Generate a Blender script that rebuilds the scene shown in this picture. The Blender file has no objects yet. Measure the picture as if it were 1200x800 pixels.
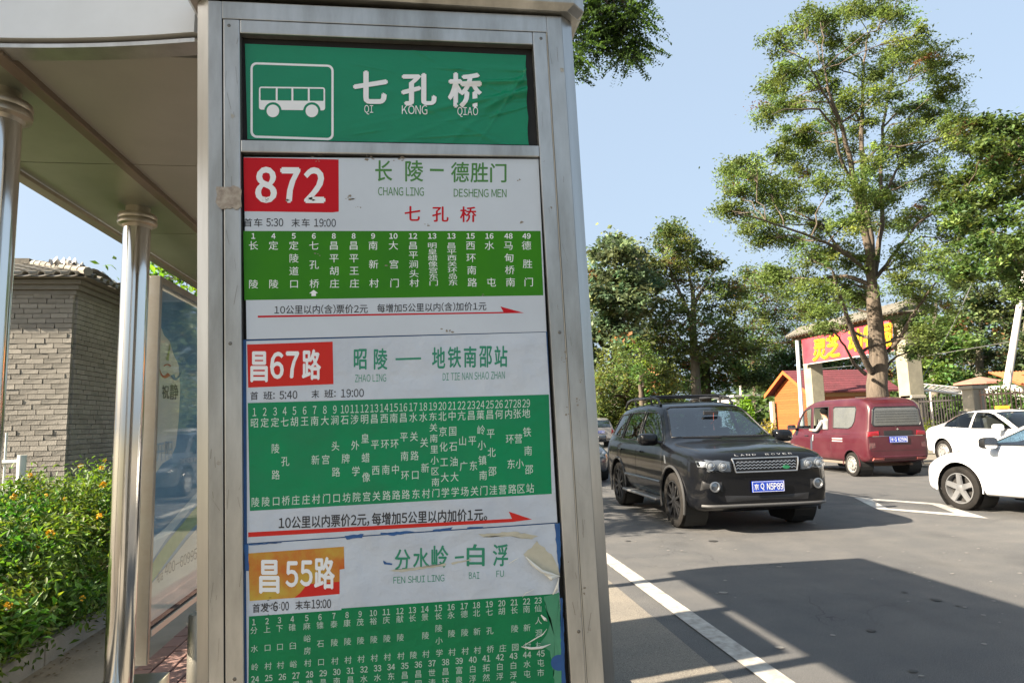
import bpy, bmesh, math, random
import numpy as np
from math import radians, sin, cos, pi, atan2, sqrt, tan
from mathutils import Vector, Matrix
from mathutils.bvhtree import BVHTree

random.seed(7); rng = np.random.default_rng(11)
SC = bpy.context.scene
COL = SC.collection

# ------------------------------------------------------------------ camera
F, EYE, YAW, PITCH, ROLL = 790.0, 1.5, 7.9, 6.8, 1.5
_y, _p, _r = map(radians, (YAW, PITCH, ROLL))
fwd = np.array([sin(_y)*cos(_p), cos(_y)*cos(_p), sin(_p)])
_rt = np.array([cos(_y), -sin(_y), 0.0]); _up = np.cross(_rt, fwd)
rt = _rt*cos(_r) - _up*sin(_r); up = _up*cos(_r) + _rt*sin(_r)
EYEP = np.array([0, 0, EYE])
cd = bpy.data.cameras.new('camera'); cam = bpy.data.objects.new('camera', cd); COL.objects.link(cam)
cd.sensor_width = 36; cd.lens = F/1200*36; cd.clip_start = 0.05; cd.clip_end = 4000
M = Matrix(((rt[0], up[0], -fwd[0], 0), (rt[1], up[1], -fwd[1], 0), (rt[2], up[2], -fwd[2], EYE), (0, 0, 0, 1)))
cam.matrix_world = M
SC.camera = cam

# ------------------------------------------------------------------ light
SUN_EL = radians(31.7); SUN_AZ = atan2(-0.977, -0.215)      # azimuth of the sun measured from +Y towards +X
w = bpy.data.worlds.new('World'); SC.world = w; w.use_nodes = True
nt = w.node_tree; bg = nt.nodes['Background']
sk = nt.nodes.new('ShaderNodeTexSky'); sk.sky_type = 'NISHITA'; sk.sun_disc = False
sk.sun_elevation = SUN_EL; sk.sun_rotation = SUN_AZ % (2*pi)
sk.altitude = 50; sk.air_density = 1.0; sk.dust_density = 6.0; sk.ozone_density = 0.5
hz = nt.nodes.new('ShaderNodeMix'); hz.data_type = 'RGBA'; hz.inputs['Factor'].default_value = .80      # pale summer haze over the whole sky
hz.inputs['B'].default_value = (1.10, 1.38, 1.70, 1); nt.links.new(sk.outputs[0], hz.inputs['A'])
nt.links.new(hz.outputs['Result'], bg.inputs[0]); bg.inputs[1].default_value = 0.105
sl = bpy.data.lights.new('sun', 'SUN'); sl.energy = 5.0; sl.angle = radians(0.6); sl.color = (1.0, 0.87, 0.70)
so = bpy.data.objects.new('sun', sl); COL.objects.link(so)
so.location = (-20, -5, 14)
so.rotation_euler = Vector((0.977*cos(SUN_EL), 0.215*cos(SUN_EL), -sin(SUN_EL))).to_track_quat('-Z', 'Y').to_euler()
SC.view_settings.view_transform = 'Standard'; SC.view_settings.look = 'None'
SC.view_settings.exposure = 2.22; SC.view_settings.gamma = 1.0
SC.cycles.max_bounces = 7; SC.cycles.transparent_max_bounces = 10; SC.cycles.caustics_reflective = False
SC.cycles.caustics_refractive = False

# ------------------------------------------------------------------ picture point -> place (needs a plane to stand on)
def ray(x, y): return fwd + rt*(x-600)/F + up*(400-y)/F
def at(x, y, z=0.0):
    d = ray(x, y); return EYEP + d*((z-EYE)/d[2])
def atY(x, y, Y):
    d = ray(x, y); return EYEP + d*(Y/d[1])
def atX(x, y, X):
    d = ray(x, y); return EYEP + d*(X/d[0])

# ------------------------------------------------------------------ things and parts
def tag(o, label=None, cat=None, group=None, kind=None):
    if label: o['label'] = label
    if cat: o['category'] = cat
    if group: o['group'] = group
    if kind: o['kind'] = kind
    return o
def thing(name, label, cat, loc=(0, 0, 0), rotz=0.0, group=None):
    o = bpy.data.objects.new(name, None); COL.objects.link(o); o.empty_display_size = 0.2
    o.location = loc; o.rotation_euler = (0, 0, rotz)
    return tag(o, label, cat, group)
def pinv(parent):
    m = Matrix.Identity(4); p = parent
    while p is not None:
        m = Matrix.LocRotScale(p.location, p.rotation_euler, p.scale) @ m; p = p.parent
    return m.inverted()
def link(name, me, mat, parent=None):
    o = bpy.data.objects.new(name, me); COL.objects.link(o)
    if mat is not None:
        if isinstance(mat, (list, tuple)):
            for m_ in mat: me.materials.append(m_)
        elif not me.materials: me.materials.append(mat)
    if parent is not None: o.parent = parent
    return o
def copy_tree(o, parent=None):
    c = o.copy(); COL.objects.link(c); c.parent = parent
    for ch in list(o.children):
        copy_tree(ch, c)
    return c

class MB:
    """collects simple shapes into one mesh"""
    def __init__(s): s.v = []; s.f = []; s.mi = []; s.cur = 0
    def add(s, vs, fs):
        b = len(s.v); s.v += [tuple(map(float, q)) for q in vs]
        s.f += [tuple(b+i for i in f) for f in fs]; s.mi += [s.cur]*len(fs); return s
    def box(s, c, d, rz=0.0, ry=0.0, rx=0.0):
        R = Matrix.Rotation(rz, 3, 'Z') @ Matrix.Rotation(ry, 3, 'Y') @ Matrix.Rotation(rx, 3, 'X')
        vs = []
        for k in range(8):
            p = Vector(((-.5, .5)[k & 1]*d[0], (-.5, .5)[k >> 1 & 1]*d[1], (-.5, .5)[k >> 2 & 1]*d[2]))
            vs.append(R @ p + Vector(c))
        return s.add(vs, [(0, 2, 3, 1), (4, 5, 7, 6), (0, 1, 5, 4), (2, 6, 7, 3), (0, 4, 6, 2), (1, 3, 7, 5)])
    def mm(s, a, b): return s.box([(a[i]+b[i])/2 for i in range(3)], [abs(b[i]-a[i]) for i in range(3)])
    def prism(s, front, back):
        n = len(front); vs = list(front)+list(back)
        fs = [tuple(range(n)), tuple(range(2*n-1, n-1, -1))]
        fs += [((i+1) % n, i, n+i, n+(i+1) % n) for i in range(n)]
        return s.add(vs, fs)
    def tube(s, pts, r, n=8, cap=True):
        pts = [Vector(p) for p in pts]; m = len(pts)
        rs = r if isinstance(r, (list, tuple)) else [r]*m
        vs = []; prev = None
        for i, p in enumerate(pts):
            t = (pts[min(i+1, m-1)]-pts[max(i-1, 0)]).normalized()
            a = t.orthogonal().normalized() if prev is None else (prev - t*prev.dot(t)).normalized()
            prev = a; b = t.cross(a)
            for k in range(n):
                an = 2*pi*k/n; vs.append(p + (a*cos(an)+b*sin(an))*rs[i])
        fs = [(i*n+k, i*n+(k+1) % n, (i+1)*n+(k+1) % n, (i+1)*n+k) for i in range(m-1) for k in range(n)]
        if cap: fs += [tuple(range(n-1, -1, -1)), tuple((m-1)*n+k for k in range(n))]
        return s.add(vs, fs)
    def lathe(s, prof, c=(0, 0, 0), n=24, axis='Z'):
        vs = []
        for (r, h) in prof:
            for k in range(n):
                a = 2*pi*k/n
                q = (r*cos(a), r*sin(a), h) if axis == 'Z' else ((r*cos(a), h, r*sin(a)) if axis == 'Y' else (h, r*cos(a), r*sin(a)))
                vs.append((q[0]+c[0], q[1]+c[1], q[2]+c[2]))
        m = len(prof)
        return s.add(vs, [(i*n+k, i*n+(k+1) % n, (i+1)*n+(k+1) % n, (i+1)*n+k) for i in range(m-1) for k in range(n)])
    def build(s, name, mat, parent=None, smooth=False, bevel=0.0, seg=2, world=True, ang=35):
        me = bpy.data.meshes.new(name)
        vs = s.v
        if parent is not None and world:
            mi = pinv(parent); vs = [tuple(mi @ Vector(q)) for q in vs]
        me.from_pydata(vs, [], s.f)
        if isinstance(mat, (list, tuple)): me.polygons.foreach_set('material_index', s.mi)
        bm = bmesh.new(); bm.from_mesh(me)
        if bevel:
            bmesh.ops.remove_doubles(bm, verts=bm.verts, dist=1e-5)
            ed = [e for e in bm.edges if len(e.link_faces) == 2 and e.calc_face_angle(0) > radians(ang)]
            bmesh.ops.bevel(bm, geom=ed, offset=bevel, segments=seg, affect='EDGES', profile=.6, clamp_overlap=True)
        bmesh.ops.recalc_face_normals(bm, faces=bm.faces)
        bm.to_mesh(me); bm.free()
        if smooth:
            me.polygons.foreach_set('use_smooth', [True]*len(me.polygons)); me.set_sharp_from_angle(angle=radians(ang))
        return link(name, me, mat, parent)
def struct(name, mb, mat, **k): return tag(mb.build(name, mat, **k), kind='structure')

# ------------------------------------------------------------------ materials
MAT = {}
def mat(name, col, rough=.6, metal=0.0, noise=None, bump=None, spec=.5, coat=0.0, var=None, aniso=None):
    """noise=(scale, strength of mottling, second colour)   bump=(scale, distance)"""
    if name in MAT: return MAT[name]
    m = bpy.data.materials.new(name); m.use_nodes = True; t = m.node_tree; b = t.nodes['Principled BSDF']
    b.inputs['Base Color'].default_value = (*col, 1); b.inputs['Roughness'].default_value = rough
    b.inputs['Metallic'].default_value = metal; b.inputs['Specular IOR Level'].default_value = spec
    b.inputs['Coat Weight'].default_value = coat; b.inputs['Coat Roughness'].default_value = .05
    tc = t.nodes.new('ShaderNodeTexCoord'); out = tc.outputs['Object']
    if aniso:
        mp = t.nodes.new('ShaderNodeMapping'); mp.inputs['Scale'].default_value = aniso; t.links.new(out, mp.inputs[0]); out = mp.outputs[0]
    src = None
    if noise:
        n = t.nodes.new('ShaderNodeTexNoise'); n.inputs['Scale'].default_value = noise[0]; n.inputs['Detail'].default_value = 9; n.inputs['Roughness'].default_value = .62
        t.links.new(out, n.inputs['Vector'])
        r = t.nodes.new('ShaderNodeMapRange'); r.inputs[1].default_value = .35; r.inputs[2].default_value = .68
        r.inputs[4].default_value = noise[1]; t.links.new(n.outputs['Fac'], r.inputs[0])
        x = t.nodes.new('ShaderNodeMix'); x.data_type = 'RGBA'; x.inputs['A'].default_value = (*col, 1); x.inputs['B'].default_value = (*noise[2], 1)
        t.links.new(r.outputs[0], x.inputs['Factor']); src = x.outputs['Result']
        rr = t.nodes.new('ShaderNodeMapRange'); rr.inputs[3].default_value = max(rough-.06, .02); rr.inputs[4].default_value = min(rough+.14, 1)
        t.links.new(n.outputs['Fac'], rr.inputs[0]); t.links.new(rr.outputs[0], b.inputs['Roughness'])
    if var:
        oi = t.nodes.new('ShaderNodeObjectInfo'); h = t.nodes.new('ShaderNodeHueSaturation')
        r2 = t.nodes.new('ShaderNodeMapRange'); r2.inputs[3].default_value = 1-var; r2.inputs[4].default_value = 1+var
        t.links.new(oi.outputs['Random'], r2.inputs[0]); t.links.new(r2.outputs[0], h.inputs['Value'])
        if src: t.links.new(src, h.inputs['Color'])
        else: h.inputs['Color'].default_value = (*col, 1)
        src = h.outputs[0]
    if src: t.links.new(src, b.inputs['Base Color'])
    if bump:
        n2 = t.nodes.new('ShaderNodeTexNoise'); n2.inputs['Scale'].default_value = bump[0]; n2.inputs['Detail'].default_value = 6
        t.links.new(out, n2.inputs['Vector'])
        bp = t.nodes.new('ShaderNodeBump'); bp.inputs['Distance'].default_value = bump[1]; bp.inputs['Strength'].default_value = 1
        t.links.new(n2.outputs['Fac'], bp.inputs['Height']); t.links.new(bp.outputs[0], b.inputs['Normal'])
    MAT[name] = m; return m
def glass(name, tint, refl=1.45, rough=.02):
    m = bpy.data.materials.new(name); m.use_nodes = True; t = m.node_tree; t.nodes.clear()
    o = t.nodes.new('ShaderNodeOutputMaterial'); tr = t.nodes.new('ShaderNodeBsdfTransparent'); gl = t.nodes.new('ShaderNodeBsdfGlossy')
    ge = t.nodes.new('ShaderNodeNewGeometry'); mr = t.nodes.new('ShaderNodeMapRange'); mr.inputs[3].default_value = refl; mr.inputs[4].default_value = 1/refl
    t.links.new(ge.outputs['Backfacing'], mr.inputs[0])
    tr.inputs[0].default_value = (*tint, 1); gl.inputs['Roughness'].default_value = rough
    fr = t.nodes.new('ShaderNodeFresnel'); t.links.new(mr.outputs[0], fr.inputs[0]); mx = t.nodes.new('ShaderNodeMixShader')
    t.links.new(fr.outputs[0], mx.inputs[0]); t.links.new(tr.outputs[0], mx.inputs[1]); t.links.new(gl.outputs[0], mx.inputs[2]); t.links.new(mx.outputs[0], o.inputs[0])
    return m
def leafmat(name, trans=.42, rough=.5):
    m = bpy.data.materials.new(name); m.use_nodes = True; t = m.node_tree; b = t.nodes['Principled BSDF']; o = t.nodes['Material Output']
    a = t.nodes.new('ShaderNodeAttribute'); a.attribute_name = 'tint'
    t.links.new(a.outputs['Color'], b.inputs['Base Color']); b.inputs['Roughness'].default_value = rough; b.inputs['Specular IOR Level'].default_value = .35
    tl = t.nodes.new('ShaderNodeBsdfTranslucent'); h = t.nodes.new('ShaderNodeHueSaturation'); h.inputs['Hue'].default_value = .485; h.inputs['Saturation'].default_value = 1.15; h.inputs['Value'].default_value = 1.5
    t.links.new(a.outputs['Color'], h.inputs['Color']); t.links.new(h.outputs[0], tl.inputs[0])
    mx = t.nodes.new('ShaderNodeMixShader'); mx.inputs[0].default_value = trans
    t.links.new(b.outputs[0], mx.inputs[1]); t.links.new(tl.outputs[0], mx.inputs[2]); t.links.new(mx.outputs[0], o.inputs[0])
    return m
LEAF = leafmat('leaf_surface')

steel = mat('brushed_steel', (.46, .455, .43), .28, .88, noise=(7, .9, (.27, .265, .24)), bump=(260, .00012), aniso=(1, 1, .12))
steel_worn = mat('worn_steel', (.50, .495, .465), .33, .80, noise=(6, 1.0, (.27, .265, .24)), bump=(40, .0003), aniso=(1.5, 1.5, .35))
chrome = mat('polished_steel', (.70, .69, .66), .07, 1.0, noise=(3, .25, (.5, .48, .44)))
carchrome = mat('car_chrome', (.8, .8, .8), .09, 1.0)
black_gap = mat('dark_gap', (.012, .012, .011), .7)
white_print = mat('white_print', (.78, .79, .78), .5)
concrete = mat('concrete', (.33, .31, .27), .85, noise=(3.2, .6, (.24, .225, .195)), bump=(60, .0015))
kerbm = mat('kerb_stone_grey', (.24, .23, .205), .85, noise=(6, .8, (.15, .145, .125)), bump=(80, .002), var=.08)
rubber = mat('tyre_rubber', (.011, .0105, .010), .8, noise=(14, .6, (.024, .021, .018)), spec=.2)
darkplastic = mat('dark_plastic', (.018, .018, .019), .45)

# ------------------------------------------------------------------ lettering: every string is turned to mesh once, while the scene is small
_req = {}
def _glyph(c): return chr(ord(c)+0xFEE0) if '!' <= c <= '~' else c     # full-width forms come from the same face as the Chinese
def _need(s, bold):
    for c in s:
        if c != ' ': _req[(_glyph(c), 0.0)] = None
def build_glyphs():
    obs = []
    for (s, bold) in _req:
        cu = bpy.data.curves.new('t', 'FONT'); cu.body = s; cu.resolution_u = 3; cu.offset = 0; cu.size = 1
        o = bpy.data.objects.new('t', cu); COL.objects.link(o); obs.append((s, bold, o, cu))
    bpy.context.view_layer.update(); dg = bpy.context.evaluated_depsgraph_get()
    for s, bold, o, cu in obs:
        me = bpy.data.meshes.new_from_object(o.evaluated_get(dg))
        v = np.zeros(len(me.vertices)*3); me.vertices.foreach_get('co', v); v = v.reshape(-1, 3)[:, :2]
        _req[(s, bold)] = (v, [tuple(p.vertices) for p in me.polygons])
        bpy.data.meshes.remove(me)
    for s, bold, o, cu in obs:
        bpy.data.objects.remove(o); bpy.data.curves.remove(cu)
def typeset(s, bold):
    """string -> vertices in em units and faces; heavy weights are made of shifted copies, each a hair in front"""
    x = 0.0; V, Z, FS = [], [], []
    for c in s:
        if c == ' ': x += .30; continue
        v, fs = _req[(_glyph(c), 0.0)]
        if c != _glyph(c) or c in '，。':
            a, b = v[:, 0].min(), v[:, 0].max(); ox = x-a+.05; adv = b-a+.10
            if c == '1': ox += .03; adv += .06
            if c in '，。': adv += .2
        else: ox = x; adv = 1.0
        sh = [(0, 0)] if bold <= .006 else [(-bold, 0), (bold, 0), (0, bold*.8), (0, -bold*.8)]
        for k, (dx, dy) in enumerate(sh):
            n = sum(len(q) for q in V); V.append(v+np.array([ox+dx, dy])); Z.append(np.full(len(v), k*.00006)); FS += [tuple(n+i for i in f) for f in fs]
        x += adv
    return np.concatenate(V), np.concatenate(Z), FS
class Letters:
    """strings placed between two points of a flat surface; fn(x, y) gives the place"""
    def __init__(s, fn, front=True, sx=1): s.items = []; s.g = []; s.fn = fn; s.front = front; s.sx = sx
    def put(s, txt, x0, y0, x1, y1, h, bold=.012, fit='em', lean=0.0, g=None):
        _need(txt, bold); s.items.append((txt, x0, y0, x1, y1, h, bold, fit, lean)); s.g.append(g if g is not None else 'i%d' % len(s.g)); return s
    def build(s, name, m, parent):
        by = {}
        for it, g in zip(s.items, s.g):
            mb = by.setdefault(g, MB()); (txt, x0, y0, x1, y1, h, bold, fit, lean) = it
            v, zz, fs = typeset(txt, bold)
            if fit == 'num':                                            # x0 is the centre, x1 the condensing
                a, b, c, d = v[:, 0].min(), v[:, 0].max(), v[:, 1].min(), v[:, 1].max(); hw = (b-a)/(d-c)*h*x1*.5; x0, x1 = x0-hw, x0+hw
            elif fit == 'one': a, b, c, d = 0.0, 1.0, -.12, .88         # one full-width character: keep its square
            elif fit == 'em': a, b, c, d = v[:, 0].min(), v[:, 0].max(), -.12, .88
            else: a, b, c, d = v[:, 0].min(), v[:, 0].max(), v[:, 1].min(), v[:, 1].max()
            u = (v[:, 0]-a)/(b-a); q = (v[:, 1]-c)/(d-c)-.5
            X = x0+(x1-x0)*u + lean*q; Y = y0+(y1-y0)*u - q*h
            P = [s.fn(px, py) for px, py in zip(X, Y)]
            mb.add([(p[0], p[1]-z_, p[2]) for p, z_ in zip(P, zz)] if s.front else [(p[0]+z_*s.sx, p[1], p[2]) for p, z_ in zip(P, zz)], fs)
        return [q.build(name, m, parent) for q in by.values()]
BT = dict(tl=(287, 51.5), tr=(617, 65), br=(621, 170), bl=(290, 163.5), base=.0125)
def banner_at(x, y, off):
    u = (x-287)/331; v = 0.5
    for _ in range(3):
        yt = lerp(BT['tl'][1], BT['tr'][1], u); yb = lerp(BT['bl'][1], BT['br'][1], u); v = (y-yt)/(yb-yt)
        xl = lerp(BT['tl'][0], BT['bl'][0], v); xr = lerp(BT['tr'][0], BT['br'][0], v); u = (x-xl)/(xr-xl)
    dy = BT['base']+wob_banner(u, v)+off; q = atY(x, y, Y0+BT['base']); return (q[0], Y0+dy, q[2])
def lerp(a, b, t): return a+(b-a)*t
def crease(u, v, a, b, c, wd, am):    # a soft ridge along a*u+b*v=c
    d = (a*u+b*v-c)/wd; return am*math.exp(-d*d)
def wob_banner(u, v):
    sharp = 0.0
    if u > .34:
        for (a, b, c, w_, h_, lo) in ((.52, 1, 1.12, .010, .0030, .34), (.30, 1, .80, .007, .0016, .34), (.95, 1, 1.52, .010, .0034, .60), (.9, .45, 1.10, .009, .0028, .80), (1.6, .35, 1.66, .011, .0034, .80), (.25, 1, 1.10, .008, .0024, .40), (.04, 1, .22, .008, .0026, .70), (-.12, 1, .10, .009, .0030, .62), (-.5, 1, -.02, .008, .0018, .34), (.7, -.5, .42, .007, .0018, .5), (1.2, .8, 1.50, .008, .0024, .66)):
            sharp -= h_*math.exp(-((a*u+b*v-c)/w_)**2)*max(0, min(1, (u-lo)*9))*(.5+.5*sin(17*u+5*v+c*9))
    k = max(0, min(1, (u-.28)/.3))
    s = .0008*sin(21*v+7*u)*sin(9*u+1)*k
    e = .35+.65*max(0, min(1, abs(u-.58)*4-.6))          # the lettered middle lies flatter
    s += k*(crease(u, v, .55, 1, .98, .030, -.0030)+crease(u, v, .75, 1, 1.14, .026, -.0026)+crease(u, v, .35, 1, .62, .03, -.0018)+crease(u, v, 1.0, .8, 1.32, .028, -.0030)+crease(u, v, 1.5, .55, 1.62, .03, -.0032)+crease(u, v, .1, 1, .40, .022, -.0036)*max(0, min(1, (u-.66)*8))+crease(u, v, .0, 1, .16, .03, -.0022)*max(0, (u-.5)*2)+crease(u, v, 1, -.7, .20, .02, -.0016))*e
    return max(s*1.5+sharp*(.35 if .38 < u < .86 and .25 < v < .82 else 1), -.0115)
# ================================================================== lettering data (photo coordinates of the sign's flat face)
Y0 = 1.65
def SP(dy):
    def f(x, y):
        q = atY(x, y, Y0+max(dy, 0)); return (q[0], Y0+dy, q[2])
    return f
XP = -1.27
def AP(x, y):
    q = atX(x, y, XP); return (XP-.0035, q[1], q[2])
def lerp(a, b, t): return a+(b-a)*t
def chars(L, txt, boxes, bold=.02):
    for c, (x0, x1, y0, y1) in zip(txt, boxes): L.put(c, x0, (y0+y1)/2, x1, (y0+y1)/2, y1-y0, bold, 'fit')

# header banner
Lh = Letters(lambda x, y: banner_at(x, y, -.0022)); chars(Lh, '七孔桥', [(413.7, 454.6, 83.7, 122.5), (470, 511.7, 86.5, 124.5), (524.8, 564.8, 85.7, 127.4)], .034)
Lh2 = Letters(lambda x, y: banner_at(x, y, -.0024)); Lh2.put('QI', 427, 129.2, 437.4, 129.4, 11, .0, 'fit').put('KONG', 471, 129.4, 500.7, 129.8, 10.5, .0, 'fit').put('QIAO', 536, 132, 560, 132.4, 11.5, .0, 'fit')
# board 1
B1 = dict(band_tl=(285, 270.7), band_tr=(633.4, 270.6), band_br=(636.7, 346), band_bl=(286.4, 351.6))
L1w = Letters(SP(.00308)); L1w.put('8', 299, 216.7, 324.5, 216.8, 42.5, .040, 'fit').put('7', 328.5, 216.8, 352, 217, 41.5, .040, 'fit').put('2', 356, 217, 381.3, 217.1, 42, .040, 'fit')
L1k = Letters(SP(.0033)); L1k.put('首', 285.6, 260.8, 295.5, 260.8, 10, .012, 'fit').put('车', 297.6, 260.8, 307.6, 260.8, 10, .012, 'fit').put('5:30', 312, 260.5, 332, 260.7, 9.6, .014, 'fit').put('末', 341.5, 261, 351.5, 261, 10, .012, 'fit').put('车', 353.5, 261, 363, 261, 10, .012, 'fit').put('19:00', 368, 261, 393.7, 261.3, 9.6, .014, 'fit')
L1k.put('10公里以内(含)票价2元', 321.5, 363, 431, 361.6, 11, .012).put('每增加5公里以内(含)加价1元', 442, 361.2, 570, 358.4, 10.6, .012)
L1g = Letters(SP(.0033)); chars(L1g, '长陵德胜门', [(439.6, 459.7, 188, 212.6), (474.8, 496, 188, 213), (528.4, 549.6, 190, 213.8), (551.2, 572.2, 190.5, 214), (574.3, 593.6, 191.5, 214)], .016)
L1g.put('CHANG LING', 443, 224.2, 496.8, 224.8, 10, .008, 'fit').put('DESHENG MEN', 531.7, 226, 593.6, 226.6, 9.6, .008, 'fit')
L1r = Letters(SP(.0033)); chars(L1r, '七孔桥', [(474, 492.7, 241.5, 259), (506.4, 525.7, 242, 260), (539, 558.4, 242, 260.5)], .02)
col1 = [('1', 296.9, '长陵'), ('4', 320.4, '定陵'), ('5', 344.2, '定陵道口'), ('6', 367.8, '七孔桥'), ('8', 391.2, '昌平胡庄'), ('8', 414.4, '昌平王庄'), ('9', 437.2, '南新村'), ('10', 461, '大宫门'),
        ('12', 484, '昌平涧头村'), ('13', 506.5, '明皇蜡像宫东门'), ('13', 529, '昌平西关环岛东'), ('15', 551.4, '西环南路'), ('16', 573.5, '水屯'), ('48', 595.8, '马甸桥南'), ('49', 617, '德胜门')]
L1b = Letters(SP(.0031))
for num, cx, name in col1:
    t = (cx-297)/320; n = len(name); hw = 1.9*len(num)+.3
    L1b.put(num, cx, 276.6, .95, 276.6, 6.6, .03, 'num', g=cx)
    dx = 2.6*t
    hh = 10.4 if n < 5 else (9.2 if n == 5 else 6.9)
    for k, c in enumerate(name):
        u = k/(n-1); L1b.put(c, cx-5.9+dx*u, lerp(287.6, lerp(332.8, 330.4, t), u), cx+5.9+dx*u, lerp(287.6, lerp(332.8, 330.4, t), u), hh*1.06, .004, 'one', g=cx)
# board 2
L2w = Letters(SP(.00245)); chars(L2w, '昌67路', [(293.4, 313.8, 411.5, 447.6), (316.5, 332.5, 412, 444), (335, 350.5, 411.5, 443), (353.8, 376.2, 409, 445)], .03)
L2k = Letters(SP(.00265))
for c, x0, x1 in (('首', 293.4, 302.5), ('班:', 308.5, 322), ('5:40', 327.5, 348.5), ('末', 365, 374), ('班:', 380, 393.5), ('19:00', 399.5, 426.5)):
    ya = lerp(463.8, 459.8, (x0-293)/134); L2k.put(c, x0, ya, x1, ya-.5, 9.6, .012, 'fit')
L2k.put('10公里以内票价2元，每增加5公里以内加价1元。', 326.5, 612.4, 571, 602.2, 15.4, .022)
L2g = Letters(SP(.00265)); chars(L2g, '昭陵地铁南邵站', [(414.5, 429.8, 408.6, 433), (438, 454, 408, 433), (506.2, 521.8, 406.4, 431.6), (524.6, 540.4, 406, 431), (543.4, 558.4, 405.6, 430.6), (561.4, 576.6, 405.2, 430.4), (579.4, 594.8, 405, 430)], .022)
L2g.put('ZHAO LING', 416, 443.2, 452.5, 442.4, 8.8, .0, 'fit').put('DI TIE NAN SHAO ZHAN', 518.8, 441.4, 591.6, 439.2, 8.8, .0, 'fit')
names2 = '昭陵 定陵 定陵路口 七孔桥 胡庄 王庄 南新村 大宫门 涧头路口 石牌坊 涉外学院 明皇蜡像宫 昌平西关 西环南路 南环中路 昌平南环路 水关路口东 水关新村 东关南里小区南门 北京化工大学 中国石油大学 亢山广场 昌平东关 菓岭小镇南门 昌平北邵洼 何营 内环东路 张营小区 地铁南邵站'.split()
cx2 = [298.2, 310.2, 322.3, 333.6, 345, 357, 368.7, 380.7, 392.4, 404, 415.5, 427.2, 438.6, 450.3, 461.5, 472.6, 484.3, 496, 507.4, 518.4, 529.8, 540.9, 552.2, 563, 574, 584.7, 596, 606, 616.6]
L2b = Letters(SP(.00245))
for i, (cx, name) in enumerate(zip(cx2, names2)):
    t = (cx-298)/318.6; num = str(i+1); hw = 1.9*len(num)+.4; n = len(name); y1 = lerp(482.7, 472.4, t)
    L2b.put(num, cx, y1, .62, y1-.2, 9.4, .0, 'num', g=cx)
    ya = lerp(495.3, 484, t); yb = lerp(588, 571.6, t); dx = lerp(1, 4.6, t); hh = 12.0 if n < 7 else 10.4
    for k, c in enumerate(name):
        u = k/(n-1); L2b.put(c, cx-5+dx*u, lerp(ya, yb, u)+.2, cx+5+dx*u, lerp(ya, yb, u)-.2, hh, .003, 'one', g=cx)
# board 3
L3w = Letters(SP(.00262)); chars(L3w, '昌55路', [(303.7, 327.5, 655.5, 695), (334.5, 349.5, 657, 687.5), (351.5, 366.5, 656, 686.5), (368, 392.5, 652, 690)], .03)
L3k = Letters(SP(.0028))
for c, x0, x1 in (('首', 296, 304.5), ('发', 305.5, 315), (':', 317, 318.6), ('6', 320, 325.6), (':', 327, 328.4), ('00', 329.5, 338.5), ('末车', 346, 364), ('19:00', 365, 388)):
    ya = lerp(712.4, 705.6, (x0-296)/92); L3k.put(c, x0, ya, x1, ya-.6, 5 if c == ':' else 10.6, .016, 'fit')
L3g = Letters(SP(.0028)); chars(L3g, '分水岭白浮', [(462.5, 481, 643, 668), (484, 503, 641.5, 667), (505.5, 525.5, 638.5, 665), (546.8, 568, 637, 663), (577.5, 595.5, 637, 663)], .02)
L3g.put('FEN SHUI LING', 461, 679.4, 520.7, 676.6, 8, .0, 'fit').put('BAI', 549.5, 674, 561.7, 673.6, 7.8, .0, 'fit').put('FU', 581.7, 672, 590.5, 671.6, 7.6, .0, 'fit')
names3 = '分水岭 上口村 下口村 碓臼峪 麻峪房村 锥石口 泰陵村 康陵村 茂陵村 裕陵村 庆陵村 献陵村 长陵 景陵村 长陵小学 永陵村 德陵村 北新村 七孔桥 胡庄 长陵园 南新村 仙人洞村'.split()
names4 = '涧头 石坊 工大 果园 昔庄 昌盛 南关 昌平 水关 水屯 东关 昌平 昌园 世涛 昌环 富泉花 白浮 拓然 白浮 白浮泉 水屯 屯市'.split()
cx3 = [297.5, 313, 327.5, 342.5, 359.5, 375, 391.3, 406.7, 422, 437.5, 452.8, 468.6, 483.3, 498, 513.7, 528.6, 544, 558.4, 573.4, 588, 602.6, 617, 630.6]
L3b = Letters(SP(.00262))
for i, (cx, name) in enumerate(zip(cx3, names3)):
    t = (cx-297.5)/333; num = str(i+1); hw = 1.9*len(num)+.3; n = len(name); y1 = lerp(728.5, 703.2, t)
    L3b.put(num, cx, y1, .75, y1-.3, 7.2, .02, 'num', g=cx)
    ya = lerp(738, 712.2, t); yb = lerp(781, 755.6, t)
    for k, c in enumerate(name):
        u = k/(n-1); L3b.put(c, cx-4.4+1.2*u, lerp(ya, yb, u)+.3, cx+4.4+1.2*u, lerp(ya, yb, u)-.3, 9.2, -.004, 'one', g=cx)
for i, name in enumerate(names4):
    t = i/21; cx = lerp(299, 633.6, t); y1 = lerp(795.4, 765.3, t); hw = 4.1
    L3b.put(str(i+24), cx, y1, .78, y1-.3, 7.4, .02, 'num', g=-cx)
    for k, c in enumerate(name): L3b.put(c, cx-4.4, y1+11+11.5*k, cx+4.4, y1+10.6+11.5*k, 9.4, -.004, 'one', g=-cx)
# advertising panel lettering
La = Letters(AP, False); La.put('400-6099520', 194, 668, 240, 643, 13, .0, 'fit')
La.put('电话', 185, 677, 192, 672, 13, .0, 'fit')
La2 = Letters(AP, False); La2.put('祝', 191, 459, 199, 459, 16, .01, 'fit').put('静', 200, 459, 210, 458.5, 18, .01, 'fit')
La3 = Letters(AP, False); La3.put('开阳', 184, 530, 203, 527, 22, .0, 'fit').put('THE NEW WAY', 212, 540, 236, 537, 5, .0, 'fit')

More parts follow.
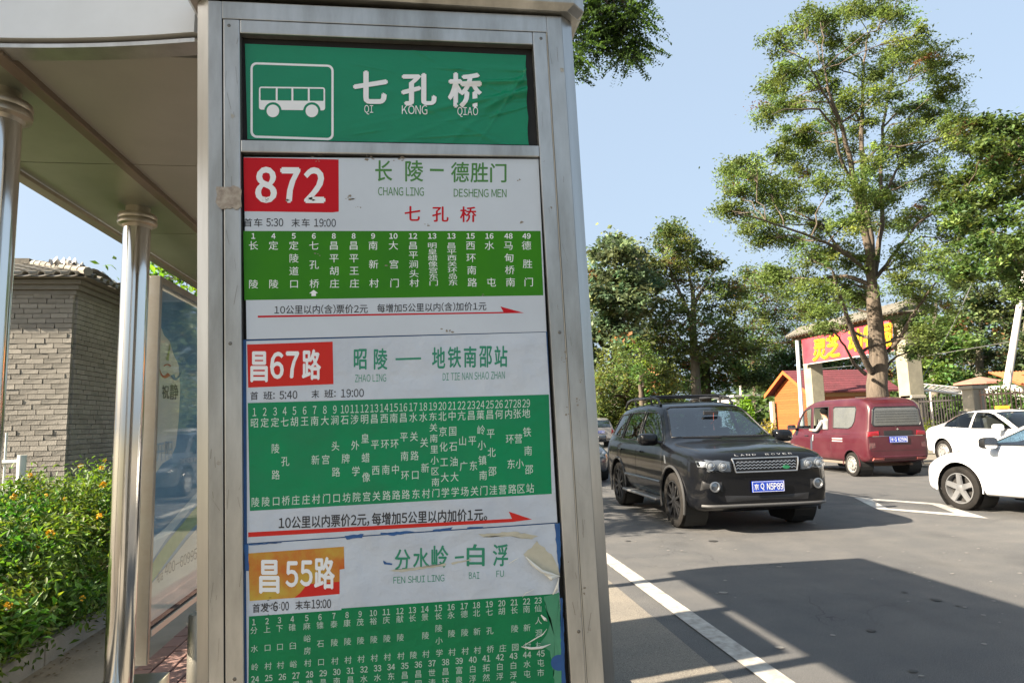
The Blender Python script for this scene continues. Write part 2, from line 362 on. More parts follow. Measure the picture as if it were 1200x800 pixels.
# gate sign (plane X = XG), number plates, bonnet letters: own planes
XG = 19.0
def GP(x, y):
    q = atX(x, y, XG-.5); return (XG-.56, q[1], q[2])
def GP2(x, y):
    q = GP(x, y); return (q[0]+.02, q[1]-.05, q[2]-.05)
gch = [('灵', 953.5, 969.5, 397, 422), ('芝', 969, 985.5, 392.5, 418.5), ('动', 995, 1012, 385, 412), ('物', 1013, 1030, 380.5, 408), ('园', 1034.5, 1046, 379, 407)]
Lg = Letters(GP, False, -1); Lg2 = Letters(GP2, False, -1)
for c, x0, x1, y0_, y1_ in gch:
    for L in (Lg, Lg2): L.put(c, x0, (y0_+y1_)/2+1.2, x1, (y0_+y1_)/2-1.2, y1_-y0_, .03, 'fit')
flat = lambda x, y: (0, x, -y)
Lplate = Letters(flat); Lplate.put('京', -.19, 0, -.13, 0, .075, .01, 'fit').put('Q', -.105, 0, -.055, 0, .085, .015, 'fit').put('N5P89', -.02, 0, .20, 0, .085, .015, 'fit')
Lplate2 = Letters(flat); Lplate2.put('京', -.19, 0, -.13, 0, .075, .01, 'fit').put('G', -.105, 0, -.055, 0, .085, .015, 'fit').put('62596', -.02, 0, .20, 0, .085, .015, 'fit')
Lbon = Letters(flat)
for c, x in zip('LANDROVER', (-.36, -.28, -.20, -.12, .06, .14, .22, .30, .38)): Lbon.put(c, x-.025, 0, x+.025, 0, .032, .02, 'fit')
build_glyphs()

# ================================================================== ground, pavement, road
def sheet(x0, x1, y0, y1, z, nx=1, ny=1):
    mb = MB(); xs = np.linspace(x0, x1, nx+1); ys = np.linspace(y0, y1, ny+1)
    mb.add([(x, y, z) for y in ys for x in xs], [(j*(nx+1)+i, j*(nx+1)+i+1, (j+1)*(nx+1)+i+1, (j+1)*(nx+1)+i) for j in range(ny) for i in range(nx)])
    return mb
def asphalt(name, c1, c2, c3, rough=.82):
    m = mat(name, c1, rough); t = m.node_tree; b = t.nodes['Principled BSDF']; tc = t.nodes.new('ShaderNodeTexCoord')
    def noise(sc, det, aniso=None):
        n = t.nodes.new('ShaderNodeTexNoise'); n.inputs['Scale'].default_value = sc; n.inputs['Detail'].default_value = det
        if aniso:
            mp = t.nodes.new('ShaderNodeMapping'); mp.inputs['Scale'].default_value = aniso; t.links.new(tc.outputs['Object'], mp.inputs[0]); t.links.new(mp.outputs[0], n.inputs[0])
        else: t.links.new(tc.outputs['Object'], n.inputs[0])
        return n.outputs['Fac']
    def mix(fac, a, bcol, lo, hi, amt=1.0):
        r = t.nodes.new('ShaderNodeMapRange'); r.inputs[1].default_value = lo; r.inputs[2].default_value = hi; r.inputs[4].default_value = amt; t.links.new(fac, r.inputs[0])
        x = t.nodes.new('ShaderNodeMix'); x.data_type = 'RGBA'; t.links.new(r.outputs[0], x.inputs['Factor'])
        if hasattr(a, 'links'): t.links.new(a, x.inputs['A'])
        else: x.inputs['A'].default_value = (*a, 1)
        x.inputs['B'].default_value = (*bcol, 1); return x.outputs['Result']
    c = mix(noise(2.2, 8), c1, c2, .38, .66)
    c = mix(noise(1.1, 6, (1.0, .12, 1)), c, c3, .45, .75, .75)              # wear along the lanes
    c = mix(noise(190, 3), c, tuple(k*2.1 for k in c2), .54, .70, .85)       # aggregate
    c = mix(noise(120, 3), c, tuple(k*.3 for k in c1), .55, .72, .85)
    # hairline cracks and old oil
    vo = t.nodes.new('ShaderNodeTexVoronoi'); vo.feature = 'DISTANCE_TO_EDGE'; vo.inputs['Scale'].default_value = .55
    wn_ = t.nodes.new('ShaderNodeTexNoise'); wn_.inputs['Scale'].default_value = 1.6; wn_.inputs['Detail'].default_value = 8; t.links.new(tc.outputs['Object'], wn_.inputs[0])
    vm_ = t.nodes.new('ShaderNodeVectorMath'); vm_.operation = 'SCALE'; vm_.inputs['Scale'].default_value = 1.1; t.links.new(wn_.outputs['Color'], vm_.inputs[0])
    va = t.nodes.new('ShaderNodeVectorMath'); va.operation = 'ADD'; t.links.new(tc.outputs['Object'], va.inputs[0]); t.links.new(vm_.outputs[0], va.inputs[1]); t.links.new(va.outputs[0], vo.inputs['Vector'])
    cr_ = t.nodes.new('ShaderNodeMapRange'); cr_.inputs[1].default_value = .0; cr_.inputs[2].default_value = .006; cr_.inputs[3].default_value = .75; cr_.inputs[4].default_value = 0; t.links.new(vo.outputs['Distance'], cr_.inputs[0])
    mk_ = t.nodes.new('ShaderNodeMapRange'); mk_.inputs[1].default_value = .50; mk_.inputs[2].default_value = .60; t.links.new(noise(.45, 3), mk_.inputs[0])
    mu = t.nodes.new('ShaderNodeMath'); mu.operation = 'MULTIPLY'; t.links.new(cr_.outputs[0], mu.inputs[0]); t.links.new(mk_.outputs[0], mu.inputs[1])
    x2 = t.nodes.new('ShaderNodeMix'); x2.data_type = 'RGBA'; t.links.new(mu.outputs[0], x2.inputs['Factor']); t.links.new(c, x2.inputs['A']); x2.inputs['B'].default_value = (*[k*.3 for k in c1], 1); c = x2.outputs['Result']
    c = mix(noise(.9, 7), c, tuple(k*.55 for k in c1), .60, .72, .55)
    t.links.new(c, b.inputs['Base Color'])
    n = noise(210, 4); bp = t.nodes.new('ShaderNodeBump'); bp.inputs['Distance'].default_value = .006; t.links.new(n, bp.inputs['Height']); t.links.new(bp.outputs[0], b.inputs['Normal'])
    return m
asph = asphalt('asphalt', (.071, .072, .073), (.100, .097, .092), (.055, .056, .057))
apron = asphalt('gutter_concrete', (.150, .137, .116), (.190, .170, .138), (.118, .110, .096), .88)
earth = mat('earth', (.12, .095, .06), .95, noise=(.4, .9, (.07, .085, .035)), bump=(6, .03))
struct('ground', sheet(-900, 1200, -300, 1500, -.02), earth)
struct('road', sheet(.95, 13.4, -40, 420, 0, 1, 1), asph)
struct('gutter', sheet(.95, 1.74, -40, 420, .004), apron)
paintm = mat('road_paint', (.44, .42, .38), .7, noise=(11, 1.0, (.22, .205, .18)), bump=(150, .001))
paintm2 = mat('old_road_paint', (.42, .41, .385), .75, noise=(14, 1.0, (.22, .215, .20)))
mk = sheet(1.92, 2.075, -30, 300, .008); struct('edge_line', mk, paintm)
dm = MB()
A_, B_, C_, D_ = (7.69, 11.42), (7.78, 8.58), (7.05, 9.9), (8.36, 10.15)
def inner(p, q, k): return (p[0]+(q[0]-p[0])*k, p[1]+(q[1]-p[1])*k)
cen = (7.72, 10.0); outer = [A_, D_, B_, C_]; inn = [inner(p, cen, k) for p, k in zip(outer, (.36, .30, .40, .30))]
for i in range(4):
    j = (i+1) % 4; dm.add([(*outer[i], .006), (*outer[j], .006), (*inn[j], .006), (*inn[i], .006)], [(0, 1, 2, 3)])
struct('diamond_marking', dm, paintm2)
cl = MB()
for k in range(14): cl.add([(6.55, 26+k*9, .006), (6.7, 26+k*9, .006), (6.7, 30+k*9, .006), (6.55, 30+k*9, .006)], [(0, 1, 2, 3)])
struct('lane_marking', cl, paintm2)
# near pavement with its kerb
pv = mat('pavement_concrete', (.21, .188, .155), .88, noise=(2.6, .9, (.145, .13, .105)), bump=(45, .002))
pav = tag(MB().mm((-2.2, -12, -.1), (.80, 60, .15)).build('pavement', pv), kind='structure')
kb = None
for k in range(46):
    y = -8+k*1.0
    if kb is None: kb = MB().box((.876, y, .05), (.145, .985, .22)).build('kerb_stone', kerbm, pav, bevel=.012)
    else:
        o = bpy.data.objects.new('kerb_stone', kb.data); COL.objects.link(o); o.parent = pav; o.location = (0, (k)*1.0, 0)
kb2 = None
for k in range(20):
    if kb2 is None: kb2 = MB().box((-2.25, 0.0, .17), (.10, .985, .22)).build('kerb_stone', kerbm, pav, bevel=.01)
    else:
        o = bpy.data.objects.new('kerb_stone', kb2.data); COL.objects.link(o); o.parent = pav; o.location = (0, k*1.0, 0)
pink = mat('red_paver', (.17, .095, .08), .85, noise=(14, .7, (.12, .078, .068)), bump=(90, .002), var=.22)
pb = None
for i in range(12):
    for j in range(20):
        x = -1.30+.105*i+(.0), 
        x = -1.55+.105*i; y = 3.3+.205*j+(.1 if i % 2 else 0)
        if pb is None: pb = MB().box((0, 0, 0), (.098, .198, .05)).build('paver', pink, pav, bevel=.004, seg=1, world=False)
        o = pb if (i, j) == (0, 0) else bpy.data.objects.new('paver', pb.data)
        if o is not pb: COL.objects.link(o)
        o.parent = pav; o.location = (x, y, .150+random.uniform(-.003, .003)); o.rotation_euler = (random.uniform(-.01, .01), random.uniform(-.01, .01), random.uniform(-.012, .012))
soil = mat('bed_soil', (.055, .042, .028), .95, noise=(8, .7, (.10, .08, .05)), bump=(18, .03))
struct('planting_bed', MB().mm((-9, -4, -.1), (-2.30, 40, .13)), soil)
# far pavement and yard
far = mat('yard_concrete', (.19, .17, .14), .88, noise=(1.2, .8, (.135, .12, .095)), bump=(20, .004))
fp = tag(MB().mm((13.55, -30, -.1), (60, 150, .03)).build('far_pavement', far), kind='structure')
kb3 = None
for k in range(36):
    if kb3 is None: kb3 = MB().box((13.47, 4, -.02), (.15, .985, .16)).build('kerb_stone', kerbm, fp, bevel=.012)
    else:
        o = bpy.data.objects.new('kerb_stone', kb3.data); COL.objects.link(o); o.parent = fp; o.location = (0, k*1.0, 0)
# crumbs of litter and pressed gum on the road
lt = MB(); rl = random.Random(3)
for k in range(150):
    x = rl.uniform(2.2, 9); y = rl.uniform(3.2, 9); s = rl.uniform(.006, .022)*(1 if rl.random() < .93 else 2.2); a0 = rl.uniform(0, 6.28)
    n = 6; lt.add([(x+s*rl.uniform(.6, 1.2)*cos(a0+2*pi*i/n), y+.9*s*rl.uniform(.6, 1.2)*sin(a0+2*pi*i/n), .0055) for i in range(n)], [tuple(range(n))])
tag(lt.build('litter', mat('pale_litter', (.20, .19, .17), .8)), 'pale scraps and pressed gum scattered over the asphalt', 'litter', kind='stuff')
cr = MB()
for (px_, py_, s) in ((1097, 703, .035), (1060, 694, .02), (1021, 739, .028), (1070, 787, .026), (1123, 710, .018), (836, 634, .05), (736, 634, .03)):
    q = at(px_, py_); a = rl.uniform(0, 1); n = 9
    cr.add([(q[0]+s*rl.uniform(.8, 1.3)*cos(a+2*pi*i/n), q[1]+s*rl.uniform(.8, 1.6)*sin(a+2*pi*i/n), .0058) for i in range(n)], [tuple(range(n))])
tag(cr.build('road_stain', mat('tar_spot', (.03, .03, .03), .6)), 'dark tar spots on the asphalt', 'stain', kind='stuff')

# ================================================================== bus stop sign
LEAN = .0265
def sx(xt, z): return xt + LEAN*(2.57-z)
sign = thing('bus_stop_sign', 'wide stainless steel bus stop pillar with green header and three route boards', 'bus stop sign', (sx(-.07, .15), Y0+.09, .15))
def ring(z, off=0.0):
    c = .035
    xs = [(-.548, c), (-.513, 0), (.385, 0), (.420, c), (.420, .18-c), (.385, .18), (-.513, .18), (-.548, .18-c)]
    cx = -.064
    return [(sx(x, z)+(off if x > cx else -off), Y0+y+(-off if y < .09 else off), z) for x, y in xs]
def cabinet(mb):
    # outer skin with the front left open (the two front stiles and rails close it)
    a, b = ring(.15), ring(2.575); n = 8
    mb.add(a+b, [((i+1) % n, i, n+i, n+(i+1) % n) for i in range(n) if i != 1] + [tuple(range(n, 2*n)), tuple(range(n-1, -1, -1))]); return mb
cabinet(MB()).build('cabinet', steel, sign, smooth=True, ang=20)
def slab(x0, x1, z0, z1, y0, y1, mb=None):
    mb = mb or MB()
    tz = lambda x, z: z+.012*(x+.43)*(1 if z > .6 else 0)
    f = [(sx(x0, z0), Y0+y0, tz(x0, z0)), (sx(x1, z0), Y0+y0, tz(x1, z0)), (sx(x1, z1), Y0+y0, tz(x1, z1)), (sx(x0, z1), Y0+y0, tz(x0, z1))]
    return mb.prism(f, [(p[0], Y0+y1, p[2]) for p in f])
slab(-.513, .385, .15, 2.555, .022, .024).build('inner_backing', black_gap, sign)
# outer stiles, rails
for a in (slab(-.513, -.480, .15, 2.562, 0, .022), slab(.3435, .385, .15, 2.562, 0, .022)): a.build('outer_stile', steel_worn, sign, bevel=.002)
slab(-.4798, .3433, 2.515, 2.562, 0, .022).build('top_rail', steel_worn, sign, bevel=.002)
slab(-.4798, .3433, .15, .42, 0, .022).build('kick_plate', steel_worn, sign, bevel=.002)
# door frame
for a in (slab(-.476, -.4365, .43, 2.511, -.005, .02), slab(.3025, .3395, .43, 2.511, -.005, .02)): a.build('door_stile', steel_worn, sign, bevel=.003)
slab(-.4363, .3023, 2.476, 2.511, -.0045, .02).build('door_rail', steel_worn, sign, bevel=.003)
slab(-.4363, .3023, 2.1685, 2.199, -.0045, .02).build('door_rail', steel_worn, sign, bevel=.003)
slab(-.4363, .3023, .43, .50, -.0045, .02).build('door_rail', steel_worn, sign, bevel=.003)
seal = mat('rubber_strip', (.55, .50, .40), .6)
slab(.3397, .3412, .43, 2.511, -.0052, .015).build('door_seal', seal, sign)
# cap
cp = MB(); r0, r1, r2 = ring(2.576, .012), ring(2.592, .03), ring(2.632, .03)
cp.add(r0+r1+r2, [((i+1) % 8+8*k, i+8*k, 8*k+8+i, 8*k+8+(i+1) % 8) for k in (0, 1) for i in range(8)]+[tuple(range(16, 24)), tuple(range(7, -1, -1))])
cp.build('cap', steel_worn, sign, bevel=.004)
# adhesive tape left over the gap
tp = MB(); tf = SP(-.0075); rr_ = random.Random(5)
pts = [(254, 222)]+[(255+i*3.2, 219.5+rr_.uniform(-1.2, 1.2)) for i in range(9)]+[(284, 224), (283, 234), (284, 243)]+[(280-i*3.2, 246+rr_.uniform(-2, 1.5)) for i in range(8)]+[(253.5, 238), (255.5, 230)]
tp.prism([tf(*p) for p in pts], [SP(-.0056)(*p) for p in pts]); tp.build('adhesive_tape', mat('old_tape', (.42, .36, .28), .5, noise=(90, .9, (.22, .17, .13))), sign)
def quad(mb, fn, p, fn2=None):
    if fn2: return mb.prism([fn(*q) for q in p], [fn2(*q) for q in p])
    return mb.add([fn(*q) for q in p], [tuple(range(len(p)))])
# small screws and drilled holes in the frame
rv = None
for (x_, z_) in ((-.462, 2.494), (-.462, 1.70), (-.456, .95), (.325, 2.503), (.327, 1.72), (.329, 1.0)):
    r_ = MB().lathe([(.001, -.0012), (.0035, -.0009), (.0046, .0004)], (0, 0, 0), 10, 'Y').build('screw', mat('screw_dark', (.16, .15, .13), .4, .8), sign, smooth=True, world=False) if rv is None else bpy.data.objects.new('screw', rv.data)
    if rv is None: rv = r_
    else: COL.objects.link(r_); r_.parent = sign
    r_.location = Vector((sx(x_, z_), Y0-.0052, z_))-Vector(sign.location)
# grime streaks, scratches and old sticker corners on the bars
gm_ = mat('grime', (.17, .15, .115), .7, .3); r8 = random.Random(14)
for nm_, n_, m_ in (('scratches', 46, gm_), ('sticker_residue', 5, mat('residue', (.42, .40, .34), .7, noise=(120, .9, (.25, .23, .19))))):
    mb = MB()
    for k in range(n_):
        side_ = r8.choice([(-.474, -.44), (.305, .337), (.347, .382), (-.51, -.483)]); z = r8.uniform(.95, 2.45); x = r8.uniform(*side_)
        yy0 = Y0-.0056 if side_[0] in (-.474, .305) else Y0-.0006
        if nm_ == 'scratches':
            l = r8.uniform(.006, .05); w_ = r8.uniform(.0003, .0009); a = r8.uniform(-.25, .25) if r8.random() < .8 else r8.uniform(-1.2, 1.2); dx, dz = sin(a)*l, cos(a)*l
            q_ = [(x, z), (x+w_, z), (x+w_+dx, z+dz), (x+dx, z+dz)]
        else:
            s_ = r8.uniform(.004, .009); q_ = [(x+s_*r8.uniform(.6, 1.2)*cos(i*pi/4), z+s_*r8.uniform(.6, 1.5)*sin(i*pi/4)) for i in range(8)]
        q_ = [(min(max(a_, side_[0]), side_[1]), b_) for a_, b_ in q_]
        mb.add([(sx(a_, b_), yy0, b_) for a_, b_ in q_], [tuple(range(len(q_)))])
    tag(mb.build(nm_, m_, sign), kind='stuff')
# --- header banner, a loosely stretched green film
def film(name, tl, tr, br, bl, base, m, wob, nx=300, ny=110, parent=sign, edge=None):
    f0 = SP(0); mb = MB(); vs = []
    for j in range(ny+1):
        v = j/ny
        for i in range(nx+1):
            u = i/nx; x = lerp(lerp(tl[0], tr[0], u), lerp(bl[0], br[0], u), v); y = lerp(lerp(tl[1], tr[1], u), lerp(bl[1], br[1], u), v)
            if edge: x, y = edge(u, v, x, y)
            q = atY(x, y, Y0+base); vs.append((q[0], Y0+base+wob(u, v), q[2]))
    fs = [(j*(nx+1)+i, (j+1)*(nx+1)+i, (j+1)*(nx+1)+i+1, j*(nx+1)+i+1) for j in range(ny) for i in range(nx)]
    mb.add(vs, fs); o = mb.build(name, m, parent, smooth=True, ang=80); return o
gfilm = mat('green_film', (.002, .215, .10), .45, noise=(6, .5, (.0015, .175, .08)), coat=.5, spec=.1, bump=(7, .012))
wr = random.Random(9)
film('header_banner', (287, 51.5), (617, 65), (621, 170), (290, 163.5), BT['base'], gfilm, wob_banner,
     edge=lambda u, v, x, y: (x-(.6+2.4*abs(sin(9*v))*(.4+v*.3))*max(0, (u-.985)/.015), y))
Lh.build('lettering', white_print, sign); Lh2.build('small_lettering', white_print, sign)
ic = MB(); fI = lambda x, y: banner_at(x, y, -.0006)
def rrect(x0, y0, x1, y1, r, n=5, sl=0.0):
    out = []
    for cx, cy, a0 in ((x1-r, y0+r, -90), (x1-r, y1-r, 0), (x0+r, y1-r, 90), (x0+r, y0+r, 180)):
        for k in range(n+1):
            a = radians(a0+90*k/n); px_ = cx+r*cos(a); py_ = cy+r*sin(a); out.append((px_, py_+sl*(px_-x0)))
    return out
def ringband(mb, fn, a, b):
    n = len(a); mb.add([fn(*p) for p in a]+[fn(*p) for p in b], [(i, (i+1) % n, n+(i+1) % n, n+i) for i in range(n)])
ringband(ic, fI, rrect(293.6, 73.2, 391.0, 161.6, 7, sl=.033), rrect(296.2, 75.8, 388.4, 159.0, 5, sl=.033))
ringband(ic, fI, rrect(303.5, 101.8, 381, 128.8, 3, sl=.012), rrect(305.3, 103.6, 379.2, 117.8, 1.2, sl=.012))
for x in (323.2, 341.6, 360.8): quad(ic, lambda x, y: banner_at(x, y, -.0007), [(x, 103.2), (x+2.2, 103.2), (x+2.2, 118.6), (x, 118.6)])
def disc(mb, fn, cx, cy, r0, r1=None, n=22, a0=0, a1=360):
    P = [(cx+r0*cos(radians(lerp(a0, a1, k/n))), cy+r0*sin(radians(lerp(a0, a1, k/n)))) for k in range(n+1)]
    if r1 is None: mb.add([fn(*p) for p in P[:-1]], [tuple(range(n))])
    else:
        Q = [(cx+r1*cos(radians(lerp(a0, a1, k/n))), cy+r1*sin(radians(lerp(a0, a1, k/n)))) for k in range(n+1)]
        mb.add([fn(*p) for p in P]+[fn(*p) for p in Q], [(i, i+1, n+2+i, n+1+i) for i in range(n)])
for cx in (319.9, 365.5): disc(ic, lambda x, y: banner_at(x, y, -.0010), cx, 130.4, 7.4)
ic.build('bus_symbol', white_print, sign)
ig = MB()
for cx in (319.9, 365.5): disc(ig, lambda x, y: banner_at(x, y, -.0008), cx, 130.4, 10.2, 7.4, a0=180, a1=360)
ig.build('bus_symbol_arches', gfilm, sign)
# --- board 1
bw = mat('board_white', (.55, .60, .64), .38, noise=(3.5, .7, (.47, .51, .55)), coat=.15)
b1 = MB(); quad(b1, SP(.0035), [(285.6, 184.3), (631, 186.5), (640.5, 388.5), (289, 397.5)], SP(.0062))
board = b1.build('route_board', bw, sign)
printed = lambda name, pts, m, dy: quad(MB(), SP(dy), pts).build(name, m, board)
def under(par, name, pts, m, dy): return quad(MB(), SP(dy), pts).build(name, m, par)
redp = mat('red_print', (.50, .012, .020), .55, noise=(5, .4, (.44, .011, .018)), spec=.12)
grn1 = mat('leaf_green_print', (.042, .215, .010), .55, noise=(4, .9, (.030, .16, .018)), spec=.12)
under(board, 'number_block', [(285.4, 184.6), (396.8, 187), (397, 248), (390, 249), (286.4, 247.6)], redp, .0033)
under(board, 'stop_list_band', [B1['band_tl'], B1['band_tr'], B1['band_br'], B1['band_bl']], grn1, .0033)
L1w.build('number_lettering', white_print, board); L1k.build('black_lettering', mat('black_print', (.02, .02, .022), .5), board)
L1g.build('green_lettering', mat('green_print', (.055, .20, .03), .45), board); L1r.build('red_lettering', redp, board); L1b.build('stop_name', white_print, board)
under(board, 'dash', [(503.7, 197.8), (520, 198.2), (520, 201), (503.7, 200.6)], MAT['green_print'], .0033)
ar = MB(); quad(ar, SP(.0033), [(302, 369.8), (590, 365.4), (586.3, 359), (614.2, 366.6), (302, 372)]); ar.build('arrow', redp, board)
ar = MB(); quad(ar, SP(.0031), [(367.6, 339.6), (372.6, 343.4), (370.2, 343.6), (370.2, 346.8), (365, 346.9), (365, 343.7), (362.4, 343.6)]); ar.build('you_are_here_arrow', white_print, board)
scf = MB(); r5 = random.Random(21); fs_ = SP(.0029)
for (cx, cy, s, k) in ((310, 234.5, 3.2, 6), (337, 234, 3, 5), (366, 234, 3, 5), (409, 233, 5, 9), (420, 243, 3.4, 4), (525, 388, 5, 9), (500, 264, 3, 5), (372, 298, 3.5, 4), (455, 312, 2.6, 4), (566, 345, 2.2, 3), (610, 262, 2, 3), (608, 211, 2, 3), (560, 232, 2, 3), (433, 186, 4, 7), (470, 186.5, 5, 7), (370, 184, 7, 6)):
    for _ in range(k):
        x = cx+r5.gauss(0, s*.7); y = cy+r5.gauss(0, s*.4); w_ = abs(r5.gauss(0, 1.1))+.35
        scf.add([fs_(x+w_*r5.uniform(.5, 1.3)*cos(i*1.2566), y+w_*.6*r5.uniform(.4, 1.2)*sin(i*1.2566)) for i in range(5)], [tuple(range(5))])
tag(scf.build('scuff_marks', mat('glue_dirt', (.24, .20, .15), .8), board), kind='stuff')
# --- poster 2, a pasted sheet that follows small waves
def wob0(u, v): return 0.0
def wob2(u, v): return -.0009*sin(5*u+3*v)*sin(11*v)*.5
paper = mat('poster_paper', (.53, .58, .63), .45, noise=(5, .8, (.44, .48, .53)), bump=(10, .014), coat=.05)
grn2 = mat('poster_green', (.004, .235, .088), .5, noise=(7, .9, (.02, .19, .085)), spec=.15, bump=(11, .010), coat=.08)
p2 = film('route_poster', (288.6, 399.6), (639.8, 389.2), (653.2, 611.6), (289.6, 636.2), .0029, paper, wob0, 10, 8)
tag(p2, 'upper pasted paper poster with jade green stop list')
def under2(par, name, pts, m, dy, nx=30, ny=14): # printed area as its own thin sheet
    return under(par, name, pts, m, dy)
redp2 = mat('faded_red_print', (.56, .030, .022), .5, noise=(4, .4, (.50, .025, .018)), spec=.15)
under(p2, 'number_block', [(289.5, 403.6), (389.8, 400.2), (390.8, 449.9), (290.8, 454)], redp2, .0027)
under(p2, 'stop_list_band', [(290.4, 472), (643.2, 462), (646.6, 578.3), (292.8, 598.3)], grn2, .0027)
L2w.build('number_lettering', white_print, p2); L2k.build('black_lettering', MAT['black_print'], p2)
jade = mat('jade_print', (.012, .22, .12), .45)
L2g.build('green_lettering', jade, p2); L2b.build('stop_name', mat('pale_print', (.58, .66, .58), .5), p2)
under(p2, 'dash', [(463.5, 419.6), (493.4, 418.6), (493.5, 421), (463.5, 422)], jade, .0027)
ar = MB(); quad(ar, SP(.0027), [(290.8, 623.4), (600, 607.4), (596.2, 599), (623.6, 608.2), (601, 611.2), (290.8, 629)]); ar.build('arrow', redp2, p2)
# --- poster 3, torn
blue_old = mat('old_blue_layer', (.012, .07, .22), .5, noise=(20, .6, (.02, .12, .32)))
bl = MB(); quad(bl, SP(.0060), [(285, 398), (641, 388), (661, 800), (668, 960), (284, 960)], SP(.0066)); bl.build('blue_backing', blue_old, sign)
def wob3(u, v):
    s = wob2(u, v)
    s += crease(u, v, .5, -1, .10, .02, -.0012)+crease(u, v, .6, -1, -.12, .018, -.0014)+crease(u, v, .3, 1, .82, .015, -.0012)
    return max(s, -.002)
p3 = film('route_poster', (288, 637.6), (655, 612.8), (667, 960), (291, 968), .0032, paper, wob0, 30, 40,
          edge=lambda u, v, x, y: (x-(1.2+1.6*abs(sin(23*v)))*max(0, (u-.985)/.015), y))
tag(p3, 'lower torn paper poster with stop list and peeling corner')
grn3 = mat('dark_poster_green', (.005, .190, .065), .5, spec=.15, noise=(9, .8, (.008, .155, .06)), bump=(13, .012), coat=.08)
grn3b = mat('pale_poster_green', (.05, .27, .14), .4, noise=(12, .8, (.03, .20, .10)), coat=.2)
orange = mat('weathered_orange', (.50, .36, .06), .6, noise=(13, 1.0, (.50, .12, .03)), spec=.15)
under(p3, 'number_block', [(291, 648), (345, 644.2), (403, 640), (403.7, 666), (398, 667), (398, 681), (360, 684), (352, 694), (345, 700), (292.5, 703.7)], orange, .0030)
under(p3, 'number_block', [(398, 681), (398, 695.5), (345, 700), (352, 694), (360, 684)], redp2, .0030)
under(p3, 'stop_list_band', [(291.7, 721.7), (400, 714.2), (400, 712.4), (655.5, 695), (660, 800), (666, 960), (290, 960)], grn3, .0030)
L3w.build('number_lettering', white_print, p3); L3k.build('black_lettering', MAT['black_print'], p3); L3g.build('green_lettering', jade, p3); L3b.build('stop_name', mat('dull_print', (.46, .56, .47), .5), p3)
under(p3, 'dash', [(533, 651.6), (543.7, 650.8), (543.7, 653.4), (533, 654.2)], jade, .0030)
# torn places: old glue showing, rolled flaps, blue scraps
tm = mat('torn_paper_back', (.52, .49, .38), .8, noise=(25, .7, (.40, .37, .26)), bump=(60, .001))
r6 = random.Random(4)
def ragged(pts, amt=1.1):
    out = []
    for i, p in enumerate(pts):
        q = pts[(i+1) % len(pts)]; n = max(2, int(math.hypot(q[0]-p[0], q[1]-p[1])/3.5))
        for k in range(n): out.append((lerp(p[0], q[0], k/n)+r6.uniform(-amt, amt), lerp(p[1], q[1], k/n)+r6.uniform(-amt, amt)))
    return out
def fan(mb, fn, pts):
    cx = sum(p[0] for p in pts)/len(pts); cy = sum(p[1] for p in pts)/len(pts); n = len(pts)
    mb.add([fn(cx, cy)]+[fn(*p) for p in pts], [(0, 1+i, 1+(i+1) % n) for i in range(n)])
tb = MB(); fan(tb, SP(.0025), ragged([(614, 650), (622, 641), (630, 634), (648, 652), (655, 668), (655, 674), (640, 670), (626, 663)])); fan(tb, SP(.0025), ragged([(560, 626), (600, 622), (630, 628), (624, 632), (600, 628), (566, 629)], .8)); fan(tb, SP(.0025), ragged([(455, 668), (522, 660), (522, 662.4), (470, 670)], .5)); fan(tb, SP(.0025), ragged([(528, 659), (552, 654.5), (552, 656), (530, 661)], .4))
tag(tb.build('torn_patch', tm, p3), kind='stuff')
pg_ = MB(); fan(pg_, SP(.0026), ragged([(637, 698), (655, 694), (660, 800), (650, 800), (645, 762), (633, 756), (641, 742), (645, 724), (640, 715)], .9)); pg_.build('faded_patch', grn3b, p3)
flm_ = mat('white_flap', (.68, .66, .58), .7)
def flap(pts_px, lift, r, n=7):
    fl = MB()
    P = [Vector(SP(-lift*sin(pi*i/(len(pts_px)-1))*.8-.001)(*p)) for i, p in enumerate(pts_px)]
    fl.tube(P, [r*.3]+[r]*(len(P)-2)+[r*.2], n); fl.build('peeled_flap', flm_, p3, smooth=True)
flap([(616, 652), (624, 660), (634, 668), (646, 672), (656, 675)], .012, .0042)
flap([(638, 672), (645, 676), (655, 674)], .012, .0055)
flap([(648, 696), (652, 688), (655, 676)], .006, .004)
flap([(611, 757), (622, 758), (634, 757), (645, 754)], .010, .0028)
flap([(613, 756), (624, 749), (636, 742), (641, 736)], .004, .0013)
flap([(634, 720), (638, 724), (641, 727)], .010, .004)
flap([(596, 660), (602, 656), (608, 653)], .003, .0012); flap([(612, 699), (616, 694), (626, 690)], .003, .0011)

bs = MB()
for a in (((291, 637.5), (330, 634.6), (330, 635.6), (291, 638.5)), ((404, 627.5), (426, 625), (424, 630), (406, 631.5)), ((446, 624.2), (480, 621.5), (486, 622.8), (462, 627), (446, 626.4)), ((507, 620), (531, 617.4), (528, 621), (508, 622.6)), ((547, 617.5), (567, 616.4), (566, 618), (548, 619)), ((650, 613), (656.4, 612.4), (657.2, 640), (656, 676), (652.6, 650)), ((656.4, 700), (659.2, 700), (663, 800), (658, 800)), ((286, 637.6), (291, 637.2), (291.5, 668), (287, 668)), ((449, 656), (452, 658.6), (460, 659.6), (459.5, 661.4), (450, 661))):
    b1_ = MB(); fan(b1_, SP(.0023), ragged(list(a), .5)); b1_.build('blue_scrap', blue_old, p3)
P = [(655+9.5*cos(radians(a)), 776+9.5*sin(radians(a))) for a in range(0, 360, 20)]; fan(bs, SP(.0022), [(min(p[0], 659.5), p[1]) for p in P])
bs.build('blue_scrap', blue_old, p3)
scb = MB(); fS = SP(.0024)
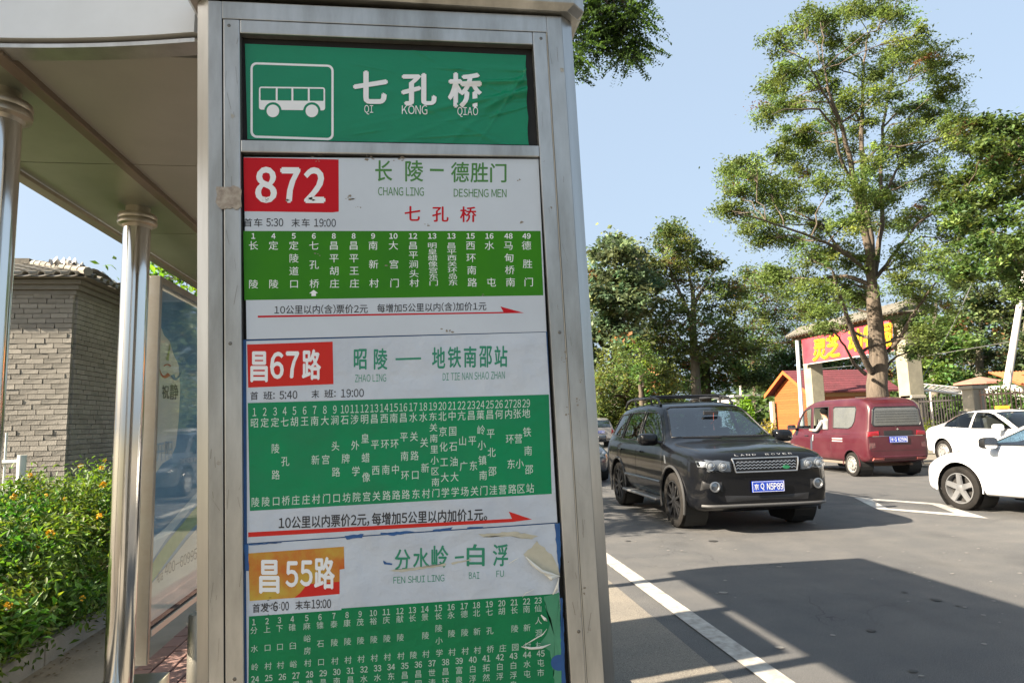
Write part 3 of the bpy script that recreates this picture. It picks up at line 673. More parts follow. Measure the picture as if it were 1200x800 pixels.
for _ in range(26):
    x = r6.gauss(315, 6); y = r6.gauss(711, 5); a = r6.uniform(0, 3.14); l = r6.uniform(1, 3.4); d_ = (cos(a)*l, sin(a)*l)
    scb.add([fS(x, y), fS(x+d_[0], y+d_[1]), fS(x+d_[0]+.5, y+d_[1]+.5), fS(x+.6, y+.6)], [(0, 1, 2, 3)])
tag(scb.build('scribble', MAT['black_print'], p3), kind='stuff')
# small scratches and stains on the steel of the right side
ss = MB(); fq = SP(-.0056)
for (cx, cy, s, k) in ((660, 420, 5, 9), (676, 470, 3, 6), (682, 448, 3, 5), (662, 480, 3, 6), (668, 655, 2, 4), (646, 245, 1.5, 3), (685, 690, 2.5, 5), (675, 745, 2, 3)):
    for _ in range(k):
        x = min(cx+r5.gauss(0, s*.6), 999); y = cy+r5.gauss(0, s); w_ = abs(r5.gauss(0, .8))+.25
        ss.add([SP(-.0056 if x < 668 else -.0008)(x+w_*r5.uniform(.4, 1.3)*cos(i*1.2566), y+w_*r5.uniform(.4, 1.2)*sin(i*1.2566)) for i in range(5)], [tuple(range(5))])
tag(ss.build('steel_stains', MAT['glue_dirt'], sign), kind='stuff')
# ================================================================== bus shelter
ZR = 2.54
RX0, RX1, RY0, RY1 = -1.57, -.03, 1.87, 5.66
shel = thing('bus_shelter', 'white roofed bus shelter on polished steel columns beside the bus stop sign', 'bus shelter', (-1.3, 3.9, .15))
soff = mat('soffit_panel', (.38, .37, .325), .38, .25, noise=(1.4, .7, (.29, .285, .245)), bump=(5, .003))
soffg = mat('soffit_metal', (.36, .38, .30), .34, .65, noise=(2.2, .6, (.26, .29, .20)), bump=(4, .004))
whitep = mat('white_cladding', (.80, .83, .84), .35, noise=(2.2, .45, (.56, .57, .56)), coat=.2)
trim = mat('roof_trim', (.30, .26, .21), .3, .7, noise=(6, .6, (.28, .23, .17)))
ys = [RY0+.02, 2.718, 3.7, 4.68, RY1-.01]
for i in range(4):
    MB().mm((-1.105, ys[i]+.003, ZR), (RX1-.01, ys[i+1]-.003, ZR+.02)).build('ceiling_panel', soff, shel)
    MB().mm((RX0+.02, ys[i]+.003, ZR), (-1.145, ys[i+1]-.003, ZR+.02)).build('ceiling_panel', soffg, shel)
MB().mm((RX0+.01, RY0+.01, ZR+.021), (RX1-.005, RY1-.005, ZR+.05)).build('roof_deck', black_gap, shel)
MB().mm((-1.145, RY0+.01, ZR-.022), (-1.105, RY1-.02, ZR+.02)).build('beam', mat('beam_brown', (.17, .13, .09), .35, .5, noise=(5, .5, (.17, .13, .09))), shel, bevel=.003)
# front fascia: bottom edge rises towards the road side
def zlow(x): return ZR
xsf = np.linspace(RX0-.03, RX1+.02, 70)
def yfr(x): return RY0 - (0.0 if x < -1.25 else .078*min(1, (x+1.25)/.66)**2 if x < -.585 else .078*max(0, 1-(x+.585)/.06)+.008)
fa = MB(); vs = []; fs = []
for x in xsf:
    y = yfr(x); z0 = zlow(x)+.012
    vs += [(x, y-.012, z0), (x, y-.012, z0+.012), (x, y+.004, z0+.34), (x, y+.06, z0+.34), (x, y+.03, z0)]
for i in range(len(xsf)-1):
    for k in range(5): fs.append((i*5+k, i*5+(k+1) % 5, (i+1)*5+(k+1) % 5, (i+1)*5+k))
fs += [(4, 3, 2, 1, 0), tuple((len(xsf)-1)*5+k for k in range(5))]
fa.add(vs, fs).build('fascia', whitep, shel, smooth=True, ang=40)
tr = MB(); vs = []; fs = []
for x in xsf:
    y = yfr(x); z0 = zlow(x)
    vs += [(x, y-.006, z0-.012), (x, y-.006, z0-.001), (x, y+.06, z0-.001), (x, y+.06, z0-.012)]
for i in range(len(xsf)-1):
    for k in range(4): fs.append((i*4+k, i*4+(k+1) % 4, (i+1)*4+(k+1) % 4, (i+1)*4+k))
fs += [(3, 2, 1, 0), tuple((len(xsf)-1)*4+k for k in range(4))]
tr.add(vs, fs).build('fascia_trim', steel, shel, smooth=True)
MB().mm((RX0-.03, RY0+.045, ZR-.005), (RX0+.018, RY1, ZR+.32)).build('fascia', whitep, shel, bevel=.006)
MB().mm((RX0-.034, RY0+.05, ZR-.022), (RX0+.02, RY1-.003, ZR-.006)).build('fascia_trim', trim, shel, bevel=.003)
MB().mm((RX1, RY0+.045, ZR+.03), (RX1+.03, RY1, ZR+.34)).build('fascia', whitep, shel, bevel=.006)
MB().mm((RX0-.03, RY1+.002, ZR-.005), (RX1+.03, RY1+.04, ZR+.33)).build('fascia', whitep, shel, bevel=.006)
MB().add([(RX0+.02, RY0+.06, ZR+.3), (RX1, RY0+.06, ZR+.3), (RX1, RY1, ZR+.3), (RX0+.02, RY1, ZR+.3)], [(0, 1, 2, 3)]).build('roof_skin', whitep, shel)
for (cx, cy) in ((-1.255, 2.14), (-1.30, 3.27), (-1.28, 4.43), (-1.28, 5.5)):
    r = .058
    base = .38 if cy < 4 else .15
    c = MB().lathe([(r, base+.012), (r, 2.44)], (cx, cy, 0), 40).build('column', chrome, shel, smooth=True)
    MB().lathe([(r, 2.44), (r*1.12, 2.452), (r*1.42, 2.458), (r*1.46, 2.470), (r*1.40, 2.482), (r*1.46, 2.492), (r*1.40, 2.505), (r*.9, 2.512), (r*.9, ZR)], (cx, cy, 0), 40).build('capital', mat('dull_capital', (.5, .46, .38), .3, .8, noise=(9, .6, (.33, .29, .22))), c, smooth=True)
    MB().lathe([(r*1.25, base), (r*1.25, base+.01), (r, base+.014)], (cx, cy, 0), 40).build('base_ring', chrome, c, smooth=True)
mirrorp = mat('mirror_plinth', (.62, .62, .58), .10, 1.0, noise=(4, .5, (.45, .45, .4)), bump=(6, .002))
MB().mm((-1.44, 1.9, .15), (-1.175, 3.52, .38)).build('plinth', mirrorp, shel, bevel=.006)
# advertising case
ad = thing('advertising_case', 'tall glazed advertising case with a blue and white poster between shelter columns', 'advertising case', (XP, 4.0, .4))
YA0, YA1, ZA0, ZA1 = 3.46, 4.36, .60, 2.205
dirty = mat('case_steel', (.33, .315, .28), .3, .85, noise=(7, .6, (.22, .19, .15)))
for (a, b) in (((XP-.05, YA0-.028, .44), (XP+.024, YA0, 2.255)), ((XP-.05, YA1, .44), (XP+.024, YA1+.035, 2.255))): MB().mm(a, b).build('case_post', dirty, ad, bevel=.004)
MB().mm((XP-.05, YA0+.001, ZA1+.012), (XP+.022, YA1-.001, 2.255)).build('case_rail', dirty, ad, bevel=.004)
MB().mm((XP-.05, YA0+.001, .555), (XP+.028, YA1-.001, ZA0-.012)).build('case_rail', mat('pale_rail', (.55, .50, .42), .35, .5), ad, bevel=.004)
MB().mm((XP-.03, YA0+.001, ZA0-.011), (XP+.02, YA1-.001, ZA0)).build('shadow_gap', black_gap, ad)
MB().mm((XP-.05, YA0+.001, ZA0+.001), (XP-.01, YA1-.001, ZA1)).build('case_back', mat('case_back_grey', (.4, .4, .38), .6), ad)
# printed poster: blue sky with a pale cloud, green shore and white foot; each field a sheet of its own
def adm(name, c, c2, sc): return mat(name, c, .6, noise=(sc, .9, c2))
post = MB(); dy = XP-.004
def adp(pts, x, name, m, par=ad):
    mb = MB(); mb.add([(x, p[0], p[1]) for p in pts], [tuple(range(len(pts)))]); return mb.build(name, m, par)
poster = adp([(YA0+.002, ZA0+.002), (YA1-.002, ZA0+.002), (YA1-.002, ZA1-.002), (YA0+.002, ZA1-.002)], XP-.008, 'poster', adm('poster_blue', (.17, .33, .48), (.09, .22, .38), 3))
def cloudpts(n, cx, cz, rx, rz, seed):
    r = random.Random(seed); return [(cx+rx*(1+.12*r.uniform(-1, 1))*cos(2*pi*k/n), cz+rz*(1+.12*r.uniform(-1, 1))*sin(2*pi*k/n)) for k in range(n)]
def clampp(P): return [(min(max(a, YA0+.004), YA1-.004), min(max(b, ZA0+.004), ZA1-.004)) for a, b in P]
adp(clampp([(3.46, 2.0), (3.52, 2.03), (3.58, 1.98), (3.66, 1.96), (3.72, 1.90), (3.80, 1.85), (3.84, 1.72), (3.83, 1.55), (3.80, 1.42), (3.73, 1.36), (3.62, 1.34), (3.52, 1.29), (3.46, 1.24)]), XP-.006, 'cloud_print', adm('pale_cloud', (.70, .67, .60), (.60, .61, .58), 6), poster)
adp(clampp([(3.46, .76), (3.7, .84), (4.0, .93), (4.36, 1.0), (4.36, 1.12), (4.0, 1.02), (3.75, .95), (3.6, .90), (3.46, .84)]), XP-.0055, 'shore_print', adm('shore_green', (.22, .33, .16), (.30, .42, .22), 20), poster)
adp(clampp([(3.46, .86), (3.7, .96), (4.36, 1.14), (4.36, 1.2), (3.7, 1.02), (3.46, .98)]), XP-.0052, 'mist_print', adm('mist', (.50, .60, .66), (.40, .52, .62), 9), poster)
adp(clampp([(3.46, .60), (4.36, .60), (4.36, .98), (4.0, .90), (3.7, .82), (3.46, .765)]), XP-.005, 'foot_print', adm('foot_white', (.74, .70, .62), (.66, .62, .54), 4), poster)
def swoosh(mb, a, b, c, w0, w1, n=14):
    L_, R_ = [], []
    for k in range(n+1):
        t = k/n; x = (1-t)**2*a[0]+2*t*(1-t)*b[0]+t*t*c[0]; y = (1-t)**2*a[1]+2*t*(1-t)*b[1]+t*t*c[1]
        dx = 2*(1-t)*(b[0]-a[0])+2*t*(c[0]-b[0]); dy_ = 2*(1-t)*(b[1]-a[1])+2*t*(c[1]-b[1]); l = math.hypot(dx, dy_) or 1
        ww = lerp(w0, w1, t)*.5+.1; L_.append((x-dy_/l*ww, y+dx/l*ww)); R_.append((x+dy_/l*ww, y-dx/l*ww))
    P = L_+R_[::-1]; mb.add([AP(*p) for p in P], [(i, i+1, 2*n-i, 2*n+1-i) for i in range(n)])
s1 = MB(); swoosh(s1, (188, 432), (191, 447), (199, 438), .3, 4.5); swoosh(s1, (193, 429), (197, 425), (201, 429), 1, 1.6); s1.build('red_emblem', mat('emblem_red', (.42, .05, .04), .5), poster)
s2 = MB(); swoosh(s2, (203, 439), (207, 451), (214, 434), 4.5, .3); s2.build('blue_emblem', mat('emblem_blue', (.03, .16, .40), .5), poster)
s3 = MB(); swoosh(s3, (197, 422), (199, 412), (200.5, 402), 3, .2); s3.build('green_emblem', mat('emblem_green', (.35, .42, .18), .5), poster)
La.build('phone_lettering', mat('faint_grey_print', (.20, .19, .17), .6), poster); La2.build('script_lettering', mat('script_print', (.10, .10, .12), .6), poster); La3.build('white_lettering', mat('poster_white', (.4, .5, .6), .5), poster)
gp = MB().mm((XP+.018, YA0+.001, ZA0+.001), (XP+.022, YA1-.001, ZA1-.001)); gp.build('glass_pane', glass('case_glass', (.95, .97, .96), 1.28, .03), ad)
# short steel post behind the sign
sp_ = thing('steel_post', 'short grey steel post standing just behind the sign pillar', 'post', (-1.17, 3.98, .15))
MB().lathe([(.055, .15), (.055, .60), (.048, .612), (0.001, .614)], (-1.075, 3.62, 0), 24).build('post_shaft', mat('grey_steel', (.33, .32, .28), .35, .8, noise=(6, .6, (.2, .19, .16))), sp_, smooth=True)
MB().lathe([(.085, .15), (.085, .16), (.055, .164)], (-1.075, 3.62, 0), 24).build('base_flange', MAT['grey_steel'], sp_, smooth=True)

# ================================================================== brick building
bldg = thing('brick_building', 'grey brick building with a tiled hip roof behind the flowering shrubs', 'building', (-4.3, 9, .1))
BX, BY, BZ = -4.28, 9.0, 3.22
MB().mm((-11, BY+.02, -.05), (BX-.02, BY+7, BZ)).build('wall', mat('mortar', (.24, .23, .21), .95, noise=(9, .6, (.17, .16, .15)), bump=(60, .003)), bldg)
brickm = mat('grey_brick', (.30, .28, .245), .9, noise=(2.2, 1.0, (.20, .188, .165)), bump=(70, .004), var=.16)
bh, bl_ = .0625, .205
protos = []
for k in range(4):
    mb = MB(); r = random.Random(k); vs = []
    mb.box((0, 0, 0), (bl_-.007, .05, bh-.008))
    mb.v = [(x+r.uniform(-.003, .003), y+r.uniform(-.004, .004), z+r.uniform(-.002, .002)) for x, y, z in mb.v]
    protos.append(mb)
pm = []
for k, mb in enumerate(protos):
    me = bpy.data.meshes.new('brick'); me.from_pydata(mb.v, [], mb.f); me.materials.append(brickm); me.update(); pm.append(me)
def brick(x, y, z, rz, sx_=1.0):
    o = bpy.data.objects.new('brick', random.choice(pm)); COL.objects.link(o); o.parent = bldg
    o.location = Vector((x, y, z))-Vector(bldg.location); o.rotation_euler = (random.uniform(-.01, .01), random.uniform(-.006, .006), rz+random.uniform(-.01, .01)); o.scale = (sx_, 1, 1)
restb = MB(); nb = 0
rows = int((BZ-.0)/bh)
for j in range(rows):
    z = .05+bh*(j+.5); off = (0, .5, .25, .75)[j % 4]*bl_
    x = BX-off
    for k in range(26):
        x1 = BX if k == 0 else x+bl_*0; 
        a = BX-off-bl_*k; 
        if k == 0 and off > .03:     # closer at the corner
            cx, s_ = BX-off/2, off/bl_
        else: cx, s_ = BX-off-bl_*(k-(0 if off <= .03 else 1))-bl_/2, 1
        pr = atY(0, 0, 1)
        near = cx > -5.14 and z > .95
        if near and nb < 165: brick(cx, BY-.004+random.uniform(-.004, .003), z, 0, s_); nb += 1
        elif cx > -9: restb.box((cx, BY, z), (bl_*s_-.007, .05, bh-.008))
ns = 0
for j in range(rows):
    z = .05+bh*(j+.5); off = (.5, 0, .75, .25)[j % 4]*bl_
    for k in range(26):
        if k == 0 and off > .03: cy, s_ = BY+.03+off/2, off/bl_
        else: cy, s_ = BY+.03+off+bl_*(k-(0 if off <= .03 else 1))+bl_/2, 1
        if cy < 9.95 and z > 1.0 and ns < 135: brick(BX+random.uniform(-.003, .004), cy, z, pi/2, s_); ns += 1
        elif cy < 15.8: restb.box((BX, cy, z), (.05, bl_*s_-.007, bh-.008))
tag(restb.build('brick_courses', brickm, bldg), kind='stuff')
# corbelled cornice
for k, (o_, h) in enumerate(((.035, .06), (.075, .06), (.12, .055))):
    z = BZ+.062*k
    MB().mm((-11, BY-o_, z), (BX+o_, BY+7, z+h)).build('cornice', mat('cornice_grey', (.21, .20, .18), .9, noise=(7, .6, (.15, .14, .125)), bump=(50, .003)), bldg, bevel=.006)
EZ = BZ+.19; OV = .24; RISE, RUN = .42, 1.35
tilem = mat('grey_tile', (.15, .14, .12), .85, noise=(9, .7, (.22, .20, .165)), bump=(40, .004), var=.22)
x0, x1, y0, y1 = -11, BX+OV, BY-OV, BY+7
MB().add([(x0, y0, EZ), (x1, y0, EZ), (x1, y1, EZ), (x0, y1, EZ), (x0, y0+RUN, EZ+RISE), (x1-RUN, y0+RUN, EZ+RISE), (x1-RUN, y1-RUN, EZ+RISE), (x0, y1-RUN, EZ+RISE)],
         [(0, 1, 5, 4), (1, 2, 6, 5), (2, 3, 7, 6), (4, 5, 6, 7), (3, 0, 4, 7), (0, 3, 2, 1)]).build('roof', MAT['cornice_grey'], bldg)
rl_ = sqrt(RUN*RUN+RISE*RISE); ra = atan2(RISE, RUN)
# half round cover tiles, one row of pieces per rib
def half_tile(L=.24, r=.055, n=6):
    vs = []; 
    for i, (yy, q) in enumerate(((0, 1.0), (L, .88))):
        for k in range(n+1):
            a = pi*k/n; vs.append((r*q*cos(a), yy, r*q*sin(a)))
        for k in range(n, -1, -1):
            a = pi*k/n; vs.append((r*q*.72*cos(a), yy, r*q*.72*sin(a)))
    m = 2*(n+1); fs = [(i, (i+1) % m, m+(i+1) % m, m+i) for i in range(m)]
    fs += [(k, k+1, m-2-k, m-1-k) for k in range(n)]
    return vs, fs
tv, tfc = half_tile(); tme = bpy.data.meshes.new('roof_tile'); tme.from_pydata(tv, [], tfc); tme.materials.append(tilem); tme.update()
roofo = [o for o in bldg.children if o.name.startswith('roof')][0]
def place_tile(p, R):
    o = bpy.data.objects.new('roof_tile', tme); COL.objects.link(o); o.parent = roofo
    o.matrix_local = Matrix.Translation(Vector(p)-Vector(bldg.location)) @ R
xx = x1-.16
while xx > -7.2:
    mx = min(rl_, (x1-xx)/RUN*rl_)       # stops at the hip
    d = -.02
    while d < mx-.1:
        place_tile((xx+random.uniform(-.008, .008), y0+d*cos(ra), EZ+d*sin(ra)+.02), Matrix.Rotation(random.uniform(-.02, .02), 4, 'Z') @ Matrix.Rotation(ra-.05, 4, 'X')); d += .215
    xx -= .175
yy = y0+.16
while yy < 13.5:
    mx = min(rl_, (yy-y0)/RUN*rl_); d = -.02
    while d < min(mx-.1, .9):
        place_tile((x1-d*cos(ra), yy, EZ+d*sin(ra)+.02), Matrix.Rotation(pi/2+random.uniform(-.02, .02), 4, 'Z') @ Matrix.Rotation(ra-.05, 4, 'X')); d += .215
    yy += .175
# ridge along the hip and the top
for k in range(9):
    rg = MB()
    t = k/9; a = Vector((lerp(x1+.02, x1-RUN, t), lerp(y0-.02, y0+RUN, t), lerp(EZ+.06, EZ+RISE+.06, t))); b = Vector((lerp(x1+.02, x1-RUN, t+.105), lerp(y0-.02, y0+RUN, t+.105), lerp(EZ+.06, EZ+RISE+.06, t+.105)))
    rg.tube([a, b], [.055, .048], 8); rg.build('ridge_tile', tilem, roofo)
for k in range(22): MB().box((x1-RUN-.12-.26*k, y0+RUN, EZ+RISE+.05), (.25, .16, .12+random.uniform(0, .012))).build('ridge_tile', tilem, roofo)
# plastic sheet thrown over the corner of the roof
def sheetmesh(pts, wid, amp, seed, nx=26, ny=9):
    r = np.random.default_rng(seed); P = [Vector(p) for p in pts]; vs = []
    ph = r.uniform(0, 6, 8)
    for i in range(nx+1):
        t = i/nx*(len(P)-1); k = min(int(t), len(P)-2); c = P[k].lerp(P[k+1], t-k); d = (P[k+1]-P[k]).normalized(); s = d.cross(Vector((0, 0, 1))).normalized()
        for j in range(ny+1):
            u = j/ny-.5; h = amp*(sin(7*t+ph[0]+9*u)+.7*sin(13*t+ph[1]-14*u)+.5*sin(23*u+ph[2]+4*t))*.6+amp*.12*r.uniform(-1, 1)
            vs.append(c+s*u*wid*(1+.25*sin(5*t+ph[3]))+Vector((0, 0, h-abs(u)*amp*1.2)))
    return vs, [(i*(ny+1)+j, i*(ny+1)+j+1, (i+1)*(ny+1)+j+1, (i+1)*(ny+1)+j) for i in range(nx) for j in range(ny)]
ps = thing('plastic_sheet', 'crumpled pale plastic sheet weighted on the corner of the brick building roof', 'plastic sheet', (-4.1, 9, 3.8))
pl = mat('milky_plastic', (.34, .32, .30), .45, noise=(4, .5, (.26, .245, .22)))
a = MB(); vs, fs = sheetmesh([(-4.78, 9.5, 3.77), (-4.55, 9.35, 3.74), (-4.34, 9.2, 3.66)], .20, .06, 1, 26, 14); a.add(vs, fs)
a.build('sheet_bundle', pl, ps, smooth=True, ang=70)
a = MB(); vs, fs = sheetmesh([(-4.26, 9.15, 3.61), (-4.14, 9.8, 3.54), (-4.04, 10.6, 3.50), (-4.0, 11.4, 3.48)], .22, .03, 2, 26, 8); a.add(vs, fs)
a.build('sheet_tail', pl, ps, smooth=True, ang=70)
# white pipe rail in front of the wall
rl2 = thing('pipe_railing', 'short white pipe railing in front of the brick wall', 'railing', (-4.6, 8.2, .1))
wp = mat('white_pipe', (.55, .58, .54), .5)
q0 = atY(26, 533, 8.2); q1 = atY(26, 570, 8.2)
MB().tube([(q0[0], 8.2, .1), (q0[0], 8.2, q0[2])], .045, 12).build('rail_post', wp, rl2, smooth=True)
MB().tube([(q0[0], 8.2, q0[2]-.07), (q0[0]-1.9, 8.2, q0[2]-.12)], .025, 10).build('rail_bar', wp, rl2, smooth=True)
MB().tube([(q0[0]-.17, 8.2, .1), (q0[0]-.17, 8.2, q0[2]+.25)], .012, 8).build('rail_rod', wp, rl2, smooth=True)
# ================================================================== vegetation
def leaves(name, C, size, cols, parent, up_=.35, asp=.45, rs=None, fold=.25, droop=0.0):
    """C (n,3) leaf centres; each leaf a folded pair of triangles, cols (n,3)"""
    r = rs or rng; n = len(C); C = np.asarray(C, float)
    if parent is not None:
        mi = np.array(pinv(parent)); C = C @ mi[:3, :3].T + mi[:3, 3]
    N = r.normal(size=(n, 3)); N[:, 2] = np.abs(N[:, 2])+up_*2; N /= np.linalg.norm(N, axis=1, keepdims=True)
    A = r.normal(size=(n, 3)); A[:, 2] -= droop; A -= N*np.sum(A*N, 1, keepdims=True); A /= np.linalg.norm(A, axis=1, keepdims=True)
    B = np.cross(N, A); s = (size*r.uniform(.65, 1.35, n))[:, None]
    V = np.stack([C-A*s*.5, C-B*s*asp*.5+N*s*fold*.3, C+A*s*.5, C+B*s*asp*.5+N*s*fold*.3], 1).reshape(-1, 3)
    F = np.arange(n*4).reshape(n, 4); T = np.concatenate([F[:, [0, 1, 2]], F[:, [0, 2, 3]]], 1).reshape(-1)
    me = bpy.data.meshes.new(name); me.vertices.add(n*4); me.vertices.foreach_set('co', V.ravel().astype(np.float32))
    me.loops.add(n*6); me.loops.foreach_set('vertex_index', T.astype(np.int32)); me.polygons.add(n*2)
    me.polygons.foreach_set('loop_start', np.arange(0, n*6, 3, dtype=np.int32))
    me.update(calc_edges=True)
    ca = me.color_attributes.new('tint', 'FLOAT_COLOR', 'POINT'); cc = np.ones((n*4, 4), np.float32); cc[:, :3] = np.repeat(cols, 4, 0); ca.data.foreach_set('color', cc.ravel())
    me.materials.append(LEAF)
    return link(name, me, None, parent)

barkm = mat('bark', (.115, .09, .066), .9, noise=(9, .9, (.05, .04, .03)), bump=(16, .03), aniso=(1, 1, .22))
barkg = mat('pale_bark', (.15, .13, .10), .9, noise=(7, .8, (.08, .07, .055)), bump=(14, .02), aniso=(1, 1, .3))

def curve(a, b, sag, r, n=5, jit=.05):
    a, b = Vector(a), Vector(b); L = (b-a).length; out = []
    for i in range(n+1):
        t = i/n; p = a.lerp(b, t); p.z += sag*L*sin(pi*t)*.5
        if 0 < i < n: p += Vector((r.uniform(-1, 1), r.uniform(-1, 1), r.uniform(-1, 1)))*L*jit
        out.append(p)
    return out

def tree(label, limbs, blobs, cat='tree', group=None, seed=1, bark=barkm, col=(.06, .11, .02), brown=.04, leaf=.14, per=40, clumps=14, clump_r=.28, flatn=.55, squash=.8,
         cvar=.25, browncol=(.20, .11, .05), name='leafy_tree', gap=.0, twig=.018, asp=.42, lightvar=.35, lim=1.0, fronds=0):
    """limbs: [(points, radius list)] in place; blobs: [(centre, radius)]"""
    r = random.Random(seed); nr = np.random.default_rng(seed)
    base = limbs[0][0][0]; root = thing(name, label, cat, tuple(base), 0, group)
    mb = MB(); nodes = []
    for pts, rad in limbs:
        P = [Vector(p) for p in pts]
        # resample with a little wander
        Q, RR = [], []
        for i in range(len(P)-1):
            k = 4
            for j in range(k):
                t = j/k; q = P[i].lerp(P[i+1], t)
                if j: q += Vector((r.uniform(-1, 1), r.uniform(-1, 1), 0))*(P[i+1]-P[i]).length*.02
                Q.append(q); RR.append(lerp(rad[i], rad[i+1], t))
        Q.append(P[-1]); RR.append(rad[-1]); RR = [q*(lim if RR[0] < .4 else 1) for q in RR]
        mb.tube(Q, RR, 12 if rad[0] > .2 else 8)
        nodes += list(zip(Q, RR))
    cs, cl = [], []
    for c, R in blobs:
        c = Vector(c)
        # nearest lower limb node
        best = min(nodes[2:] or nodes, key=lambda q: (q[0]-c).length + max(0, q[0].z-c.z+.3)*2.0)
        lr = max(min(best[1]*.6, .02+.022*(c-best[0]).length), .014)
        cv = curve(best[0], c, .12, r, 6, .045); mb.tube(cv, [lerp(lr, twig*.7, i/6) for i in range(7)], 6, cap=False)
        hub = [cv[-1], cv[-2], cv[-3]]
        for k in range(clumps):
            d = Vector((r.gauss(0, 1), r.gauss(0, 1), r.gauss(0, 1)*.8)).normalized(); q = R*(r.random()**.40)*r.uniform(.75, 1.28)
            e = c+Vector((d.x*q, d.y*q, d.z*q*squash))
            if r.random() < .85: mb.tube(curve(r.choice(hub), e, .12, r, 3, .09), [twig*.55, twig*.45, twig*.35, twig*.2], 4, cap=False)
            if r.random() < gap: continue
            if fronds and R < .4:
                pts_ = []; v = math.exp(r.gauss(0, lightvar))
                for _ in range(fronds):
                    a_ = r.uniform(0, 2*pi); d0 = np.array([cos(a_), sin(a_), r.uniform(-1.1, -.1)]); d0 /= np.linalg.norm(d0); L_ = r.uniform(.10, .22); o_ = np.array(e)+nr.normal(0, .035, 3); sd = np.cross(d0, [0, 0, 1]); sd /= np.linalg.norm(sd)
                    for k_ in range(13):
                        t_ = k_/13
                        for s_ in (1, -1): pts_.append(o_+d0*L_*t_+np.array([0, 0, -.035*t_*t_])+sd*s_*.011)
                cs.append(np.array(pts_)); cc = np.array(col)*v
                if r.random() < brown: cc = np.array(browncol)*r.uniform(.7, 1.3)
                cl.append(np.clip(cc[None, :]*np.exp(nr.normal(0, .18, (len(pts_), 1))), .004, .6)); continue
            m = int(per*r.uniform(.6, 1.4)); g = nr.normal(size=(m, 3))*clump_r*r.choice((.55, .8, 1.0, 1.35)); g[:, 2] *= flatn; az_ = r.uniform(0, 2*pi); ln_ = nr.normal(size=m)*clump_r*r.uniform(.3, 1.3); g[:, 0] = g[:, 0]*.62+ln_*cos(az_); g[:, 1] = g[:, 1]*.62+ln_*sin(az_); g[:, 2] -= .35*np.abs(ln_)*r.uniform(-.2, 1)
            cs.append(np.array(e)+g)
            v = math.exp(r.gauss(0, lightvar)); h = r.gauss(0, cvar)
            cc = np.array(col)*v*np.array([1+h*.5, 1, 1-h*.3])
            if r.random() < brown: cc = np.array(browncol)*r.uniform(.7, 1.3)
            cl.append(np.clip(cc[None, :]*np.exp(nr.normal(0, .18, (m, 1))), .004, .5))
    mb.build('trunk', bark, root, smooth=True, ang=60)
    leaves('crown', np.concatenate(cs), leaf, np.concatenate(cl), root, rs=nr, asp=asp)
    return root

def pl_(pts, Y, dY=None):
    return [tuple(atY(x, y, Y+(0 if dY is None else dY[i]))) for i, (x, y) in enumerate(pts)]
def blobs_px(lst, Y, spread, pxr, seed):
    r = random.Random(seed); out = []
    for q in lst:
        x, y = q[:2]; k = q[2] if len(q) > 2 else pxr
        YY = Y+r.uniform(-spread, spread); p = atY(x, y, YY); depth = (p-EYEP) @ fwd; out.append((tuple(p), k*depth/F))
    return out

# --- the big locust across the road
TY = 18.0
b0 = atY(1029, 540, TY); g0 = (b0[0]+.12, TY, .05)
limbs = [
    ([g0]+pl_([(1029, 470), (1027, 400), (1023, 335)], TY), [.42, .30, .235, .17]),
    (pl_([(1023, 335), (1014, 275), (1004, 225), (995, 180), (985, 145), (972, 110), (966, 80)], TY, [0, -.2, -.4, -.6, -.8, -1, -1.1]), [.22, .17, .14, .11, .085, .06, .03]),
    (pl_([(1023, 335), (1016, 260), (1012, 200), (1010, 140), (1012, 80), (1018, 40)], TY, [0, .2, .4, .6, .7, .8]), [.20, .16, .13, .10, .06, .03]),
    (pl_([(1023, 340), (1034, 265), (1032, 200), (1034, 150), (1046, 90), (1052, 50)], TY, [0, .5, .9, 1.2, 1.5, 1.6]), [.15, .11, .09, .07, .05, .025]),
    (pl_([(1004, 225), (985, 185), (978, 150), (960, 128), (920, 128), (905, 134)], TY, [-.4, -.9, -1.3, -1.6, -2, -2.2]), [.08, .07, .055, .045, .03, .015]),
    (pl_([(1021, 435), (1005, 405), (996, 380), (984, 345), (976, 318)], TY, [-.1, -.5, -.9, -1.3, -1.6]), [.16, .13, .11, .08, .05]),
    (pl_([(1014, 438), (1000, 425), (990, 405), (975, 385)], TY, [-.2, -.6, -1.0, -1.5]), [.09, .07, .05, .03]),
    (pl_([(1040, 412), (1056, 395), (1068, 372), (1086, 345), (1104, 322)], TY, [0, -.4, -.8, -1.3, -1.6]), [.11, .095, .075, .05, .03]),
    (pl_([(1019, 320), (995, 300), (970, 285), (930, 270), (885, 255), (862, 250)], TY, [0, -.3, -.8, -1.2, -1.6, -1.8]), [.10, .085, .07, .05, .035, .015]),
    (pl_([(1019, 310), (985, 292), (960, 262), (930, 247), (895, 228)], TY, [0, .5, .9, 1.3, 1.6]), [.08, .065, .05, .035, .015]),
    (pl_([(1027, 325), (1050, 295), (1075, 262), (1110, 240), (1150, 225)], TY, [0, .3, .7, 1.0, 1.3]), [.10, .08, .06, .045, .02]),
    (pl_([(1030, 240), (1050, 200), (1070, 178), (1095, 165), (1118, 150)], TY, [.6, .9, 1.3, 1.8, 2.1]), [.08, .06, .05, .03, .015]),
    (pl_([(1034, 150), (1055, 128), (1075, 118), (1100, 108)], TY, [1.2, 1.6, 2.0, 2.4]), [.06, .045, .03, .015]),
    (pl_([(985, 145), (958, 95), (945, 70), (925, 62)], TY, [-.8, -1.2, -1.5, -1.8]), [.06, .045, .03, .015]),
]
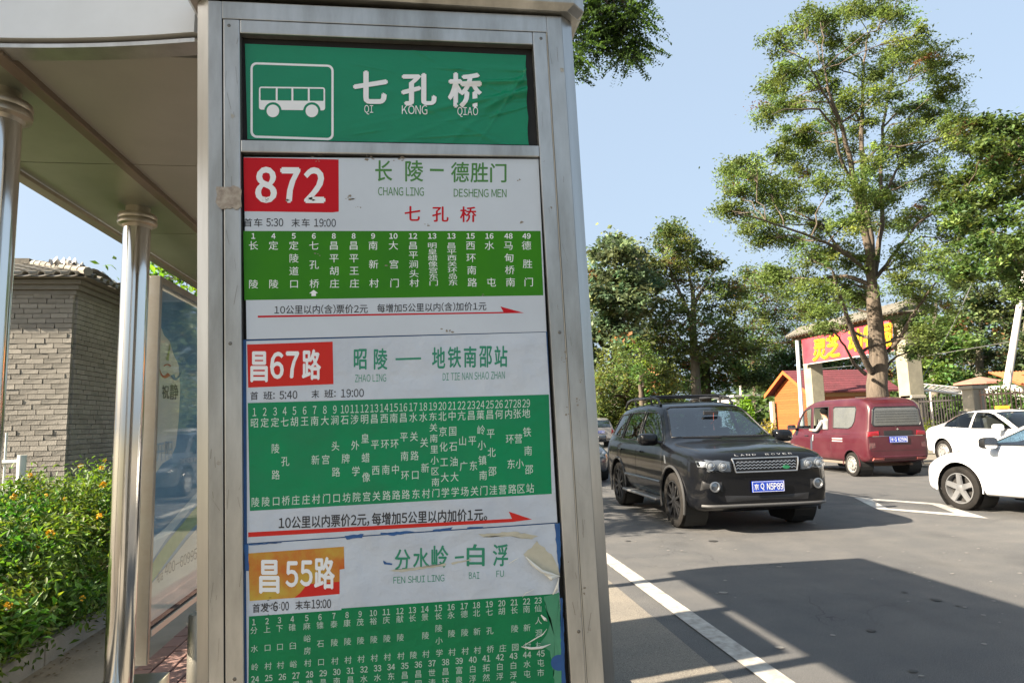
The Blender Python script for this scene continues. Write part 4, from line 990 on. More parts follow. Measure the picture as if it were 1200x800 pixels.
bp_ = [(915, 54), (939, 30), (966, 21), (996, 12), (1030, 6), (1052, 16), (1068, 44), (1086, 62), (1098, 78), (1106, 104, 16), (1050, 72), (1022, 84), (1008, 52), (975, 40), (969, 76), (926, 84, 17), (909, 100, 16), (899, 132, 15), (919, 124, 16),
       (960, 108), (986, 118), (1034, 112), (1068, 124), (1095, 132), (1119, 142, 16), (1112, 160), (1130, 172, 15), (1062, 154), (1050, 180), (1080, 184), (1008, 148), (974, 144), (930, 158, 18), (914, 178, 16), (948, 168), (940, 194),
       (990, 177), (1026, 192), (972, 214), (1006, 222), (1046, 216), (1090, 205), (858, 199, 15), (876, 196, 16), (892, 212, 17), (862, 226, 15), (902, 226, 17), (858, 246, 14), (925, 215, 16), (878, 262, 15), (905, 250), (938, 242), (962, 262), (925, 285, 18), (896, 280, 14), (990, 262), (1022, 262), (1062, 256), (1092, 250),
       (1112, 226), (1130, 250), (950, 305), (975, 296), (1002, 305), (1062, 298), (1092, 300), (1110, 320), (930, 330), (958, 338), (990, 335), (905, 325, 15), (1052, 335), (1080, 348), (1105, 358), (1064, 380, 16), (1088, 390, 16), (980, 360, 17), (955, 365, 14), (1000, 345, 18), (1030, 240, 18), (1120, 285, 18), (1010, 350, 15), (1075, 410, 14), (968, 385, 10)]
tree('tall spreading locust with thick ridged trunk rising behind the red van', limbs, blobs_px(bp_, TY, 2.0, 21, 3), seed=5, col=(.118, .168, .050), brown=.008, cvar=.16, leaf=.095, per=112, clumps=16, clump_r=.19, flatn=.5, squash=.95, gap=.06, name='locust_tree', lightvar=.28, lim=.62)
# right-hand tree that reaches in from outside the picture
RY = 15.0
lr_ = [([(22.6, RY, 0)]+pl_([(1290, 420), (1270, 330)], RY), [.3, .24, .2]), (pl_([(1270, 330), (1230, 305), (1200, 290), (1160, 300), (1130, 305)], RY), [.12, .1, .08, .05, .02]),
       (pl_([(1270, 330), (1235, 250), (1205, 215), (1180, 175), (1160, 160)], RY), [.12, .1, .07, .04, .02]), (pl_([(1235, 250), (1200, 240), (1160, 245), (1130, 235)], RY), [.06, .05, .03, .015])]
rb_ = [(1148, 146, 12), (1168, 148, 12), (1190, 150, 14), (1180, 168, 13), (1158, 172, 11), (1200, 185), (1150, 200), (1172, 205), (1130, 212, 15), (1195, 225), (1160, 232), (1135, 240), (1185, 255), (1150, 265), (1200, 280), (1170, 290), (1140, 290), (1125, 262, 14), (1190, 310), (1160, 318), (1200, 340), (1132, 315, 16), (1175, 190, 14), (1210, 160, 20), (1230, 200, 25), (1230, 260, 25), (1115, 240, 13)]
tree('dark branches of a locust with brown seed pods at the right edge', lr_, blobs_px(rb_, RY, 1.5, 19, 8), seed=12, col=(.085, .132, .038), brown=.06, leaf=.14, per=52, clumps=13, clump_r=.18, flatn=.5, name='locust_tree', browncol=(.11, .07, .04))
# the tree over the camera whose twigs hang beside the pillar top
nb_ = [((-1.9, -2.6, .1), None)]
nl = [([(-1.9, -2.6, .1), (-1.8, -2.4, 2.5), (-1.5, -1.8, 5.0), (-1.0, -.8, 7.0)], [.26, .22, .18, .12]), ([(-1.5, -1.8, 5.0), (-.4, 0.4, 5.6), (.4, 2.4, 5.2), (.9, 3.6, 4.55)], [.12, .09, .06, .03]), ([(-1.0, -.8, 7.0), (-.5, 1.6, 7.8), (.2, 4.0, 8.2)], [.12, .08, .04]), ([(-1.0, -.8, 7.0), (1.4, .6, 8.0), (3.0, 2.5, 8.4)], [.1, .07, .04])]
nbl = [(tuple(atY(x_, y_, 3.8)), r_) for x_, y_, r_ in ((662, 4, .12), (672, 26, .10), (690, 12, .12), (704, 30, .10), (672, 50, .08), (668, 70, .05), (716, 16, .09), (728, 34, .08), (738, 24, .07), (748, 50, .05), (736, 60, .04), (700, -12, .14), (725, -8, .12), (665, -20, .14), (744, 5, .06), (708, 44, .06))]
rr = random.Random(2)
for k in range(26): nbl.append(((rr.uniform(-4.5, 2.6), rr.uniform(.2, 5.8), rr.uniform(7.4, 9.6)), rr.uniform(.6, 1.0)))
nl.append(([(-1.0, -.8, 7.0), (-2.2, 2.4, 7.9), (-3.0, 5.2, 8.2), (-3.2, 7.6, 8.1)], [.1, .07, .05, .02]))
for k in range(15): nbl.append(((rr.uniform(-4.35, -2.2), rr.uniform(5.3, 8.3), rr.uniform(7.4, 8.4)), rr.uniform(.42, .6)))
root = tree('locust overhanging the bus stop with feathery twigs beside the pillar top', nl, nbl, seed=31, col=(.050, .092, .024), brown=.0, leaf=.023, per=60, clumps=8, clump_r=.3, flatn=.8, name='locust_tree', twig=.006, asp=.5, fronds=5, browncol=(.22, .12, .03))
# pavement trees hidden mostly by the pillar, shading the road behind it
for i, (x, y, zc, R, n) in enumerate(((-2.1, 9.9, 4.2, 1.9, 26), (-1.2, 14.6, 4.6, 2.3, 26), (-.9, 20.0, 5.0, 2.5, 24), (-.6, 27, 5.4, 2.7, 24), (-.4, 35, 5.8, 3, 20))):
    r = random.Random(50+i); bl3 = []
    for k in range(n):
        d = Vector((r.gauss(0, 1), r.gauss(0, 1), r.gauss(0, .8))).normalized()*R*r.random()**.4; bl3.append(((x+d.x, y+d.y, zc+d.z*.85), R*.32))
    if i == 0:
        for q_ in ((-2.3, 8.1, 3.0), (-2.1, 8.4, 3.4), (-1.7, 8.5, 3.2), (-2.5, 8.6, 3.7), (-1.9, 8.9, 3.7), (-1.3, 8.8, 3.5), (-2.6, 8.0, 3.5), (-1.4, 9.3, 3.9)): bl3.append((q_, .42))
    tree(['bushy green roadside tree whose leaves show above the advertising case', 'roadside tree second from the bus shelter behind the pillar', 'third roadside tree behind the pillar', 'fourth roadside tree behind the pillar', 'fifth roadside tree behind the pillar'][i], [([(x, y, .1), (x+.05, y, zc-R*.5), (x, y+.1, zc+R*.5)], [.14, .11, .05])], bl3, seed=60+i, col=(.075, .15, .025), leaf=.11, per=34, clumps=11, clump_r=.2, name='roadside_tree', brown=.02)

# unseen tree added to the left to keep sun off the sign's face
r = random.Random(77); bl5 = []
for k in range(34):
    d = Vector((r.gauss(0, 1), r.gauss(0, .8), r.gauss(0, 1))).normalized()*1.5*r.random()**.4; bl5.append(((-6.1+d.x*1.2, -.12+d.y*.88, 5.4+d.z*1.15), .42))
tree('dense round roadside tree left of the bus stop shading the sign', [([(-6.1, -.2, .1), (-6.1, -.2, 3.2), (-6.0, -.1, 5.6)], [.16, .13, .05])], bl5, seed=66, col=(.075, .15, .025), leaf=.17, per=60, clumps=12, clump_r=.2, name='roadside_tree', brown=.02)
# --- far trees behind the road bend
def far(label, limbs, bl, Y, seed, **k):
    return tree(label, [(pl_(p, Y) if not isinstance(p[0], tuple) or len(p[0]) == 2 else p, r) for p, r in limbs], blobs_px(bl, Y, k.pop('spread', 3), k.pop('pxr', 23), seed), seed=seed, **k)
far('silvery green poplar left of the tree group, beside the pillar', [([(722, 488), (722, 420), (720, 350), (722, 300)], [.45, .35, .22, .08]), ([(722, 400), (740, 350), (748, 310)], [.2, .12, .05])],
    [(716, 284, 12), (704, 300, 14), (722, 300), (742, 296, 14), (752, 312, 13), (700, 322, 15), (722, 325), (744, 330), (698, 345, 13), (716, 350), (740, 352), (760, 335, 14), (708, 374), (730, 378), (756, 365), (695, 395, 14), (722, 400), (690, 418, 13), (745, 396)],
    46, 71, col=(.098, .132, .066), brown=.02, leaf=.34, per=42, clumps=18, clump_r=.45, name='poplar_tree', bark=barkg, asp=.7, twig=.05)
far('tall olive locust with pale open limbs at the middle of the tree group', [([(816, 490), (815, 440), (812, 390), (812, 345), (806, 315)], [.42, .34, .26, .16, .07]), ([(813, 385), (800, 350), (790, 330), (782, 305)], [.22, .16, .1, .04]), ([(812, 360), (832, 325), (846, 305)], [.16, .1, .04]), ([(814, 415), (795, 395), (780, 375)], [.16, .1, .05]), ([(814, 410), (840, 395), (862, 372)], [.2, .14, .06])],
    [(783, 268, 11), (792, 275, 12), (778, 288, 13), (795, 292, 14), (808, 288, 11), (780, 308), (800, 308), (822, 306, 14), (838, 312, 13), (770, 325), (795, 330), (820, 335), (845, 335, 14), (862, 345, 13), (775, 352), (800, 360), (835, 358), (860, 368), (780, 380), (812, 385), (840, 385), (868, 388), (790, 402), (825, 408), (856, 404), (875, 410, 12), (770, 398)],
    48, 72, col=(.096, .130, .042), brown=.06, leaf=.30, per=40, clumps=17, clump_r=.45, name='locust_tree', bark=barkg, twig=.06, browncol=(.12, .085, .04))
far('dense dark green tree with low crown at the centre of the tree group', [([(824, 492), (824, 450), (824, 420)], [.7, .6, .5])],
    [(735, 400), (760, 392), (780, 410), (748, 420), (770, 432), (798, 425), (820, 430), (842, 424), (862, 430, 14), (735, 440), (760, 452), (790, 448), (812, 452, 13), (842, 447, 14), (870, 445, 10), (860, 415)],
    52, 73, col=(.070, .115, .036), brown=.02, leaf=.33, per=42, clumps=18, clump_r=.5, name='broadleaf_tree', twig=.05)
far('pale yellow green willow at the left foot of the tree group', [([(735, 500), (735, 470), (733, 440)], [.3, .25, .15])],
    [(706, 440, 14), (722, 428), (742, 432), (700, 460), (720, 455), (742, 455), (762, 450), (704, 480, 14), (724, 478), (746, 476), (768, 470), (782, 458, 14), (758, 430, 14), (715, 492, 12), (738, 492, 12), (786, 474, 10), (778, 440, 13), (690, 450, 12)],
    40, 74, col=(.112, .145, .042), brown=.02, leaf=.25, per=40, clumps=18, clump_r=.34, name='willow_tree', twig=.04, flatn=1.1, browncol=(.14, .13, .05))
far('bright green young tree standing over the roof of the black car', [([(752, 500), (752, 470), (750, 450)], [.18, .15, .1])],
    [(750, 408, 14), (760, 425, 13), (752, 440, 13), (765, 446, 11), (748, 462, 13), (764, 466, 12), (758, 482, 11)],
    37, 75, col=(.085, .145, .034), leaf=.2, per=28, clumps=14, clump_r=.28, name='young_tree', twig=.03)
far('brown tinged tree between the tree group and the gate roof', [([(885, 480), (884, 440), (880, 400), (885, 370)], [.17, .14, .12, .06]), ([(882, 410), (900, 380), (912, 355)], [.11, .07, .04])],
    [(872, 338, 14), (890, 345), (908, 342), (876, 362), (895, 366), (915, 364), (882, 385), (904, 388), (922, 386), (890, 404, 14), (912, 408, 14), (930, 402, 14), (926, 345, 14), (870, 400, 12), (940, 372, 14), (898, 325, 12), (912, 322, 12), (878, 320, 12), (876, 422), (890, 428), (905, 425), (884, 444, 14), (872, 438, 13)],
    57, 76, col=(.085, .130, .038), brown=.08, leaf=.27, per=40, clumps=20, clump_r=.5, name='locust_tree', twig=.04, browncol=(.13, .08, .045))
far('dark tree standing behind the orange cabin and the gate', [([(915, 480), (915, 450), (920, 420)], [.4, .3, .2])],
    [(905, 430, 12), (920, 440, 12), (925, 420, 14), (945, 430), (965, 425), (985, 430), (1005, 425), (950, 405, 14), (975, 405), (1000, 405), (1050, 425), (1050, 400, 15), (890, 440, 10), (900, 450, 8)],
    52, 77, col=(.055, .092, .032), leaf=.33, per=44, clumps=18, clump_r=.5, name='broadleaf_tree', twig=.05)
for i, (lab, bl4, Y, c, br) in enumerate((
    ('grey green poplar behind the fence left of the utility pole', [(1140, 330), (1150, 352), (1130, 350), (1145, 375), (1165, 370), (1125, 375), (1135, 400), (1158, 398), (1150, 420), (1172, 420), (1128, 425), (1150, 440, 14), (1175, 440, 14)], 46, (.090, .125, .055), .03),
    ('fresh green broad tree behind the dark iron gate', [(1090, 400), (1078, 420), (1100, 420), (1115, 405), (1088, 440), (1108, 440), (1122, 446, 12), (1070, 440, 12), (1098, 380, 14), (1076, 400, 14)], 42, (.085, .140, .036), .02),
    ('poplar behind the utility pole at the right edge', [(1190, 300), (1205, 320), (1180, 330), (1200, 345), (1185, 360), (1205, 375), (1190, 392), (1205, 410), (1188, 420), (1220, 300, 25), (1225, 350, 25), (1225, 400, 25), (1200, 432, 14)], 43, (.085, .118, .052), .05))):
    xs = [q[0] for q in bl4]; cx = sum(xs)/len(xs)
    far(lab, [([(cx, 480), (cx, 440), (cx, 400), (cx+3, 350)], [.35, .3, .2, .08])], bl4, Y, 80+i, col=c, brown=br, leaf=.31, per=42, clumps=18, clump_r=.45, name='poplar_tree' if i != 1 else 'broadleaf_tree', bark=barkg, twig=.05, asp=.6)
# low wood that closes the view
wr2 = np.random.default_rng(5); n = 26000; xs = wr2.uniform(-60, 190, n); yy_ = wr2.uniform(95, 120, n)+.1*xs
prof = 5.0+2.0*np.sin(xs*.11)+1.5*np.sin(xs*.31+1)+1.0*np.sin(xs*.83+2)
zz = prof*wr2.random(n)**.6
cc = np.array([.06, .095, .038])[None, :]*np.exp(wr2.normal(0, .3, (n, 1)))
tag(leaves('distant_wood', np.stack([xs, yy_, zz], 1), 1.5, cc, None, rs=wr2, asp=.7), 'low wood of mixed green trees closing the view behind everything', 'wood', kind='stuff')
n = 16000; xs = wr2.uniform(22, 62, n); yy_ = 44+wr2.uniform(-2.5, 2.5, n)-.12*xs; zz = (2.6+.7*np.sin(xs*.7)+.5*np.sin(xs*1.7))*wr2.random(n)**.7
cc = np.array([.07, .115, .034])[None, :]*np.exp(wr2.normal(0, .3, (n, 1)))
tag(leaves('undergrowth', np.stack([xs, yy_, zz], 1), .42, cc, None, rs=wr2, asp=.7), 'mixed green undergrowth filling the ground behind the fence', 'undergrowth', kind='stuff')
n = 9000; xs = wr2.uniform(9, 22, n); yy_ = 62+wr2.uniform(-2.5, 2.5, n); zz = (3.2+.9*np.sin(xs*.7)+.5*np.sin(xs*1.7))*wr2.random(n)**.7
cc = np.array([.055, .092, .03])[None, :]*np.exp(wr2.normal(0, .3, (n, 1)))
tag(leaves('hedge_growth', np.stack([xs, yy_, zz], 1), .5, cc, None, rs=wr2, asp=.7), 'dark undergrowth below the far group of trees', 'undergrowth', kind='stuff')

# --- flowering shrubs beside the pavement
flm = mat('orange_yellow_petal', (.62, .36, .012), .6, noise=(60, .6, (.62, .44, .03)))
def flower_mesh():
    mb = MB(); r = random.Random(1)
    for k in range(16):
        d = Vector((r.gauss(0, 1), r.gauss(0, 1), r.gauss(0, 1)+.3)).normalized(); a = d.orthogonal().normalized(); b = d.cross(a); c = d*.010; s = .011
        mb.add([c, c+d*s*.9+a*s, c+d*s*1.7, c+d*s*.9-a*s], [(0, 1, 2, 3)]); mb.add([c, c+d*s*.9+b*s, c+d*s*1.7, c+d*s*.9-b*s], [(0, 1, 2, 3)])
    me = bpy.data.meshes.new('flower'); me.from_pydata([tuple(v) for v in mb.v], [], mb.f); me.materials.append(flm); me.update(); return me
fme = flower_mesh()
def shrub(label, cx, cy, rx, ry, h, n, seed, leaf, nfl, fdir=None):
    r = np.random.default_rng(seed); rp = random.Random(seed); root = thing('flowering_shrub', label, 'shrub', (cx, cy, .12), 0, 'yellow flowering shrubs along the pavement')
    mb = MB(); cs = []; cl = []; tips = []
    stems = int(n/95)
    for k in range(stems):
        a = rp.uniform(0, 2*pi); q = rp.random()**.5; th = rp.random()**.55
        hx = cx+rx*q*cos(a)*.98; hy = cy+ry*q*sin(a)*.98
        top = .12+h*(1-.35*q*q)*(.35+.65*th)+rp.uniform(-.06, .08)
        b = Vector((cx+rx*.3*q*cos(a), cy+ry*.3*q*sin(a), .12)); e = Vector((hx, hy, top)); mid = b.lerp(e, .5)+Vector((0, 0, .12))
        arch = e+Vector((cos(a)*.14, sin(a)*.14, -.03))
        P = [b, mid, e, arch]
        if k % 2 == 0: mb.tube(P, [.006, .005, .003, .0015], 4, cap=False)
        m = int(95*rp.uniform(.7, 1.3)); t = r.random(m)**.6
        X = np.outer(1-t, np.array(mid))+np.outer(t, np.array(arch)); X += r.normal(size=(m, 3))*np.array([.075, .075, .055])
        v = math.exp(rp.gauss(0, .25)); cs.append(X); cl.append(np.array([.070, .130, .024])[None, :]*v*np.exp(r.normal(0, .2, (m, 1)))*np.array([1+.25*rp.gauss(0, 1), 1, 1])[None, :].clip(.6, 1.6))
        tips.append(arch)
    mb.build('stems', mat('green_stem', (.10, .14, .04), .7), root, smooth=True)
    leaves('foliage', np.concatenate(cs), leaf, np.clip(np.concatenate(cl), .01, .5), root, rs=r, up_=.2, asp=.38, droop=.8, fold=.5)
    tips.sort(key=lambda p: -(p.z+.25*(p.x-cx)/rx-.12*(p.y-cy)/ry+rp.uniform(-.35, .35)))
    for t in tips[:nfl]:
        o = bpy.data.objects.new('flower', fme); COL.objects.link(o); o.parent = root; o.location = t+Vector((rp.uniform(-.03, .05), rp.uniform(-.05, .02), .03))-Vector(root.location); o.rotation_euler = (rp.uniform(-.6, .6), rp.uniform(-.6, .6), rp.uniform(0, 6)); s = rp.uniform(.55, 1.05); o.scale = (s, s, s)
    return root
shrub('nearest yellow flowering shrub at the left edge with broad leaves', -2.68, 3.75, .55, .8, .72, 11000, 1, .062, 6)
shrub('low yellow flowering shrub spilling towards the bed kerb', -2.52, 4.6, .34, 1.2, .62, 13000, 9, .052, 3)
shrub('tall yellow flowering shrub in the middle of the row before the brick wall', -3.15, 5.0, .82, .95, 1.05, 26000, 2, .052, 14)
shrub('farthest yellow flowering shrub seen left of the steel column', -3.15, 6.6, .85, .95, 1.12, 22000, 3, .050, 16)
shrub('yellow flowering shrub hidden partly behind the advertising case', -3.1, 8.3, .8, .8, 1.0, 9000, 4, .055, 5)
# fallen leaf crumbs along the bed kerb
lv = MB(); r9 = random.Random(8)
for k in range(260):
    x = -2.19+abs(r9.gauss(0, .10)); y = r9.uniform(3.2, 7.5); s = r9.uniform(.006, .02); a = r9.uniform(0, 6.28)
    lv.add([(x+s*cos(a+i*2.1)*(1 if i % 2 else .6), y+s*sin(a+i*2.1), .154+r9.uniform(0, .004)) for i in range(3)], [(0, 1, 2)])
tag(lv.build('fallen_leaves', mat('dry_leaf', (.10, .075, .04), .9)), 'dry leaf crumbs lying along the bed kerb', 'fallen leaves', kind='stuff')
# ================================================================== vehicles
def shell(spec):
    """spec: L (x range), arrays of (x, value) for w, zb, zs, zt, wt ; returns a closed bmesh body, x forward, y left"""
    f = lambda k, x: float(np.interp(x, [p[0] for p in spec[k]], [p[1] for p in spec[k]]))
    bm = bmesh.new(); rows = []
    for x in spec['xs']:
        w, zb, zs, zt, wt = f('w', x), f('zb', x), f('zs', x), f('zt', x), f('wt', x)
        g = max(0, zt-zs)
        sec = [(.80*w, zb), (.955*w, zb+.035), (.992*w, zb+(zs-zb)*.25), (w, zb+(zs-zb)*.55), (.992*w, zb+(zs-zb)*.82), (.955*w, zs)]
        wi = lerp(w*.935, wt, 0.0)
        if g > .2:
            sec += [(lerp(w*.945, wt, .12), zs+.03), (lerp(w*.945, wt, .52), zs+g*.5), (lerp(w*.945, wt, .93), zt-.085), (wt*.93, zt-.03), (wt*.72, zt-.006), (wt*.35, zt+.004), (0, zt+.006)]
        else:
            wt2 = w*.9
            sec += [(wt2*.99, zs+g*.25), (wt2*.96, zs+g*.45), (wt2*.90, zs+g*.62), (wt2*.8, zs+g*.78), (wt2*.62, zs+g*.9), (wt2*.33, zs+g*.98), (0, zt)]
        rows.append([(x, y, z) for y, z in sec])
    K = len(rows[0]); L, R = [], []
    for row in rows:
        l = [bm.verts.new(p) for p in row]; r = [bm.verts.new((p[0], -p[1], p[2])) for p in row[:-1]]+[l[-1]]
        L.append(l); R.append(r)
    for i in range(len(rows)-1):
        for k in range(K-1):
            bm.faces.new((L[i][k], L[i+1][k], L[i+1][k+1], L[i][k+1])); bm.faces.new((R[i][k+1], R[i+1][k+1], R[i+1][k], R[i][k]))
        bm.faces.new((L[i+1][0], L[i][0], R[i][0], R[i+1][0]))
    for i, s in ((0, 1), (len(rows)-1, -1)):
        for k in range(K-1):
            q = (L[i][k], L[i][k+1], R[i][k+1], R[i][k]); q = tuple(dict.fromkeys(q))
            bm.faces.new(q if s > 0 else q[::-1])
    me = bpy.data.meshes.new('shell'); bm.to_mesh(me); bm.free()
    o = bpy.data.objects.new('shell', me); COL.objects.link(o)
    md = o.modifiers.new('s', 'SUBSURF'); md.levels = spec.get('sub', 2); md.render_levels = md.levels
    bpy.context.view_layer.update(); dg = bpy.context.evaluated_depsgraph_get()
    me2 = bpy.data.meshes.new_from_object(o.evaluated_get(dg)); bpy.data.objects.remove(o); bpy.data.meshes.remove(me)
    bm = bmesh.new(); bm.from_mesh(me2); bpy.data.meshes.remove(me2); bmesh.ops.recalc_face_normals(bm, faces=bm.faces)
    return bm
def inpoly(p, poly):
    c = False; n = len(poly)
    for i in range(n):
        a, b = poly[i], poly[(i+1) % n]
        if (a[1] > p[1]) != (b[1] > p[1]) and p[0] < (b[0]-a[0])*(p[1]-a[1])/(b[1]-a[1])+a[0]: c = not c
    return c
def cut(bm, poly, axis, test):
    """separate the faces of bm inside the convex polygon seen along the axis; returns a bmesh of them"""
    ia, ib = {'y': (0, 2), 'x': (1, 2), 'z': (0, 1)}[axis]
    xs = [p[0] for p in poly]; ys_ = [p[1] for p in poly]; bx = (min(xs)-.1, max(xs)+.1, min(ys_)-.1, max(ys_)+.1)
    def near():
        fs = [f for f in bm.faces if test(f.calc_center_median()) and any(bx[0] <= v.co[ia] <= bx[1] and bx[2] <= v.co[ib] <= bx[3] for v in f.verts)]
        g = set(fs)
        for f in fs: g.update(f.edges); g.update(f.verts)
        return list(g)
    n = len(poly)
    for i in range(n):
        a, b = poly[i], poly[(i+1) % n]
        no = [0, 0, 0]; co = [0, 0, 0]; no[ia] = b[1]-a[1]; no[ib] = -(b[0]-a[0]); co[ia] = a[0]; co[ib] = a[1]
        bmesh.ops.bisect_plane(bm, geom=near(), plane_co=co, plane_no=no, dist=1e-5)
    sel = [f for f in bm.faces if test(f.calc_center_median()) and inpoly((f.calc_center_median()[ia], f.calc_center_median()[ib]), poly)]
    out = bmesh.new(); vm = {}
    for f in sel:
        vs = []
        for v in f.verts:
            if v not in vm: vm[v] = out.verts.new(v.co)
            vs.append(vm[v])
        out.faces.new(vs)
    bmesh.ops.delete(bm, geom=sel, context='FACES')
    bmesh.ops.recalc_face_normals(out, faces=out.faces)
    return out
def bmobj(bm, name, m, parent, inset=0.0, smooth=True, centre=(0, 0, .8)):
    if inset:
        bm.normal_update(); c = Vector(centre)
        if bm.faces:
            f = next(iter(bm.faces)); s = 1 if f.normal.dot(f.calc_center_median()-c) > 0 else -1
            for v in bm.verts: v.co -= v.normal*inset*s
    me = bpy.data.meshes.new(name); bm.to_mesh(me); bm.free()
    me.polygons.foreach_set('use_smooth', [smooth]*len(me.polygons)); me.update()
    return link(name, me, m, parent)
def outline(bm_out):
    """ordered boundary loop of a cut piece"""
    be = [e for e in bm_out.edges if len(e.link_faces) == 1]
    if not be: return []
    nxt = {}
    for e in be:
        for v in e.verts: nxt.setdefault(v, []).append(e)
    v = be[0].verts[0]; loop = [v]; seen = set(); e = be[0]
    while True:
        seen.add(e); v = e.other_vert(v)
        if v is loop[0]: break
        loop.append(v); c = [q for q in nxt[v] if q not in seen]
        if not c: break
        e = c[0]
    return [q.co.copy() for q in loop]
def tube_loop(mb, pts, r, n=6):
    mb.tube(pts+[pts[0], pts[1]], r, n, cap=False)
def patch(bvh, poly, direction, m, name, parent, off=.006, rings=4, depth=.0, back=.02, smooth=True):
    """poly in 3D outside the body; dropped on to it along direction and lifted by off"""
    d = Vector(direction).normalized(); P = [Vector(p) for p in poly]; c = sum(P, Vector())/len(P); n = len(P); mb = MB(); vs = []
    last = None
    for k in range(rings, -1, -1):
        for p in (P if k else [c]):
            q = c+(p-c)*(k/rings) if k else c
            h = bvh.ray_cast(q-d*.6, d); hit = h[0] if h[0] is not None else (last or q); last = hit
            vs.append(hit-d*off)
    fs = []
    for k in range(rings-1):
        for i in range(n): fs.append((k*n+i, k*n+(i+1) % n, (k+1)*n+(i+1) % n, (k+1)*n+i))
    cidx = rings*n
    for i in range(n): fs.append(((rings-1)*n+i, (rings-1)*n+(i+1) % n, cidx))
    b = len(vs); vs += [vs[i]+d*(off+back) for i in range(n)]
    for i in range(n): fs.append((i, (i+1) % n, b+(i+1) % n, b+i))
    mb.add(vs, fs); return mb.build(name, m, parent, smooth=smooth, world=False, ang=50)
def hitline(bvh, pts, d, off=.002, n=10):
    d = Vector(d); out = []
    for i in range(len(pts)-1):
        for k in range(n):
            q = Vector(pts[i]).lerp(Vector(pts[i+1]), k/n); h = bvh.ray_cast(q-d*.6, d)
            if h[0] is not None: out.append(h[0]-d*off)
    h = bvh.ray_cast(Vector(pts[-1])-d*.6, d)
    if h[0] is not None: out.append(h[0]-d*off)
    return out
def wheel(parent, x, y, r, wd, kind, rimm, side):
    w_ = bpy.data.objects.new('wheel', None); COL.objects.link(w_); w_.parent = parent; w_.location = (x, y, r); w_.rotation_euler = (0, 0, 0 if side > 0 else pi)
    h = wd/2; ri = r*.70
    T = MB().lathe([(ri, -h*.9), (ri+.02, -h), (r*.9, -h*1.02), (r*.975, -h*.88), (r, -h*.6), (r, h*.6), (r*.975, h*.88), (r*.9, h*1.02), (ri+.02, h), (ri, h*.9)], n=48, axis='Y').build('tyre', rubber, w_, smooth=True, world=False)
    g = MB()
    for q in (-.35, 0, .35): g.lathe([(r+.0015, h*(q-.05)), (r+.0015, h*(q+.05))], n=48, axis='Y')
    tag(g.build('tread_groove', black_gap, T, world=False), kind='stuff')
    rim = MB(); yo = h*.72
    rim.lathe([(ri*1.01, yo+.028), (ri*.96, yo+.03), (ri*.93, yo), (ri*.9, -h*.8)], n=48, axis='Y')
    if kind == 'steel':
        rim.lathe([(ri*.93, yo+.005), (ri*.72, yo-.01), (ri*.60, yo+.018), (ri*.42, yo+.03), (ri*.30, yo+.02), (ri*.28, yo+.045), (.001, yo+.05)], n=32, axis='Y')
    else:
        k = {'five': 5, 'ten': 10}[kind]
        for i in range(k):
            a = 2*pi*i/k+.3; wd0, wd1 = (.045, .032) if k == 5 else (.022, .013)
            c_, s_ = cos(a), sin(a); tx, tz = -s_, c_
            def P(rr, t, yy): return (rr*c_+tx*t, yy, rr*s_+tz*t)
            w1 = wd1*(1.35 if k == 5 else 1.2)
            rim.add([P(ri*.22, -wd0, yo-.01), P(ri*.22, wd0, yo-.01), P(ri*.95, w1, yo+.012), P(ri*.95, -w1, yo+.012), P(ri*.22, -wd0*.8, yo+.022), P(ri*.22, wd0*.8, yo+.022), P(ri*.95, w1*.75, yo+.026), P(ri*.95, -w1*.75, yo+.026)],
                    [(4, 5, 6, 7), (0, 3, 7, 4), (1, 5, 6, 2), (0, 4, 5, 1), (2, 6, 7, 3)])
        rim.lathe([(ri*.27, yo-.01), (ri*.27, yo+.018), (ri*.14, yo+.03), (.001, yo+.032)], n=24, axis='Y')
    rim.build('rim', rimm, w_, smooth=True, world=False, ang=30)
    bk = MB().lathe([(ri*.9, yo-.06), (.001, yo-.06)], n=32, axis='Y'); bk.build('brake_backing', mat('brake_dark', (.03, .028, .026), .7), w_, world=False)
    if kind == 'steel':
        hb = MB()
        for i in range(10):
            a = 2*pi*i/10; hb.lathe([(.020, yo+.012), (.001, yo+.0125)], (ri*.66*cos(a), 0, ri*.66*sin(a)), 8, 'Y')
        tag(hb.build('rim_holes', black_gap, w_, world=False), kind='stuff')
    return w_
def paint(name, col, rough=.22, coat=.9, noise=None, metal=0.0):
    return mat(name, col, rough, metal, noise=noise or (3, .3, tuple(c*.85 for c in col)), coat=coat)
